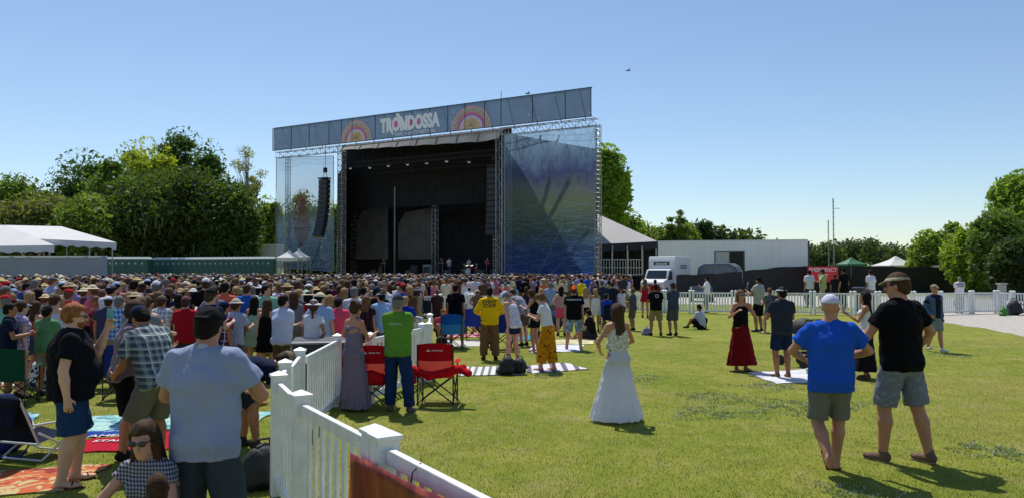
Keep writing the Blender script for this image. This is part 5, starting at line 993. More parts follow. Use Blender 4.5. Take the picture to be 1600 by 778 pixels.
tree(1520, 352, 100, 66, 'yellow-green shrubby tree behind the mesh fence corner', (.15, .21, .035), n=12000, ls=.2, clump=30, low=.02, group=RG)
tree(1478, 345, 80, 84, 'open airy tree with visible branches left of the shrubby trees', (.11, .16, .04), 'airy_tree', n=4200, ls=.24, clump=26, low=.1, group=RG, sparse=True)
tree(1448, 362, 60, 82, 'light green round tree at the end of the far tree line', LG, n=7000, ls=.26, low=.02, group=RG)
tree(1590, 370, 90, 52, 'dark bush at the foot of the right edge trees', (.03, .052, .014), n=14000, ls=.16, low=.0, group=RG)
# far wood
r = np.random.default_rng(4); cen = []; rad = []
for px in np.arange(1180, 1475, 4.0):
    top = 388 + 4 * math.sin(px * .05) + 3 * math.sin(px * .17) - 8 * math.exp(-((px - 1300) / 14) ** 2) - 5 * math.exp(-((px - 1340) / 25) ** 2)
    Y = 250 + r.uniform(-15, 15)
    for t_ in (0, .35, .7): p = dp(px, top + 5 + 28 * t_, Y); cen.append((p.x + r.normal(), p.y, p.z)); rad.append(2.6)
for px in list(np.arange(-60, 600, 5.0)) + list(np.arange(930, 1180, 5)):
    Y = 150
    for z in (2, 5, 8): p = dp(px, 400, Y); cen.append((p.x + r.normal(), p.y, z + r.normal() * .8)); rad.append(2.4)
cen = np.array(cen); V, Q = leaf_quads(r, cen, len(cen) * 75, np.array(rad), .62, 1)
tag(link('distant_woodland', mesh_np('distant_woodland', V, [Q], leaf_mat((.045, .068, .028)))), 'low dark line of distant trees along the horizon', 'woodland', kind='stuff')
# undergrowth behind the fence right
cen = np.array([(dp(px, 430, 74).x, 74 + r.uniform(-2, 3), r.uniform(.5, 2.6)) for px in range(1490, 1660, 5)]); V, Q = leaf_quads(r, cen, 9000, np.full(len(cen), 1.1), .2, 1)
tag(link('undergrowth', mesh_np('undergrowth', V, [Q], leaf_mat((.035, .06, .016)))), 'dense dark undergrowth behind the end of the mesh fence', 'undergrowth', kind='stuff')
# ------------------------------------------------------------------ people and belongings
HR = {'brown': mat('hair', (.06, .030, .015), .62, .35, 30, .5, 60, spec=.12), 'dark': mat('hair', (.010, .007, .006), .6, .3, 30, .5, 60, spec=.10), 'blonde': mat('hair', (.34, .21, .09), .62, .3, 30, .5, 60, spec=.12), 'ginger': mat('hair', (.26, .10, .03), .62, .35, 30, .6, 60, spec=.12), 'grey': mat('hair', (.16, .15, .14), .6, .2, 30, .4, 60, spec=.12), 'light': mat('hair', (.14, .075, .035), .62, .35, 30, .5, 60, spec=.12)}
S1, S2, S3, S4 = '#c4917a', '#b27d60', '#a06c4c', '#cf9f86'
DARKG = mat('sunglass_lens', (.008, .008, .010), .1, 0, spec=.8); EYE = mat('eye_dark', (.03, .02, .015), .3, 0); PLA = mat('black_plastic', (.02, .02, .02), .4, 0)
def m_(c): return cloth(c) if isinstance(c, str) else c
def T(c, sl=.55, hem=.09, lo=.012): return (('shirt', sl, hem, lo), m_(c))
def TK(c, hem=.04, lo=.004): return (('tank', 0, hem, lo), m_(c))
def SH(c, f=.82, lo=.022): return (('shorts', f, lo), m_(c))
def TR(c, f=1.93, lo=.012): return (('trousers', f, lo), m_(c))
def SK(c, ln=.5, fl=.08, nf=9, amp=.06): return (('skirt', ln, fl, nf, amp), m_(c))
def DR(c, ln=.5, fl=.08, nf=9, amp=.06): return (('dress', ln, fl, nf, amp, 1), m_(c))
def HA(s, c, *a): return ((s, *a), HR[c])
def CAP(c, k='cap', *a): return ((k, *a), m_(c))
GLS = (('glasses',), DARKG); EYS = (('eyes',), EYE)
SHOE = lambda c: (('shoes',), m_(c)); SOLE = (('sole',), cloth('#b9b4ac')); SAND = lambda c: (('sandals',), m_(c))
HPOS = {}; USED = []
def ped(px, fy, top, label, wear, rz=0, skin=S1, h=None, **k):
    p = gp(px, fy); h = h or dp(px, top, p.y).z; r = person((p.x, p.y, 0), label, wear, skin=skin, rz=rz, h=h, **k); sp = dict(BASE); sp.update({a: b for a, b in k.items() if a in BASE}); HPOS[r.name] = (r, skeleton(sp), h / 1.75); USED.append((p.x, p.y)); return r
def at_hand(r, i, along=.10, off=(0, 0, 0)):
    r, J, s = HPOS[r.name]; wr, el = J['wr%d' % i], J['el%d' % i]; q = wr + nrm(wr - el) * along + J['X'] * off[0] + J['F'] * off[1] + J['U'] * off[2]; M = Matrix.Rotation(r.rotation_euler.z, 3, 'Z'); return Vector(r.location) + M @ (Vector(q) * s)
def phone(r, i, label, col=(.02, .02, .02), rz=0, tilt=0, along=.10, off=(0, 0, .04)):
    p = at_hand(r, i, along, off); o = empty('phone', p, rz, label, 'phone'); o.rotation_euler = (tilt, 0, rz); MB().box((0, 0, 0), (.075, .011, .15)).build('case', mat('phone_case', col, .4, 0), o, bevel=.004); MB().box((0, .0075, 0), (.068, .004, .142)).build('screen', GL, o)
def can(r, i, label, col, along=.10, off=(0, 0, .02), rr=.032, hh=.12):
    p = at_hand(r, i, along, off); o = empty('drink_can', p, 0, label, 'drink'); MB().lathe([(rr * .8, -hh / 2), (rr, -hh / 2 + .01), (rr, hh / 2 - .012), (rr * .78, hh / 2)], n=16).build('can_body', col, o, smooth=False); MB().lathe([(rr * .74, hh / 2 + .0005), (rr * .7, hh / 2 + .003)], n=16).build('can_top', CHR, o)
def back_print(r, s, size, m, z, rot0=0, yoff=-.3):
    """lettering wrapped on to the back of the shirt, which is the body's own -Y side"""
    sh = [c for c in r.children if c.name.startswith('shirt')][0]; bv = BVHTree.FromPolygons([v.co[:] for v in sh.data.vertices], [p.vertices[:] for p in sh.data.polygons]); me = text_mesh(s, size, size * .02, 0)
    import bmesh
    b = bmesh.new(); b.from_mesh(me); bmesh.ops.subdivide_edges(b, edges=b.edges[:], cuts=2); bmesh.ops.triangulate(b, faces=b.faces[:])
    for v in b.verts:
        x, zz = v.co.x, v.co.y + z; h_ = bv.ray_cast(Vector((x, -1, zz)), Vector((0, 1, 0))); v.co = (x, (h_[0].y if h_[0] else -.1) - .006, zz)
    b.to_mesh(me); b.free(); me.materials.clear(); me.materials.append(m); return link('back_print', me, sh)
# ---- foreground
r = ped(318, 912, 478, 'broad man in light blue-grey polo and black backwards cap, back to us, nearest of all', [T('#8f99b4', .62, .15, .024), SH('#3b444c', .98, .03), CAP('#15161a', 'backcap'), HA('short', 'dark')], rz=-4, skin=S2, w=1.12, bulk=1.12, armL=((-.02, .31, -.28), (1, -.9, -.4)), armR=((-.02, .32, -.24), (1, -.9, -.4)), hp=12, legs=((.15, 0, 0, 0), (.15, 0, 0, 0)), vox=.0085)
POLO = r; J = HPOS[r.name][1]
V_, Q_ = surface([P(J['N'] + V3(-.003, -.012, -.035), J['N'] + V3(.003, -.004, .012), (.068, .068), (.062, .062), k=.01), P(J['N'] + V3(0, -.0, -.04), J['N'] + V3(0, .01, .04), .051, .050, k=.001, neg=True)], .006); link('collar', mesh_np('collar', V_, [Q_], cloth('#a8b0c6'), smooth=True), r)
r = ped(108, 757, 473, 'heavy ginger-haired man in black t-shirt filming with a phone, barefoot on orange mat', [T('#121319', .62, .12, .02), SH('#1f3a5e', .98, .04), HA('messy', 'ginger'), (('beard',), HR['ginger']), GLS, SAND('#2a211d')], rz=-62, skin=S4, w=1.28, belly=.10, bulk=1.12, armL=((-.03, .30, .06), (.3, .1, -1)), armR=((.05, -.02, -.53), (.3, -1, 0)), hp=6, legs=((.13, .05, 0, 0, 12), (.14, -.06, 0, 0, 12)), vox=.009)
phone(r, 0, 'teal-cased phone held up by the ginger-haired man', (.12, .42, .36), rz=R(-10), off=(0, 0, .05))
PL1 = pattern('plaid', '#414d5e', '#8f9a98', 15, '#b4bab6'); 
r = ped(236, 728, 487, 'man in grey plaid shirt and navy cap hugging a companion with bent back', [T(PL1, .75, .12, .022), SH('#6d6a5c', .99, .035), CAP('#18264a', 'cap'), HA('short', 'dark'), SHOE('#3b332c')], rz=62, skin=S3, h=1.80, w=1.12, lean=24, hp=14, armL=((-.02, .40, -.26), (.3, .2, -1)), armR=((-.12, .42, -.10), (.5, 0, -1)), dz=-.04, dy=-.10, vox=.009)
r = ped(192, 716, 496, 'companion in grey tank top and black shorts being hugged, hand on the plaid back', [(('shirt', .2, .10, .012), m_('#7b7079')), SH('#141416', 1.0, .022), HA('short', 'brown'), SHOE('#222222')], rz=-68, skin=S2, h=1.74, lean=8, armL=((-.16, .36, -.02), (.4, .1, -.6)), armR=((-.1, .38, -.16), (.5, .1, -1)), vox=.009)
GG = pattern('gingham', '#20222f', '#9a97a2', 40)
SITR = ped(232, 925, 657, 'woman with long brown hair and sunglasses kneeling low in a checked top', [(('shirt', .35, .08, .012), GG), SH('#222a3c', .9, .01), HA('long', 'brown', .42), GLS], rz=168, skin=S1, h=1.66, sex='f', dz=-.57, dy=-.10, lean=14, hp=-4, hy=12, legs=((.20, .12, 0, 0), (.22, .20, 0, 0)), armL=((.0, .30, -.38), (1, .2, 0)), armR=((.02, .30, -.36), (1, .2, 0)), vox=.0085)
r = ped(243, 1035, 728, 'small dark-haired child in a white patterned shirt, back to us, below the kneeling woman', [(('shirt', .6, .1, .012), pattern('blotch', '#d5d2da', '#b9bccd', 30)), SH('#c9c9cc', .9, .01), HA('bob', 'brown')], rz=20, skin=S2, h=.98, legs=((.1, 0, 0, 0), (.1, 0, 0, 0)), w=.95, vox=.011, hy=25)
r = ped(383, 700, 540, 'man in navy t-shirt and tan cap bending down to pick something up', [T('#161d38', .6, .06, .016), SH('#23262d', .9, .02), CAP('#8b7560'), HA('short', 'brown'), SHOE('#33302d')], rz=-60, skin=S3, h=1.76, lean=82, dy=-.22, dz=-.10, hp=-15, armL=((.10, .48, .10), (.5, 0, 1)), armR=((.06, .55, .02), (.5, 0, 1)), legs=((.12, .0, 0, 0), (.12, .1, 0, 0)), vox=.0095)
phone(r, 1, 'dark phone held low by the bending man', (.03, .03, .03), rz=.3, tilt=.5, along=.11, off=(0, 0, 0))
wb = at_hand(r, 1, -.02); o = MB().lathe([(.033, -.012), (.036, -.012), (.036, .012), (.033, .012)], n=16).build('wristband', mat('orange_band', (.8, .22, .03), .5, 0), None, loc=wb); tag(o, 'orange wristband on the arm of the bending man', 'wristband')
# ---- middle group by the white fence
PT = pattern('stripev', '#75677c', '#8f8292', 24, trans=.15)
r = ped(553, 641, 483, 'woman in long grey-mauve patterned maxi dress with brown shoulder strap', [DR(PT, .82, .12, 11, .05), HA('bun', 'brown'), GLS, SHOE('#6b4c3a')], rz=-38, skin=S2, sex='f', h=1.60, w=1.08, armL=((.0, .20, -.34), (1, -.3, -.3)), armR='front', hp=10)
J = HPOS[r.name][1]; V_, Q_ = surface([P(J['S'] + V3(.10, -.02, .06), J['C'] + V3(-.02, -.115, 0), .012, .012), P(J['C'] + V3(-.02, -.115, 0), J['W'] + V3(-.15, -.02, -.04), .012, .012), P(J['S'] + V3(.10, -.02, .06), J['C'] + V3(.04, .12, .06), .012, .012)], .009); link('strap', mesh_np('strap', V_, [Q_], cloth('#4a2c22'), smooth=True), r)
r = ped(621, 643, 470, 'man in lime green t-shirt, blue jeans and dark cap, arms folded by red chairs', [T('#5c8a30', .62, .11, .018), TR('#1c2f56', 1.95, .02), CAP('#33343c'), HA('short', 'grey'), SHOE('#5a544e')], rz=-8, skin=S2, h=1.70, w=1.06, armL='fold', armR='fold', legs=((.12, .02, 0, 0), (.20, -.05, 0, 0)))
back_print(r, 'GREEN TEAM', .035, mat('tee_print', (.6, .65, .5), .8, 0), 1.335) if 0 else None
for zz in (1.345, 1.315): back_print(r, '............' if zz > 1.33 else '- - - - - -', .06, mat('tee_print', (.62, .68, .5), .8, 0), zz)
WD = pattern('stripev', '#dfe0e6', '#d2d4dc', 60, '#e6e6ea', trans=.42)
r = ped(965, 657, 478, 'woman with long brown hair in sheer white maxi skirt and crochet top, back to us', [SK(mat('sheer_white', (.78, .80, .86), .85, .05, 6, .3, 14, trans=.4), .83, .24, 11, .06), (('tank', 0, -.13, .004), pattern('floral', '#d8d2c4', '#8a7f70', 60)), HA('long', 'brown', .30), SHOE('#c9c4bd')], rz=24, skin=S2, sex='f', h=1.60, w=1.06, armL=((.01, .22, -.38), (1, -.6, 0)), armR=((.0, .24, -.34), (1, -.7, 0)), hy=14)
J = HPOS[r.name][1]; V_, Q_ = surface([P(J['S'] + V3(.11, -.01, .05), J['C'] + V3(.02, -.115, 0), .009, .009), P(J['C'] + V3(.02, -.115, 0), J['W'] + V3(-.15, -.03, -.04), .009, .009), P(J['S'] + V3(.11, -.01, .05), J['C'] + V3(.05, .12, .06), .009, .009)], .008); link('strap', mesh_np('strap', V_, [Q_], cloth('#17120f'), smooth=True), r)
# ---- right foreground pair
r = ped(1300, 739, 457, 'man in bright blue t-shirt, grey shorts and white cap walking away in flip-flops', [T('#1d50b4', .62, .14, .026), SH('#6c6c64', .93, .02), CAP('#c3c4da'), SAND('#1d1714')], rz=-14, skin=S2, w=1.06, bulk=1.05, legs=((.05, -.22, .10, -38, 6), (.06, .16, 0, 0, 6)), armL=((.03, .28, -.32), (1, -.8, 0)), armR=((.03, .28, -.28), (1, -.8, 0)), hy=-26, dz=-.015)
BLUE = r
r = ped(1410, 722, 424, 'tall man in black t-shirt, grey shorts and khaki visor holding a can', [T('#0c0c10', .62, .10, .02), SH(pattern('floral', '#6f727b', '#7d808a', 30), .93, .028), ((('visor',)), m_('#a59a82')), HA('short', 'brown'), GLS, SHOE('#6d5748'), (('sole',), cloth('#8f8478'))], rz=24, skin=S2, w=1.08, bulk=1.05, legs=((.13, .10, .0, 0, 10), (.20, -.12, 0, 0, 4)), armL=((.03, .36, -.24), (.6, -.6, -.8)), armR=((.12, .12, -.42), (1, -.8, 0)), hy=28, hp=8)
can(r, 0, 'silver drink can held by the tall man in black', mat('can_silver', (.5, .42, .45), .3, .1, 40, metal=.5))
r = ped(1354, 592, 457, 'woman with long black hair, white top and long black skirt holding a drink', [SK('#131318', .70, .14, 7, .06), TK('#cfcdd0', .0, .006), HA('long', 'dark', .34), SHOE('#5a4636')], rz=62, skin=S3, sex='f', h=1.66, armL='cup', armR='down')
can(r, 0, 'amber drink cup held by the woman with long black hair', mat('amber_drink', (.45, .32, .15), .2, .1), hh=.16, off=(0, 0, .05))
r = ped(1461, 549, 443, 'man with tan cap and sunglasses walking towards us in open blue overshirt', [T('#1c1f2e', .6, .08, .012), SH('#7d8087', .9, .02), CAP('#8a7d68'), GLS, SHOE('#c9c9cc')], rz=196, skin=S2, h=1.70, legs=((.08, .14, 0, 0), (.08, -.16, .03, -15)), armL='down', armR=((.06, .12, -.44), (.6, -1, 0)))
J = HPOS[r.name][1]
link('overshirt', mesh_np('overshirt', *(lambda VQ: (VQ[0], [VQ[1]]))(surface([P(J['C'] + V3(s * .11, 0, .05), J['P'] + V3(s * .12, .01, -.16), (.085, .135), (.075, .135), k=.02, fb=True) for s in (-1, 1)] + [q for i in (0, 1) for q in (P(J['S'] + V3((i * 2 - 1) * .06, 0, 0), J['sh%d' % i], .06, .07, k=.03), P(J['sh%d' % i], J['el%d' % i], .07, .062, k=.03), P(J['el%d' % i], J['wr%d' % i], .06, .05, k=.03, fb=True))], .03)), cloth('#4a5a78'), smooth=True), r)
r = ped(1500, 489, 430, 'staff man in white printed shirt and baggy khaki trousers by the picket fence', [T('#d6d6de', .6, .03, .02), TR('#8f8468', 1.95, .04), HA('short', 'grey'), SHOE('#4a3c30')], rz=3, skin=S3, h=1.76, w=1.10, armL='clasp', armR='clasp', vox=.026)
back_print(r, 'EVENT\nSTAFF', .13, mat('navy_print', (.02, .025, .08), .8, 0), 1.33)
r = ped(765, 562, 453, 'event staff man in bright yellow long-sleeved shirt and brown trousers', [T('#e0b50c', 1.85, .09, .022), TR('#6e5434', 1.93, .03), HA('short', 'dark'), SHOE('#3f2e20')], rz=2, skin=S3, h=1.68, w=1.08, armL=((.0, .24, -.34), (.8, -.8, 0)), armR=((.0, .24, -.34), (.8, -.8, 0)), legs=((.14, 0, 0, 0), (.14, 0, 0, 0)), vox=.016)
back_print(r, 'EVENT\nSTAFF', .115, mat('black_print', (.01, .01, .01), .8, 0), 1.34)
r = ped(803, 571, 470, 'bare-armed person in white patterned tank top and denim shorts looking down', [TK(pattern('floral', '#cfd0dc', '#9aa0b8', 30), .10, .014), SH('#1c2644', .45, .02), CAP('#aebce0', 'sunhat', .10), HA('short', 'grey'), SHOE('#20232b')], rz=55, skin=S1, h=1.66, lean=14, hp=32, armL='down', armR='down', legs=((.1, .08, 0, 0), (.1, -.05, 0, 0)))
MU = pattern('floral', '#c4820e', '#5a2a20', 9, '#b5760c')
r = ped(856, 579, 468, 'woman in white t-shirt and mustard floral trousers reading her phone', [T('#d4d0d6', .5, -.02, .012), TR(MU, 1.75, .055), HA('pony', 'light'), CAP('#2f4a34'), SAND('#2a1d16')], rz=68, skin=S1, sex='f', h=1.62, lean=12, hp=25, armL='cup', armR='cup', legs=((.08, .14, 0, 0), (.08, -.12, 0, 0)))
phone(r, 0, 'dark phone in the hands of the woman in mustard trousers', rz=1.2)
r = ped(837, 549, 470, 'woman in black tank top, black shorts and green cap standing on a blue-white mat', [TK('#101014', .08, .01), SH('#121216', .6, .02), CAP('#2c5a34'), HA('bob', 'brown')], rz=60, skin=S2, sex='f', h=1.6, armL='cup', hp=20, lean=8)
r = ped(897, 546, 446, 'man in black printed t-shirt, camouflage shorts and bright orange cap', [T('#0e0e12', .6, .12, .022), SH(pattern('blotch', '#7d8c94', '#4f5f6c', 14, '#a7b3b6'), .98, .035), CAP('#e0560f', 'backcap'), HA('short', 'brown')], rz=-6, skin=S2, w=1.1, legs=((.2, 0, 0, 0), (.18, 0, 0, 0)))
back_print(r, 'BLACK SHEEP\nCREW', .05, mat('pale_print', (.5, .5, .5), .8, 0), 1.36) if 0 else back_print(r, '======', .12, mat('pale_print', (.42, .44, .44), .8, 0), 1.37)
r = ped(712, 541, 443, 'man in plain black polo and grey shorts standing behind a blue camp chair', [T('#0b0c12', .62, .10, .02), SH('#6b6f76', .95, .03), HA('short', 'dark'), SHOE('#b8b8b8')], rz=-14, skin=S3, w=1.08, legs=((.14, 0, 0, 0), (.2, 0, 0, 0)))
r = ped(1025, 524, 443, 'man in black t-shirt with a white skull print, khaki shorts and cap', [T('#0e0f14', .6, .08, .02), SH('#8a7b56', .95, .03), CAP('#17181e'), HA('short', 'dark'), SHOE('#1c1c20')], rz=4, skin=S3, w=1.06, armL='front', armR='front', legs=((.17, 0, 0, 0), (.17, 0, 0, 0)), vox=.024)
sh = back_print(r, 'O', .16, mat('skull_print', (.5, .5, .48), .8, 0), 1.34)
r = ped(1052, 524, 441, 'man in slate blue t-shirt and grey shorts with folded arms, back to us', [T('#3a4254', .62, .10, .018), SH('#4d4c50', .98, .03), CAP('#1d2130'), HA('short', 'brown'), SHOE('#26221f')], rz=22, skin=S3, armL='fold', armR='fold', legs=((.08, .05, 0, 0), (.08, -.05, 0, 0)))
r = ped(989, 516, 449, 'grey-shirted man with sunglasses in profile near the woman in red', [T('#4c5058', .6, .08, .018), SH('#5c564c', .95, .03), HA('short', 'light'), GLS, SHOE('#26221f')], rz=60, skin=S3, armL='front', armR='down')
r = ped(1008, 496, 440, 'woman with long hair in a short crimson dress by the picket fence', [DR('#a01634', .12, .08, 7, .05), HA('long', 'light', .34), SHOE('#4a3a30')], rz=-10, skin=S2, sex='f', h=1.68, armL='front', armR='front')
r = ped(1024, 492, 436, 'man in dark cap half hidden behind the skull t-shirt', [T('#8c1c22', .6, .08, .018), SH('#33363c', .9, .03), CAP('#15161c'), HA('short', 'dark'), SHOE('#222222')], rz=0, skin=S3)
r = ped(1096, 514, 478, 'man in white t-shirt sitting cross-legged on the lawn, back to us', [T('#aeb3c2', .6, .06, .02), SH('#17181c', .95, .02), HA('short', 'dark'), SHOE('#222222')], rz=40, skin=S3, h=1.70, dz=-.84, lean=8, legs=((.25, .42, .03, 0), (.25, .42, .03, 0)), kneeout=1.2, armL='front', armR='front', w=1.05, vox=.025)
r = ped(1186, 518, 431, 'man in pale grey t-shirt, black shorts and black cap with raised forearm', [T('#9a9c98', .6, .08, .02), SH('#101015', .98, .03), CAP('#17181c'), HA('short', 'dark'), SHOE('#3c4148')], rz=40, skin=S3, armL='cup', armR='down', w=1.06, legs=((.14, 0, 0, 0), (.14, 0, 0, 0)))
r = ped(1158, 579, 459, 'dancing woman in black tank top and long dark red skirt with sunglasses', [SK('#6a0c12', .74, .16, 9, .06), TK('#0f0f12', .02, .006), HA('long', 'light', .26), GLS, SAND('#3a251a')], rz=192, skin=S2, sex='f', h=1.66, armL=((-.06, .26, -.02), (.6, .2, -1)), armR=((.08, .26, -.12), (.6, .2, -1)))
r = ped(1223, 590, 447, 'man in dark t-shirt, navy shorts and white visor carrying a small child', [T('#2b303c', .6, .10, .018), SH('#1b2742', .9, .025), ((('visor',)), m_('#c8c8d0')), HA('short', 'dark'), SHOE('#7a5c48')], rz=6, skin=S3, w=1.06, armL=((-.02, .28, -.22), (.6, -.3, -1)), armR=((-.1, .26, -.2), (.6, -.3, -1)), hy=18)
p = gp(1210, 590); person((p.x - .02, p.y + .16, .80), 'small child in a striped top carried by the man in the white visor', [(('shirt', .6, .05, .01), pattern('stripe', '#2c2c34', '#8c8a8a', 22)), SH('#7b7a6a', .6, .01), HA('short', 'light')], skin=S1, rz=10, h=.92, legs=((.14, .12, .02, -20), (.14, .0, .0, -20)), armL='front', armR=((.3, .1, .0), (0, -1, 0)), vox=.016)
# ---- behind the picket fence on the right
for a in [(1105, 488, 431, 'man in white shirt and navy cap looking at his phone behind the picket fence', '#d8d8e0', '#5a5c66', CAP('#141a30'), 70, 'cup'), (1265, 480, 421, 'person in white shirt and navy trousers beside the red exit banner', '#c9cbd4', '#28355c', None, 10, 'down'), (1286, 480, 420, 'person in light green shirt and cap before the red exit banner', '#a9b77a', '#b3ac8c', CAP('#2a2a2a'), 70, 'front'),
          (1319, 482, 418, 'person dressed all in black before the mesh fence', '#0e0e12', '#101014', CAP('#0e0e12'), 20, 'down'), (1361, 482, 421, 'person in white shirt behind the litter bins', '#cdced6', '#6a6a70', None, 20, 'down'), (1305, 476, 428, 'dark clothed person half behind the exit banner end', '#191a20', '#202026', None, -20, 'down')]:
    w_ = [T(a[4], .8, .08, .02), TR(a[5], 1.93, .02), SHOE('#222222'), HA('short', 'dark')] + ([a[6]] if a[6] else []); ped(a[0], a[1], a[2], a[3], w_, rz=a[7], skin=S3, armL=a[8], group='people behind the picket fence')
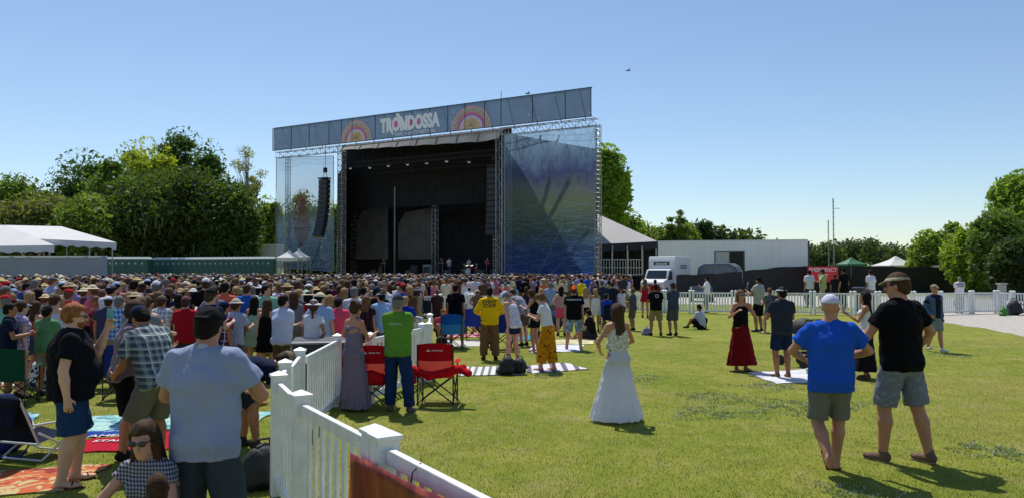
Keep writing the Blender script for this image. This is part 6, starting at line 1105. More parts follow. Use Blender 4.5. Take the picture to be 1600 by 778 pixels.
# ---- people inside the near and middle crowd, each as the photograph shows them
mid = [
 (10, 628, 472, 'm', '#161c34', SH('#5b6476'), [HA('short', 'dark')], -62, 'down', 'man in navy t-shirt and grey shorts at the far left edge, profile to the right'),
 (29, 622, 469, 'f', pattern('plaid', '#cfc3d6', '#8a7aa8', 14), SH('#2b3350', .4), [CAP('#c3c8e6'), HA('pony', 'brown')], -40, 'front', 'woman in pale lilac plaid shirt and pale cap beside the green folding chair'),
 (52, 600, 470, 'f', '#a6493c', SK('#394152', .2), [HA('long', 'brown', .3)], -25, 'front', 'woman with long reddish-brown hair in a rust top'),
 (70, 618, 477, 'm', '#5d8a5c', SH('#8b8b80'), [CAP('#17181c', 'backcap'), HA('short', 'dark')], -4, 'front', 'man in sage green t-shirt and black backwards cap'),
 (88, 592, 461, 'f', '#b9a4c0', SK('#4a4d63', .2), [HA('long', 'blonde', .28)], -20, 'front', 'woman with long straw-blonde hair and lilac top'),
 (68, 572, 459, 'm', '#c8b48a', SH('#6b6455'), [CAP('#d9c690', 'sunhat', .17)], 0, 'front', 'person in straw hat with black band and beige shirt'),
 (14, 540, 443, 'm', '#35508c', SH('#777777'), [CAP('#cfd4e0'), HA('short', 'brown')], -40, 'down', 'man in white cap and royal blue shirt at the left edge'),
 (38, 540, 441, 'm', '#2c3766', SH('#56565c'), [CAP('#2a2d38'), HA('short', 'dark')], -60, 'front', 'man in dark cap and indigo shirt talking, profile to the right'),
 (57, 545, 440, 'm', '#b8502c', SH('#5c5044'), [CAP('#5a5a62'), HA('short', 'brown')], 60, 'front', 'man in orange-rust shirt and grey cap facing left'),
 (128, 560, 449, 'm', '#6c3c48', SH('#40434a'), [CAP('#cfc2a4', 'sunhat', .2)], -10, 'down', 'person in wide cream bush hat and maroon shirt'),
 (150, 576, 462, 'f', '#7a2f3a', SH('#2d3348'), [HA('pony', 'light'), GLS], 150, 'cup', 'woman in dark red top with sunglasses facing us'),
 (183, 604, 461, 'm', pattern('gingham', '#1f4fa0', '#a9c4e4', 11), SH('#b3a791'), [HA('short', 'grey')], -6, 'front', 'man in blue gingham shirt and beige shorts, back to us'),
 (167, 590, 462, 'm', '#3b3f58', SH('#4c4c50'), [CAP('#c9cbe0'), HA('short', 'brown')], 15, 'down', 'man in slate shirt and white cap left of the gingham shirt'),
 (208, 586, 456, 'm', '#5a74a8', SH('#77746b'), [CAP('#b5a585', 'sunhat', .17)], -10, 'front', 'person in steel blue shirt and khaki bucket hat'),
 (250, 596, 461, 'm', pattern('plaid', '#8a8fa3', '#d9d8dc', 12), SH('#6a6a6c'), [CAP('#6d5c54'), HA('short', 'brown')], -12, 'front', 'man in white and grey plaid shirt with brown cap'),
 (288, 604, 462, 'm', '#a31622', SH('#33363c'), [CAP('#6d4a50'), HA('short', 'brown')], 10, 'front', 'man in scarlet shirt half behind the light blue polo'),
 (262, 560, 449, 'f', '#b06a7c', SK('#4e4d58', .2), [HA('long', 'light', .25)], -20, 'front', 'woman in dusty pink top with light brown hair'),
 (300, 560, 450, 'm', '#14161f', SH('#4c4c50'), [CAP('#d4d2d0', 'sunhat', .17)], 0, 'front', 'person in black shirt with white brimmed hat'),
 (347, 614, 470, 'm', pattern('plaid', '#222a55', '#8c3c50', 12, '#c9c9da'), SH('#44485c'), [CAP('#1a2450'), HA('short', 'dark')], -35, 'front', 'man in navy and red plaid shirt with navy cap, beside the light polo'),
 (366, 608, 466, 'm', '#a7b0c4', SH('#5b6270'), [CAP('#b9b2a4', 'sunhat', .15)], -20, 'front', 'person in pale blue-grey shirt and grey brimmed hat'),
 (384, 566, 443, 'm', '#2a5ab0', SH('#3a3f52'), [HA('short', 'brown')], 0, 'front', 'tall man in royal blue shirt standing above his neighbours'),
 (396, 582, 462, 'f', '#8fb0a4', SK('#8fa394', .25), [HA('long', 'dark', .3)], 0, 'front', 'woman with dark hair in a sea-green dress'),
 (416, 596, 466, 'f', '#0d0d11', SK('#0d0d11', .22), [HA('long', 'brown', .36)], -14, 'down', 'woman with long brown hair in a black sleeveless dress'),
 (440, 612, 459, 'm', '#bfc6e0', SH('#5b4e3a', 1.0), [HA('short', 'dark'), GLS, SHOE('#17171a')], -30, 'fold', 'man in white t-shirt and olive-brown shorts standing by the picket fence'),
 (470, 560, 473, 'f', '#0f0f13', SH('#17181c', .5), [HA('pony', 'brown')], -12, 'front', 'woman in black strappy top behind the road case'),
 (478, 560, 452, 'm', '#2f9a68', SH('#484c55'), [CAP('#9ccfc8'), GLS], 170, 'front', 'man in sea-green t-shirt and mint cap facing us'),
 (499, 566, 456, 'f', '#101014', SK('#15151a', .25), [CAP('#b89a62', 'sunhat', .19), HA('long', 'dark', .25)], -30, 'front', 'woman in wide straw hat and black top'),
 (527, 590, 464, 'm', '#e04a64', SH('#585c66'), [CAP('#2d3038'), HA('short', 'dark')], -4, 'front', 'man in coral pink t-shirt and charcoal cap'),
 (513, 560, 451, 'm', '#16161c', SH('#3c3e44'), [HA('short', 'dark')], 10, 'front', 'man in black shirt just behind the coral t-shirt'),
 (571, 584, 461, 'f', pattern('plaid', '#3c2430', '#151218', 10), SK('#26222a', .25), [CAP('#b9c4e8'), HA('long', 'light', .42)], -6, 'front', 'woman with very long hair, pale blue cap and dark plaid shirt'),
 (596, 580, 454, 'm', '#8fa8d4', SH('#4c5770'), [(('visor',), cloth('#d8dae6')), HA('short', 'dark')], 48, 'front', 'man in light blue shirt and white visor left of the green t-shirt'),
 (632, 572, 462, 'm', '#1c2f8c', SH('#3f4350'), [HA('messy', 'blonde')], -10, 'front', 'blond man in deep blue shirt right behind the green t-shirt'),
 (646, 508, 441, 'm', '#1f8fc0', SH('#3f4350'), [CAP('#8c1622')], 30, 'hip', 'man in turquoise t-shirt and dark red cap beyond the picket fence'),
 (654, 506, 456, 'f', '#c9a890', SH('#20222a', .4), [CAP('#e4e4ea', 'sunhat', .17)], 0, 'front', 'sunbathing woman in white brimmed hat seen from behind'),
 (628, 520, 446, 'm', '#3a3d48', SH('#3f4350'), [CAP('#5f6068')], 0, 'hip', 'man in charcoal t-shirt left of the turquoise t-shirt'),
 (733, 498, 448, 'm', '#d5d6e4', SH('#2a3a80', .8), [CAP('#d4821e')], 0, 'hip', 'person in white tank top with amber cap and hands on hips'),
 (746, 512, 452, 'm', '#7a5a4a', SH('#4c4038'), [CAP('#cbb994', 'sunhat', .16)], 5, 'hip', 'person in brown shirt and cream hat left of the yellow staff shirt'),
 (789, 496, 440, 'm', '#c46a58', SH('#5b5f70'), [HA('short', 'grey')], -40, 'cup', 'man in salmon shirt holding a drink near the crowd edge'),
 (797, 486, 435, 'm', '#8fa4e0', SH('#4c5770'), [CAP('#c9c9d0')], 5, 'front', 'man in periwinkle shirt and pale cap'),
 (804, 498, 444, 'f', '#7aa0c8', SH('#2a3a66'), [HA('bob', 'blonde')], 10, 'front', 'blonde woman in sky blue shirt beside the salmon shirt'),
 (822, 510, 447, 'f', '#252b45', SK('#252b45', .2), [HA('long', 'brown', .3)], -20, 'front', 'woman with brown hair in a dark navy top'),
 (819, 540, 467, 'm', '#8c8f96', SH('#4a3f38'), [CAP('#8f8f98')], 50, 'front', 'man in grey t-shirt bending forwards beside the white tank top'),
 (846, 530, 450, 'f', '#4a3a80', SK('#2a2a40', .2), [HA('long', 'blonde', .32)], 5, 'front', 'woman with long platinum hair in a purple top'),
 (859, 510, 440, 'm', '#8a99b8', SH('#55617c'), [HA('short', 'grey')], -15, 'front', 'grey-haired man in dusty blue shirt'),
 (877, 524, 446, 'f', '#b48a80', SH('#d2506a', .7), [CAP('#c4504a', 'sunhat', .17), HA('long', 'dark', .2)], 0, 'hip', 'woman in coral sun hat and hot pink shorts'),
 (915, 522, 448, 'f', '#d4d0cc', SK('#101014', .08), [HA('long', 'blonde', .3)], -8, 'front', 'blonde woman in white top and short black skirt'),
 (931, 518, 450, 'f', '#dcd8d4', SK('#d4d2d4', .18), [HA('long', 'blonde', .34)], 12, 'up', 'blonde woman in short white lace dress'),
 (941, 506, 438, 'm', '#2c3042', SH('#6c6454'), [CAP('#23242c')], -6, 'front', 'man in dark navy shirt with tan shorts, cap on'),
 (957, 506, 440, 'm', '#1f2436', SH('#5c6474'), [CAP('#1b1c22')], 4, 'front', 'man in blue-black shirt and grey shorts'),
 (971, 506, 450, 'f', '#c9c9d8', SH('#3a3f52'), [HA('bob', 'dark'), GLS], 150, 'head', 'woman in white shirt shading her eyes with a raised hand'),
 (909, 488, 435, 'm', '#d4c012', SH('#8f8468'), [HA('short', 'dark')], 10, 'front', 'distant staff member in yellow shirt at the crowd edge'),
 (683, 516, 452, 'm', '#3a2a2c', SH('#303038'), [CAP('#3c4250')], 10, 'front', 'man in dark brown shirt behind the fence corner'),
]
for px, fy, top, sx, sc, bot, hd, rz, arm, lab in mid:
    sk = [S1, S2, S3, S4][(px * 7) % 4]; sl = .6 if sx == 'm' else .3; lean = 38 if 'bending' in lab else 2; up_ = T(sc, sl, .09, .018) if (sx == 'm' or 'shirt' in lab) else TK(sc, .05, .01)
    if 'hair' in lab or sx == 'f' or any(x[0][0] in HEADK for x in hd if x[0][0] in ('short', 'messy')): pass
    else: hd = hd + [HA('short', ['brown', 'dark', 'light'][px % 3])]
    ped(px, fy, top if lean < 10 else top, lab, [up_, bot] + hd + ([SHOE('#2c2a2a')] if not any(x[0][0] == 'shoes' for x in hd) else []), rz=rz, skin=sk, sex=sx, lean=lean, h=None if lean < 10 else 1.7, armL=arm, armR=arm if arm in ('fold', 'hip') else ('down' if (px % 2) else 'front'), w=1 + .1 * ((px * 13) % 3 - .6) * .8)
# ---- camp chairs
def camp_chair(px, fy, col, label, rz=0, s=1.0, logo=False, mesh_c=None, group='folding camp chairs'):
    p = gp(px, fy); r = empty('camp_chair', p, R(rz), label, 'chair', group); r.scale = (s,) * 3; USED.append((p.x, p.y)); ST = mat('chair_steel', (.03, .03, .033), .35, .1, metal=.3)
    W, Dp, Zs, Zb = .27, .22, .43, .90
    for a, b in (((-W, -Dp, .02), (W, -Dp, Zs)), ((W, -Dp, .02), (-W, -Dp, Zs)), ((-W, Dp, .02), (W, Dp, Zs)), ((W, Dp, .02), (-W, Dp, Zs)), ((-W, -Dp, .02), (-W, Dp, Zs)), ((W, -Dp, .02), (W, Dp, Zs)), ((-W, Dp, .02), (-W, -Dp, Zs)), ((W, Dp, .02), (W, -Dp, Zs)),
                 ((-W, -Dp, .0), (-W, -Dp - .03, Zb)), ((W, -Dp, .0), (W, -Dp - .03, Zb)), ((-W, Dp, 0), (-W, Dp, .63)), ((W, Dp, 0), (W, Dp, .63))): MB().tube([a, b], .011, 6).build('leg', ST, r)
    for x in (-W, W): MB().lathe([(.022, 0), (.022, .02)], (x, -Dp, 0), 8).lathe([(.022, 0), (.022, .02)], (x, Dp, 0), 8).build('foot', ST, r)
    cm = m_(col)
    MB().grid(lambda u, v: (-W + 2 * W * u, -Dp + 2 * Dp * v, Zs - .06 * math.sin(math.pi * u) * math.sin(math.pi * (.2 + .6 * v))), 10, 8).build('seat', cm, r, smooth=True)
    def bk(u, v, z0, z1): x = -W + 2 * W * u; return (x * (1 - .0 * v), -Dp - .035 * (z0 + (z1 - z0) * v - Zs) - .07 * math.sin(math.pi * u), z0 + (z1 - z0) * v + (.03 * math.cos(math.pi * (u - .5)) if v > .99 else 0))
    if mesh_c:
        b1 = MB().grid(lambda u, v: bk(u, v, .66, Zb), 12, 6).build('backrest', cm, r, smooth=True); MB().grid(lambda u, v: bk(u, v, Zs - .02, .66), 12, 5).build('mesh_back', mesh_c, b1, smooth=True)
    else: b1 = MB().grid(lambda u, v: bk(u, v, Zs - .02, Zb), 12, 8).build('backrest', cm, r, smooth=True)
    for x in (-1, 1): MB().grid(lambda u, v: (x * (W + .02) + (v - .5) * .08, -Dp + 2 * Dp * u, .64 - .03 * math.sin(math.pi * u)), 8, 2).build('armrest', cm, r, smooth=True)
    if logo:
        lw = mat('logo_white', (.7, .7, .7), .6, 0); y = bk(.35, .5, .66, Zb)[1] - .012
        MB().add([(-.13, y, .805), (-.095, y - .003, .84), (-.06, y - .006, .805)], [(0, 1, 2)]).build('logo', lw, b1)
        MB().box((.04, y - .018, .82), (.16, .002, .016)).build('logo_text', lw, b1) if 0 else lettering('OZARK TRAIL', .028, lw, b1, (.045, y - .022, .82), ext=.001, bold=.0006)
    return r
RM = mat('red_mesh', (.55, .08, .05), .8, .1, 8, trans=.3)
camp_chair(584, 634, '#b8101c', 'red camp chair left of the lime green t-shirt, a red bag on its back', 4, 1.02, True, RM)
camp_chair(684, 628, '#b8101c', 'red camp chair right of the lime green t-shirt, red cloth hung over its arms', -4, 1.02, True, RM)
def blob(name, label, cat, prims, m, loc, rz=0, vox=.012, noise=.004): V_, Q_ = surface(prims, vox, noise, 3); o = link(name, mesh_np(name, V_, [Q_], m, smooth=True), None, loc); o.rotation_euler = (0, 0, rz); return tag(o, label, cat)
p = gp(684, 628); blob('red_cloth', 'bright red cloth draped across the arms of the right red camp chair', 'cloth', [P((-.34, -.05, .62), (-.10, -.10, .52), (.05, .06), (.06, .08), k=.05), P((-.10, -.10, .52), (.18, -.06, .56), (.06, .09), (.06, .07), k=.05), P((.18, -.06, .56), (.42, -.02, .64), (.06, .07), (.05, .05), k=.05), P((-.34, -.05, .62), (-.33, -.08, .42), (.05, .03), (.045, .03), k=.04), P((.30, 0, .62), (.50, -.10, .56), .05, .055, k=.04)], cloth('#c4101e'), p + Vector((0, -.27, -.06)))
p = gp(584, 634); blob('red_bag', 'red carry bag hung low on the back of the left red camp chair', 'bag', [P((-.16, 0, .48), (.15, 0, .48), (.10, .11), (.09, .10), k=.04), E((0, -.02, .56), (.12, .09, .05), k=.05)], cloth('#b30e1c'), p + Vector((0, -.30, -.03)))
camp_chair(22, 632, '#12402e', 'dark green folding chair at the left edge, back to us', 6, .95)
camp_chair(706, 545, '#1758a8', 'bright blue camp chair in front of the black polo', 3, 1.0, mesh_c=mat('blue_panel', (.02, .20, .50), .8, .1))
camp_chair(783, 545, '#1e2f74', 'navy blue tall camp chair half behind the yellow staff shirt', 8, 1.12)
camp_chair(740, 530, '#243a8c', 'indigo camp chair between the blue chair and the yellow staff shirt', -10, 1.0)
camp_chair(953, 518, '#1c2338', 'dark navy camp chair left of the white skirted woman’s head'.replace('’', ''), 5, 1.0)
camp_chair(197, 622, '#1d2c6c', 'royal blue camp chair behind the hugging pair', -6, .95)
camp_chair(163, 606, '#8a7a5c', 'tan camp chair beside the phone-filming man', 10, .95)
camp_chair(545, 566, '#1a1c22', 'black camp chair inside the fence behind the road case', 5, .95)
camp_chair(663, 503, '#20293c', 'slate camp chair in the crowd near the white brimmed hat', 5, .95)
r = ped(947, 512, 470, 'seated person in royal blue shirt on the dark navy camp chair', [T('#1b3f9c', .6, .05, .02), SH('#1b1c22', .9, .02), HA('short', 'dark')], rz=-12, skin=S3, h=1.68, dz=-.46, legs=((.14, .42, 0, 0), (.14, .42, 0, 0)), armL='front', armR='front', kneeout=.1)
# more seated people between the blankets
for px, fy, c, hc, rz, lab in ((690, 528, '#b8465a', 'light', 200, 'person in raspberry shirt sitting low on a pink blanket'), (722, 520, '#c88a70', 'brown', 160, 'tanned person lounging behind the blue camp chair'), (757, 524, '#c9c9d6', 'dark', 30, 'person in white shirt sitting beside the indigo chair'), (700, 512, '#d4641e', 'dark', 10, 'person in orange shirt sitting left of the black polo'), (868, 516, '#30405c', 'light', -30, 'person in denim shirt sitting behind the camouflage shorts'), (925, 530, '#15161c', 'dark', 60, 'person in black lounging on the yellow blanket'), (90, 598, '#31343f', 'brown', -50, 'person in charcoal sitting behind the ginger-haired man'), (350, 640, '#26293a', 'dark', -30, 'person in dark blue sitting behind the bending man')):
    ped(px, fy, 0, lab, [T(c, .6, .05, .02), SH('#2a2c38', .6, .02), HA('short', hc)], rz=rz, skin=S2, h=1.66, dz=-.80, lean=10, legs=((.2, .5, 0, 0), (.2, .5, 0, 0)), armL='front', armR='front', group='people sitting on the grass')
# low beach chair, left foreground
p = gp(62, 712); r = empty('beach_chair', p, R(-16), 'low navy beach chair with white tubular frame beside the ginger-haired man', 'chair'); WT = mat('white_tube', (.6, .6, .62), .35, 0)
for a, b in (((-.27, -.22, .02), (.27, -.22, .02)), ((-.27, .24, .02), (.27, .24, .02)), ((-.27, -.22, .02), (-.27, .24, .30)), ((.27, -.22, .02), (.27, .24, .30)), ((-.27, .24, .02), (-.27, -.26, .32)), ((.27, .24, .02), (.27, -.26, .32)), ((-.27, -.26, .20), (-.27, -.50, .72)), ((.27, -.26, .20), (.27, -.50, .72)), ((-.27, -.26, .2), (.27, -.26, .2)), ((-.30, -.36, .42), (-.30, .1, .40)), ((.30, -.36, .42), (.30, .1, .40))): MB().tube([a, b], .012, 8).build('frame_tube', WT, r)
NV = cloth('#141a30'); MB().grid(lambda u, v: (-.26 + .52 * u, -.27 - .235 * v - .02 * math.sin(math.pi * u), .22 + .50 * v), 8, 8).build('backrest', NV, r, smooth=True); MB().grid(lambda u, v: (-.26 + .52 * u, -.25 + .5 * v, .21 + .06 * v - .03 * math.sin(math.pi * u)), 8, 8).build('seat', NV, r, smooth=True)
V_, Q_ = surface([P((-.24, -.52, .70), (.24, -.52, .70), (.05, .05), (.05, .05), k=.03), P((0, -.47, .70), (0, -.52, .42), (.24, .03), (.22, .025), k=.03)], .012, .004); link('towel', mesh_np('towel', V_, [Q_], NV, smooth=True), r)
# bags
BK = mat('bag_black', (.014, .014, .017), .7, .3, 8, .6, 18)
def bag(px, fy, label, m, s=1.0, rz=0, name='backpack'):
    p = gp(px, fy); r = empty(name, p, R(rz), label, 'bag'); r.scale = (s,) * 3
    V_, Q_ = surface([E((0, 0, .17), (.17, .13, .19), k=.05), E((.03, -.10, .12), (.11, .06, .10), k=.03), E((-.12, .02, .07), (.12, .12, .07), k=.05)], .012, .006, int(px)); link('bag_body', mesh_np('bag_body', V_, [Q_], m, smooth=True), r)
    MB().tube([(-.07, .02, .33), (-.05, .0, .40), (.05, .0, .40), (.07, .02, .33)], .012, 6).build('handle', m, r); MB().tube([(.12, -.08, .30), (.24, -.16, .10), (.20, -.20, .012), (.02, -.22, .012)], .011, 6).build('strap', m, r)
bag(793, 585, 'black backpack lying left of two on the striped blanket', BK, 1.0, 20); bag(812, 584, 'black backpack lying nearest the mustard trousers', BK, .9, -30); bag(411, 762, 'crumpled black backpack on the grass beside the corner fence post', BK, 1.15, 40)
bag(6, 706, 'large blue carry bag at the left edge beside the beach chair', mat('bag_blue', (.012, .02, .16), .6, .2, 6, .5, 12), 1.6, 10, 'tote_bag'); bag(690, 565 - 22, 'dark bag between the blue camp chair and the picket fence', BK, .9, 0); bag(838, 533, 'dark shopping bag behind the camouflage shorts', BK, 1.0, 70); bag(955, 527, 'small navy bag beside the woman in white skirt', BK, .8); bag(1585, 492, 'black folded pushchair bag beside the stone pillar', BK, 1.9, 0); bag(1568, 493, 'bright green bag by the stone pillar', mat('bag_green', (.05, .22, .02), .7, .2), 1.1, 40, 'green_bag'); bag(915, 528, 'brown bag beside the camouflage shorts', mat('bag_brown', (.1, .04, .02), .7, .2), .9); bag(72, 606, 'white and navy tote bag beside the green folding chair', pattern('floral', '#c9ccd8', '#22284a', 14), 1.5, 0, 'tote_bag'); bag(1010, 523, 'pale bag by the skull t-shirt man', mat('bag_pale', (.2, .24, .4), .7, .2), .7)
# blankets and mats
def blanket(c, m, label, name='blanket', t=.014, fr=.012):
    P4 = [gp(*q) for q in c]; o0 = sum(P4, Vector()) / 4
    def f(u, v): a = P4[0].lerp(P4[1], u); b = P4[3].lerp(P4[2], u); q = a.lerp(b, v) - o0; return (q.x + .02 * math.sin(v * 9), q.y + .02 * math.sin(u * 11), t + fr * (.5 + .5 * math.sin(u * 14 + 2 * math.sin(v * 7)) * math.cos(v * 10 + u * 3)))
    g = MB(); g.grid(f, 30, 22); n = len(g.v)
    rim = [(i, 0) for i in range(31)] + [(30, j) for j in range(1, 23)] + [(i, 22) for i in range(29, -1, -1)] + [(0, j) for j in range(21, 0, -1)]; ids = [j * 31 + i for i, j in rim]
    g.add([(g.v[k][0] * 1.0, g.v[k][1] * 1.0, .006) for k in ids], []); N_ = len(ids)
    for k in range(N_): g.f.append((ids[k], ids[(k + 1) % N_], n + (k + 1) % N_, n + k)); g.m.append(0)
    o = g.build(name, m, None, smooth=True, loc=(o0.x, o0.y, .0)); return tag(o, label, 'mat' if name == 'mat' else 'blanket')
blanket([(-70, 742), (178, 725), (96, 768), (-130, 786)], pattern('swirl', '#b8603c', '#b9a878', 3.4, '#8f3a30'), 'orange swirl-patterned mat under the ginger-haired man', 'mat')
blanket([(140, 652), (430, 643), (396, 664), (118, 680)], pattern('blotch', '#7fb5b8', '#a9c8bf', 5, '#5c93a0'), 'pale teal patterned mat behind the hugging pair', 'mat'); blanket([(-50, 650), (62, 646), (50, 668), (-70, 674)], pattern('blotch', '#8fb8bc', '#c9cfc4', 5, '#5c93a0'), 'pale teal mat at the left edge behind the beach chair', 'mat')
rb = blanket([(128, 690), (275, 673), (292, 702), (122, 708)], cloth('#a80f2a'), 'crimson blanket with white lettering beside the plaid man', 'blanket')
for s_, q, sz in (('AMERICAN', (168, 684), .17), ('STANDARD', (172, 692), .15)):
    p = gp(*q); o = lettering('AA AAAA' if 0 else s_[:4], sz, mat('blanket_print', (.6, .55, .58), .8, 0), rb, (p.x - rb.location.x, p.y - rb.location.y, .032), (0, 0, R(8)), bold=.003)
blanket([(128, 678), (215, 668), (220, 676), (140, 684)], cloth('#1c3f8c'), 'cobalt blue blanket edge above the crimson blanket')
blanket([(722, 574), (800, 572), (818, 585), (712, 588)], pattern('stripex', '#d0d0cc', '#77777c', 7), 'white blanket with thin grey stripes left of the black backpacks'); blanket([(806, 573), (884, 567), (918, 577), (830, 584)], pattern('stripex', '#cfcbcf', '#6a6474', 4), 'white blanket with wide violet-grey stripes under the mustard trousers')
blanket([(684, 532), (775, 532), (770, 541), (683, 542)], cloth('#c4c2bc'), 'cream blanket beneath the blue camp chair'); blanket([(830, 540), (912, 539), (906, 549), (828, 551)], pattern('stripev', '#b9c4d8', '#e0e0e4', 1.4), 'blue and white mat under the orange-capped man', 'mat'); blanket([(868, 531), (930, 530), (926, 538), (858, 539)], pattern('blotch', '#b3aa7c', '#cfc8a4', 3), 'straw-yellow blanket behind the orange-capped man')
blanket([(690, 521), (775, 519), (770, 526), (685, 528)], pattern('stripev', '#b84a5c', '#d9b0a8', 2), 'pink and red striped blanket behind the blue camp chair'); blanket([(800, 524), (850, 523), (852, 531), (795, 532)], cloth('#3f7c92'), 'blue-green towel beside the grey bending man'); blanket([(1168, 583), (1284, 576), (1312, 596), (1212, 600)], pattern('blotch', '#d4d4d6', '#c6c6cc', 4), 'plain white blanket under the man carrying a child'); blanket([(0, 590), (75, 584), (70, 600), (-20, 606)], pattern('stripev', '#8c5560', '#c9bfb4', 2), 'dull pink blanket behind the green folding chair')
for px, py, c, lab in ((1263, 586, (.2, .6, .05), 'lime green drink cup on the white blanket'), (1271, 588, (.75, .75, .75), 'white bowl at the edge of the white blanket')):
    p = gp(px, py); r = empty('cup', (p.x, p.y, .03), 0, lab, 'cup'); MB().lathe([(.03, 0), (.05, .10), (.046, .10), (.03, .012)], n=16).build('cup_wall', mat('cup_plastic', c, .4, 0), r); MB().lathe([(.052, .10), (.052, .108)], n=16).build('lid', mat('lid', (.6, .6, .6), .4, 0), r)
# pushchair beside the man carrying the child
p = gp(1254, 572); r = empty('pushchair', p, R(20), 'black pushchair with hood up beside the man carrying a child', 'pushchair'); FRM = mat('push_frame', (.06, .06, .07), .3, 0, metal=.5)
V_, Q_ = surface([E((0, -.05, .80), (.25, .30, .24)), E((0, .10, .66), (.22, .34, .16), neg=True)], .016); link('hood', mesh_np('hood', V_, [Q_], BK, smooth=True), r)
V_, Q_ = surface([P((0, -.22, .75), (0, -.12, .42), (.22, .05), (.21, .06), k=.03), P((0, -.12, .42), (0, .22, .46), (.21, .05), (.20, .05), k=.03)], .016, .004); link('seat', mesh_np('seat', V_, [Q_], pattern('blotch', '#27406c', '#5a6f96', 14), smooth=True), r)
for s in (-1, 1):
    for pts in ([(s * .25, -.42, 1.02), (s * .25, -.05, .45), (s * .25, .38, .12)], [(s * .25, .05, .5), (s * .25, -.32, .14)]): MB().tube(pts, .013, 6).build('frame_tube', FRM, r)
    for y, rr in ((.38, .11), (-.32, .14)):
        o = MB().lathe([(rr * .7, -.02), (rr, -.015), (rr, .015), (rr * .7, .02)], n=18).build('wheel', RUB, r, loc=(s * .25, y, rr)); o.rotation_euler = (0, R(90), 0)
MB().tube([(-.25, -.42, 1.02), (.25, -.42, 1.02)], .016, 6).build('handle', FRM, r); MB().box((0, -.18, .25), (.4, .34, .16)).build('basket', BK, r, bevel=.03); MB().box((.0, -.31, .76), (.2, .01, .07)).build('label_patch', mat('patch', (.5, .5, .5), .6, 0), r)
# road case
p = gp(505, 658); p = Vector(fp(500, 11.9) + (0,)); r = empty('road_case', p, R(12), 'black road case with pale metal-edged lid behind the picket fence', 'case'); z = dp(500, 534, 11.9).z
MB().box((0, 0, z / 2), (.78, .9, z)).build('case_body', mat('case_black', (.015, .015, .017), .5, .2, 4), r, bevel=.01); MB().box((0, 0, z + .02), (.80, .92, .035)).build('lid', mat('case_lid', (.16, .16, .17), .45, .3, 5), r, bevel=.008)
e = MB()
for x in (-.39, .39):
    e.box((x, 0, z - .02), (.03, .93, .03))
    for y in (-.45, .45): e.box((x, y, z / 2), (.03, .03, z))
for y in (-.15, .15, .44): e.box((0, y, z + .045), (.80, .014, .012))
e.build('metal_edge', mat('case_edge', (.4, .4, .42), .3, 0, metal=.6), r)
# ------------------------------------------------------------------ the crowd
SHC = [('white', '#c9c9d2'), ('navy', '#1b2444'), ('black', '#101014'), ('red', '#9c1c24'), ('royal blue', '#2350a8'), ('grey', '#74767e'), ('maroon', '#5c1f2c'), ('teal', '#1f7c7c'), ('pink', '#c9748c'), ('pale blue', '#8fa8cc'), ('olive', '#5c6238'), ('orange', '#c9591c'), ('lavender', '#9488b8'), ('khaki', '#9c8c68'), ('coral', '#d4604c'), ('charcoal', '#33363e'), ('mint', '#7fb8a0'), ('cream', '#c9bfa4'), ('purple', '#4c2f78'), ('brown', '#5a3d2c')]
SHW = [20, 8, 8, 3, 6, 10, 3, 3, 7, 10, 3, 1, 5, 5, 3, 5, 3, 6, 2, 3]
HTC = [('white', '#d4d4dc'), ('black', '#15161a'), ('navy', '#1a2448'), ('tan', '#a89270'), ('red', '#a81c28'), ('grey', '#6c6e76'), ('straw', '#cdb680'), ('pale blue', '#9fb4dc'), ('cream', '#d0c4a8')]
BTC = ['#5b5f6a', '#8a7b5c', '#20242e', '#3a4866', '#6f6a5e', '#2a3350']
POSES = [dict(sex='m', armL=a, armR=b, hy=y, hp=q, w=w_, lean=l, slean=s) for a, b, y, q, w_, l, s in (('front', 'front', 0, 0, 1.0, 2, 0), ('down', 'cup', 25, 3, 1.08, 0, 2), ('fold', 'fold', -20, 0, 1.05, -2, 0), ('phone', 'front', 5, 5, 1.0, 3, 0), ('hip', 'down', -35, 0, 1.0, 0, -3), ('clasp', 'clasp', 0, -8, 1.14, 0, 0), ('down', 'front', 60, 2, 1.1, 0, 2))] + \
        [dict(sex='f', armL=a, armR=b, hy=y, hp=q, w=w_, lean=l, slean=s) for a, b, y, q, w_, l, s in (('front', 'front', 10, 0, 1.0, 2, 0), ('head', 'front', -45, 0, .96, 0, 3), ('fold', 'cup', -25, 4, 1.04, 0, -2), ('down', 'hip', 30, 0, 1.0, 0, 2), ('phone', 'down', -5, 2, 1.0, 2, 0))]
def rlook(rr):
    po = rr.choice(POSES); f = po['sex'] == 'f'; sn, sc = rr.choices(SHC, SHW)[0]; hatk = rr.choices(['none', 'cap', 'sunhat', 'backcap'], [54, 32, 6, 8] if not f else [72, 14, 11, 3])[0]
    hn, hc = rr.choice(HTC if hatk != 'sunhat' else [HTC[i] for i in (0, 3, 6, 8, 5)]); hr = rr.choice(['brown', 'dark', 'light', 'grey'] if not f else ['brown', 'dark', 'blonde', 'light', 'blonde'])
    hs = ('short',) if not f else rr.choice([('long', .3), ('long', .3), ('pony',), ('bob',)]); pat = rr.random() < .14 and not f
    top = ('shirt', .6, .09, .018) if not f else rr.choice([('tank', 0, .05, .01), ('shirt', .4, .05, .012)]); bt = rr.choice([0, 1, 2, 3, 4, 5]); bg_ = ('shorts', .9, .025) if not f or rr.random() < .5 else ('skirt', .2, .07, 7, .05)
    return dict(pose=po, f=f, sn=sn, sc=sc, hatk=hatk, hn=hn, hc=hc, hr=hr, hs=hs, top=top, bt=bt, bg=bg_, pat=pat, skin=rr.choice([S1, S2, S3, S4, S2]))
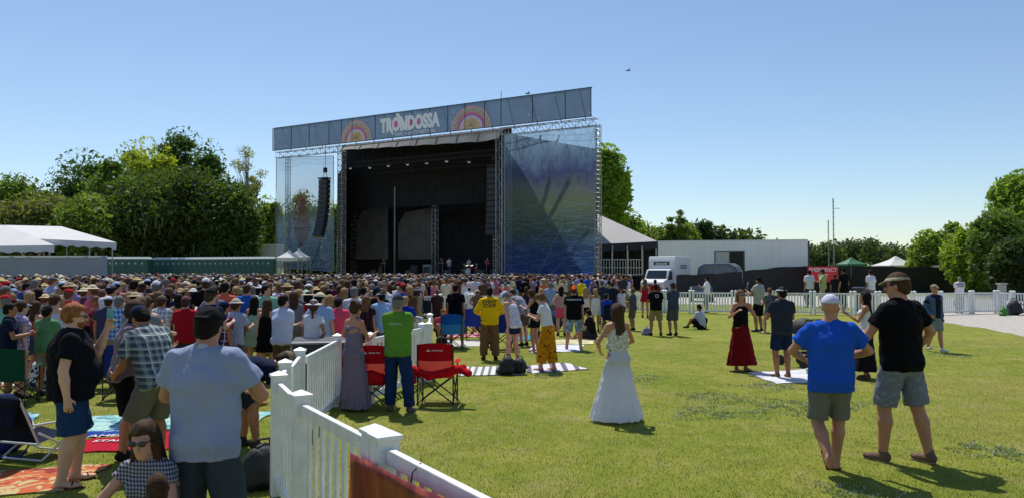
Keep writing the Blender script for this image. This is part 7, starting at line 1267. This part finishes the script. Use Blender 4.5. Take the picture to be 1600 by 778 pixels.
def crowd_ok(x, y):
    px = 800 + F * x / y
    if px < -25: return 0
    if y > 47 and px < 176: return 0
    loc = Vector((x, y, 0)) - SL
    if loc.dot(SB) > -3.2 and loc.dot(SU) > -2: return 0
    if y > 68: return 0
    if y < 12.2: return 0 if px > 430 or px < 120 else .12
    if y < 14.5: return .75 if px < 520 else 0
    if y < 18.5: return .85 if px < 610 else 0
    if y < 31: return 1 if px < 655 else 0
    if y < 34: return 1 if px < 650 or 655 < px < 770 and y > 32.6 else 0
    if px < 800: return 1
    if px < 985 and y > 38: return .38 if y < 50 else .5
    return 0
pts_ = list(USED); cand = []
cell = {}
def near(x, y, d):
    i, j = int(x // 1), int(y // 1)
    return any((x - a) ** 2 + (y - b) ** 2 < d * d for di in (-1, 0, 1) for dj in (-1, 0, 1) for a, b in cell.get((i + di, j + dj), ()))
for x, y in pts_: cell.setdefault((int(x // 1), int(y // 1)), []).append((x, y))
rr = random.Random(11)
for _ in range(60000):
    y = 10.6 + 57 * rr.random() ** .75; x = rr.uniform(-.72, .18) * y; k = crowd_ok(x, y)
    if rr.random() > k: continue
    if near(x, y, rr.choice((.52, .62, .74, .9)) if y > 15 else .72): continue
    cell.setdefault((int(x // 1), int(y // 1)), []).append((x, y)); cand.append((x, y))
cand.sort(key=lambda q: q[1]); NI = 300 - len(USED) + 12; print('crowd', len(cand), 'heroes', len(USED))
def place_words(x, y):
    px = 800 + F * x / y
    a = 'by the grey tarp wall' if px < 170 else 'before the dark oak trees' if px < 300 else 'before the pale green container' if px < 430 else 'below the left printed panel' if px < 535 else 'before the dark stage opening' if px < 700 else 'near the drum riser side of the stage' if px < 790 else 'below the right printed panel'
    return a
seen = set()
for x, y in cand[:NI]:
    for _ in range(60):
        q = rlook(rr)
        who = ('woman' if q['f'] else 'man'); topw = 'tank top' if q['top'][0] == 'tank' else ('plaid shirt' if q['pat'] else 'shirt')
        hatw = dict(none='%s %s' % ({'light': 'light brown'}.get(q['hr'], q['hr']), {'short': 'short hair', 'long': 'long hair', 'pony': 'ponytail', 'bob': 'bobbed hair'}[q['hs'][0]]), cap=q['hn'] + ' cap', sunhat=q['hn'] + ' brimmed hat', backcap=q['hn'] + ' backwards cap')[q['hatk']]
        lab = '%s in %s %s and %s %s' % (who, q['sn'], topw, hatw, place_words(x, y))
        if lab not in seen: break
    seen.add(lab); sm = pattern('plaid', q['sc'], '#c4c4c8', 10) if q['pat'] else cloth(q['sc'])
    wear = [(q['top'], sm), (q['bg'], cloth(BTC[q['bt']])), (q['hs'], HR[q['hr']])]
    if q['hatk'] != 'none': wear.append(((q['hatk'],), cloth(q['hc'])))
    if y < 24: wear.append(SHOE('#2c2a2a'))
    toward = math.degrees(math.atan2(-(-9 - x), 72 - y)); ang = toward + rr.gauss(0, 16) if rr.random() < .86 else rr.uniform(-180, 180)
    person((x, y, 0), lab, wear, skin=q['skin'], rz=ang, h=(rr.gauss(1.63, .05) if q['f'] else rr.gauss(1.75, .06)), vox=.020 if y < 17 else (.026 if y < 26 else .034), group='festival crowd facing the stage', **q['pose'])
# everyone farther off: one mass
PAL = [cloth(c) for _, c in SHC] + [cloth(c) for _, c in HTC] + [cloth(c) for c in BTC] + list(HR.values()) + [skin_mat(s) for s in (S1, S2, S3, S4)]
pix = {m: i for i, m in enumerate(PAL)}; AV, AQ, AM = [], [], []; nv = 0
for x, y in cand[NI:]:
    q = rlook(rr); sp = dict(BASE); sp.update(q['pose']); ang = R(math.degrees(math.atan2(9 + x, 72 - y)) + rr.gauss(0, 18)); s = (rr.gauss(1.63, .05) if q['f'] else rr.gauss(1.75, .06)) / 1.75; ca, sa = math.cos(ang), math.sin(ang)
    parts = [('body', ('body',), skin_mat(q['skin'])), ('wear', q['top'], cloth(q['sc'])), ('wear', q['bg'], cloth(BTC[q['bt']])), ('head', q['hs'], HR[q['hr']])] + ([('head', (q['hatk'],), cloth(q['hc']))] if q['hatk'] != 'none' else [])
    for kind, g_, m in parts:
        V, Q = part_mesh(sp, kind, g_, .045, m)
        if not len(Q): continue
        W_ = V * s; W_ = np.stack([W_[:, 0] * ca - W_[:, 1] * sa + x, W_[:, 0] * sa + W_[:, 1] * ca + y, W_[:, 2]], 1); AV.append(W_); AQ.append(Q + nv); nv += len(V); AM.append(np.full(len(Q), pix[m]))
if AV: tag(link('distant_crowd', mesh_np('distant_crowd', np.concatenate(AV), [np.concatenate(AQ)], PAL, np.concatenate(AM), smooth=True)), 'dense mass of distant festival-goers packed up to the stage front', 'crowd', kind='stuff')
# performers
for i, (px, dep, top, c, lab) in enumerate([(690, 5, '', '#20222a', 'performer in dark clothes left of centre stage'), (702, 5.5, '', '#b9bccb', 'performer in pale shirt at the middle of the stage'), (762, 6, '', '#8c2430', 'performer in red shirt beside the right tower'), (733, 9, '', '#d0d0d0', 'drummer in white sitting behind the drum kit'), (600, 5, '', '#2a2c34', 'performer in charcoal on the left half of the stage')]):
    p = sp_(px, 412, dep); q = sw((p.x, dep, 1.6)); person(tuple(q), lab, [T(c, .6, .08, .018), TR('#1a1c26', 1.93, .02), HA('short', 'dark')], rz=180 - 28, skin=S1, h=1.78, armL='front', armR='front', group='performers on the stage', vox=.034)
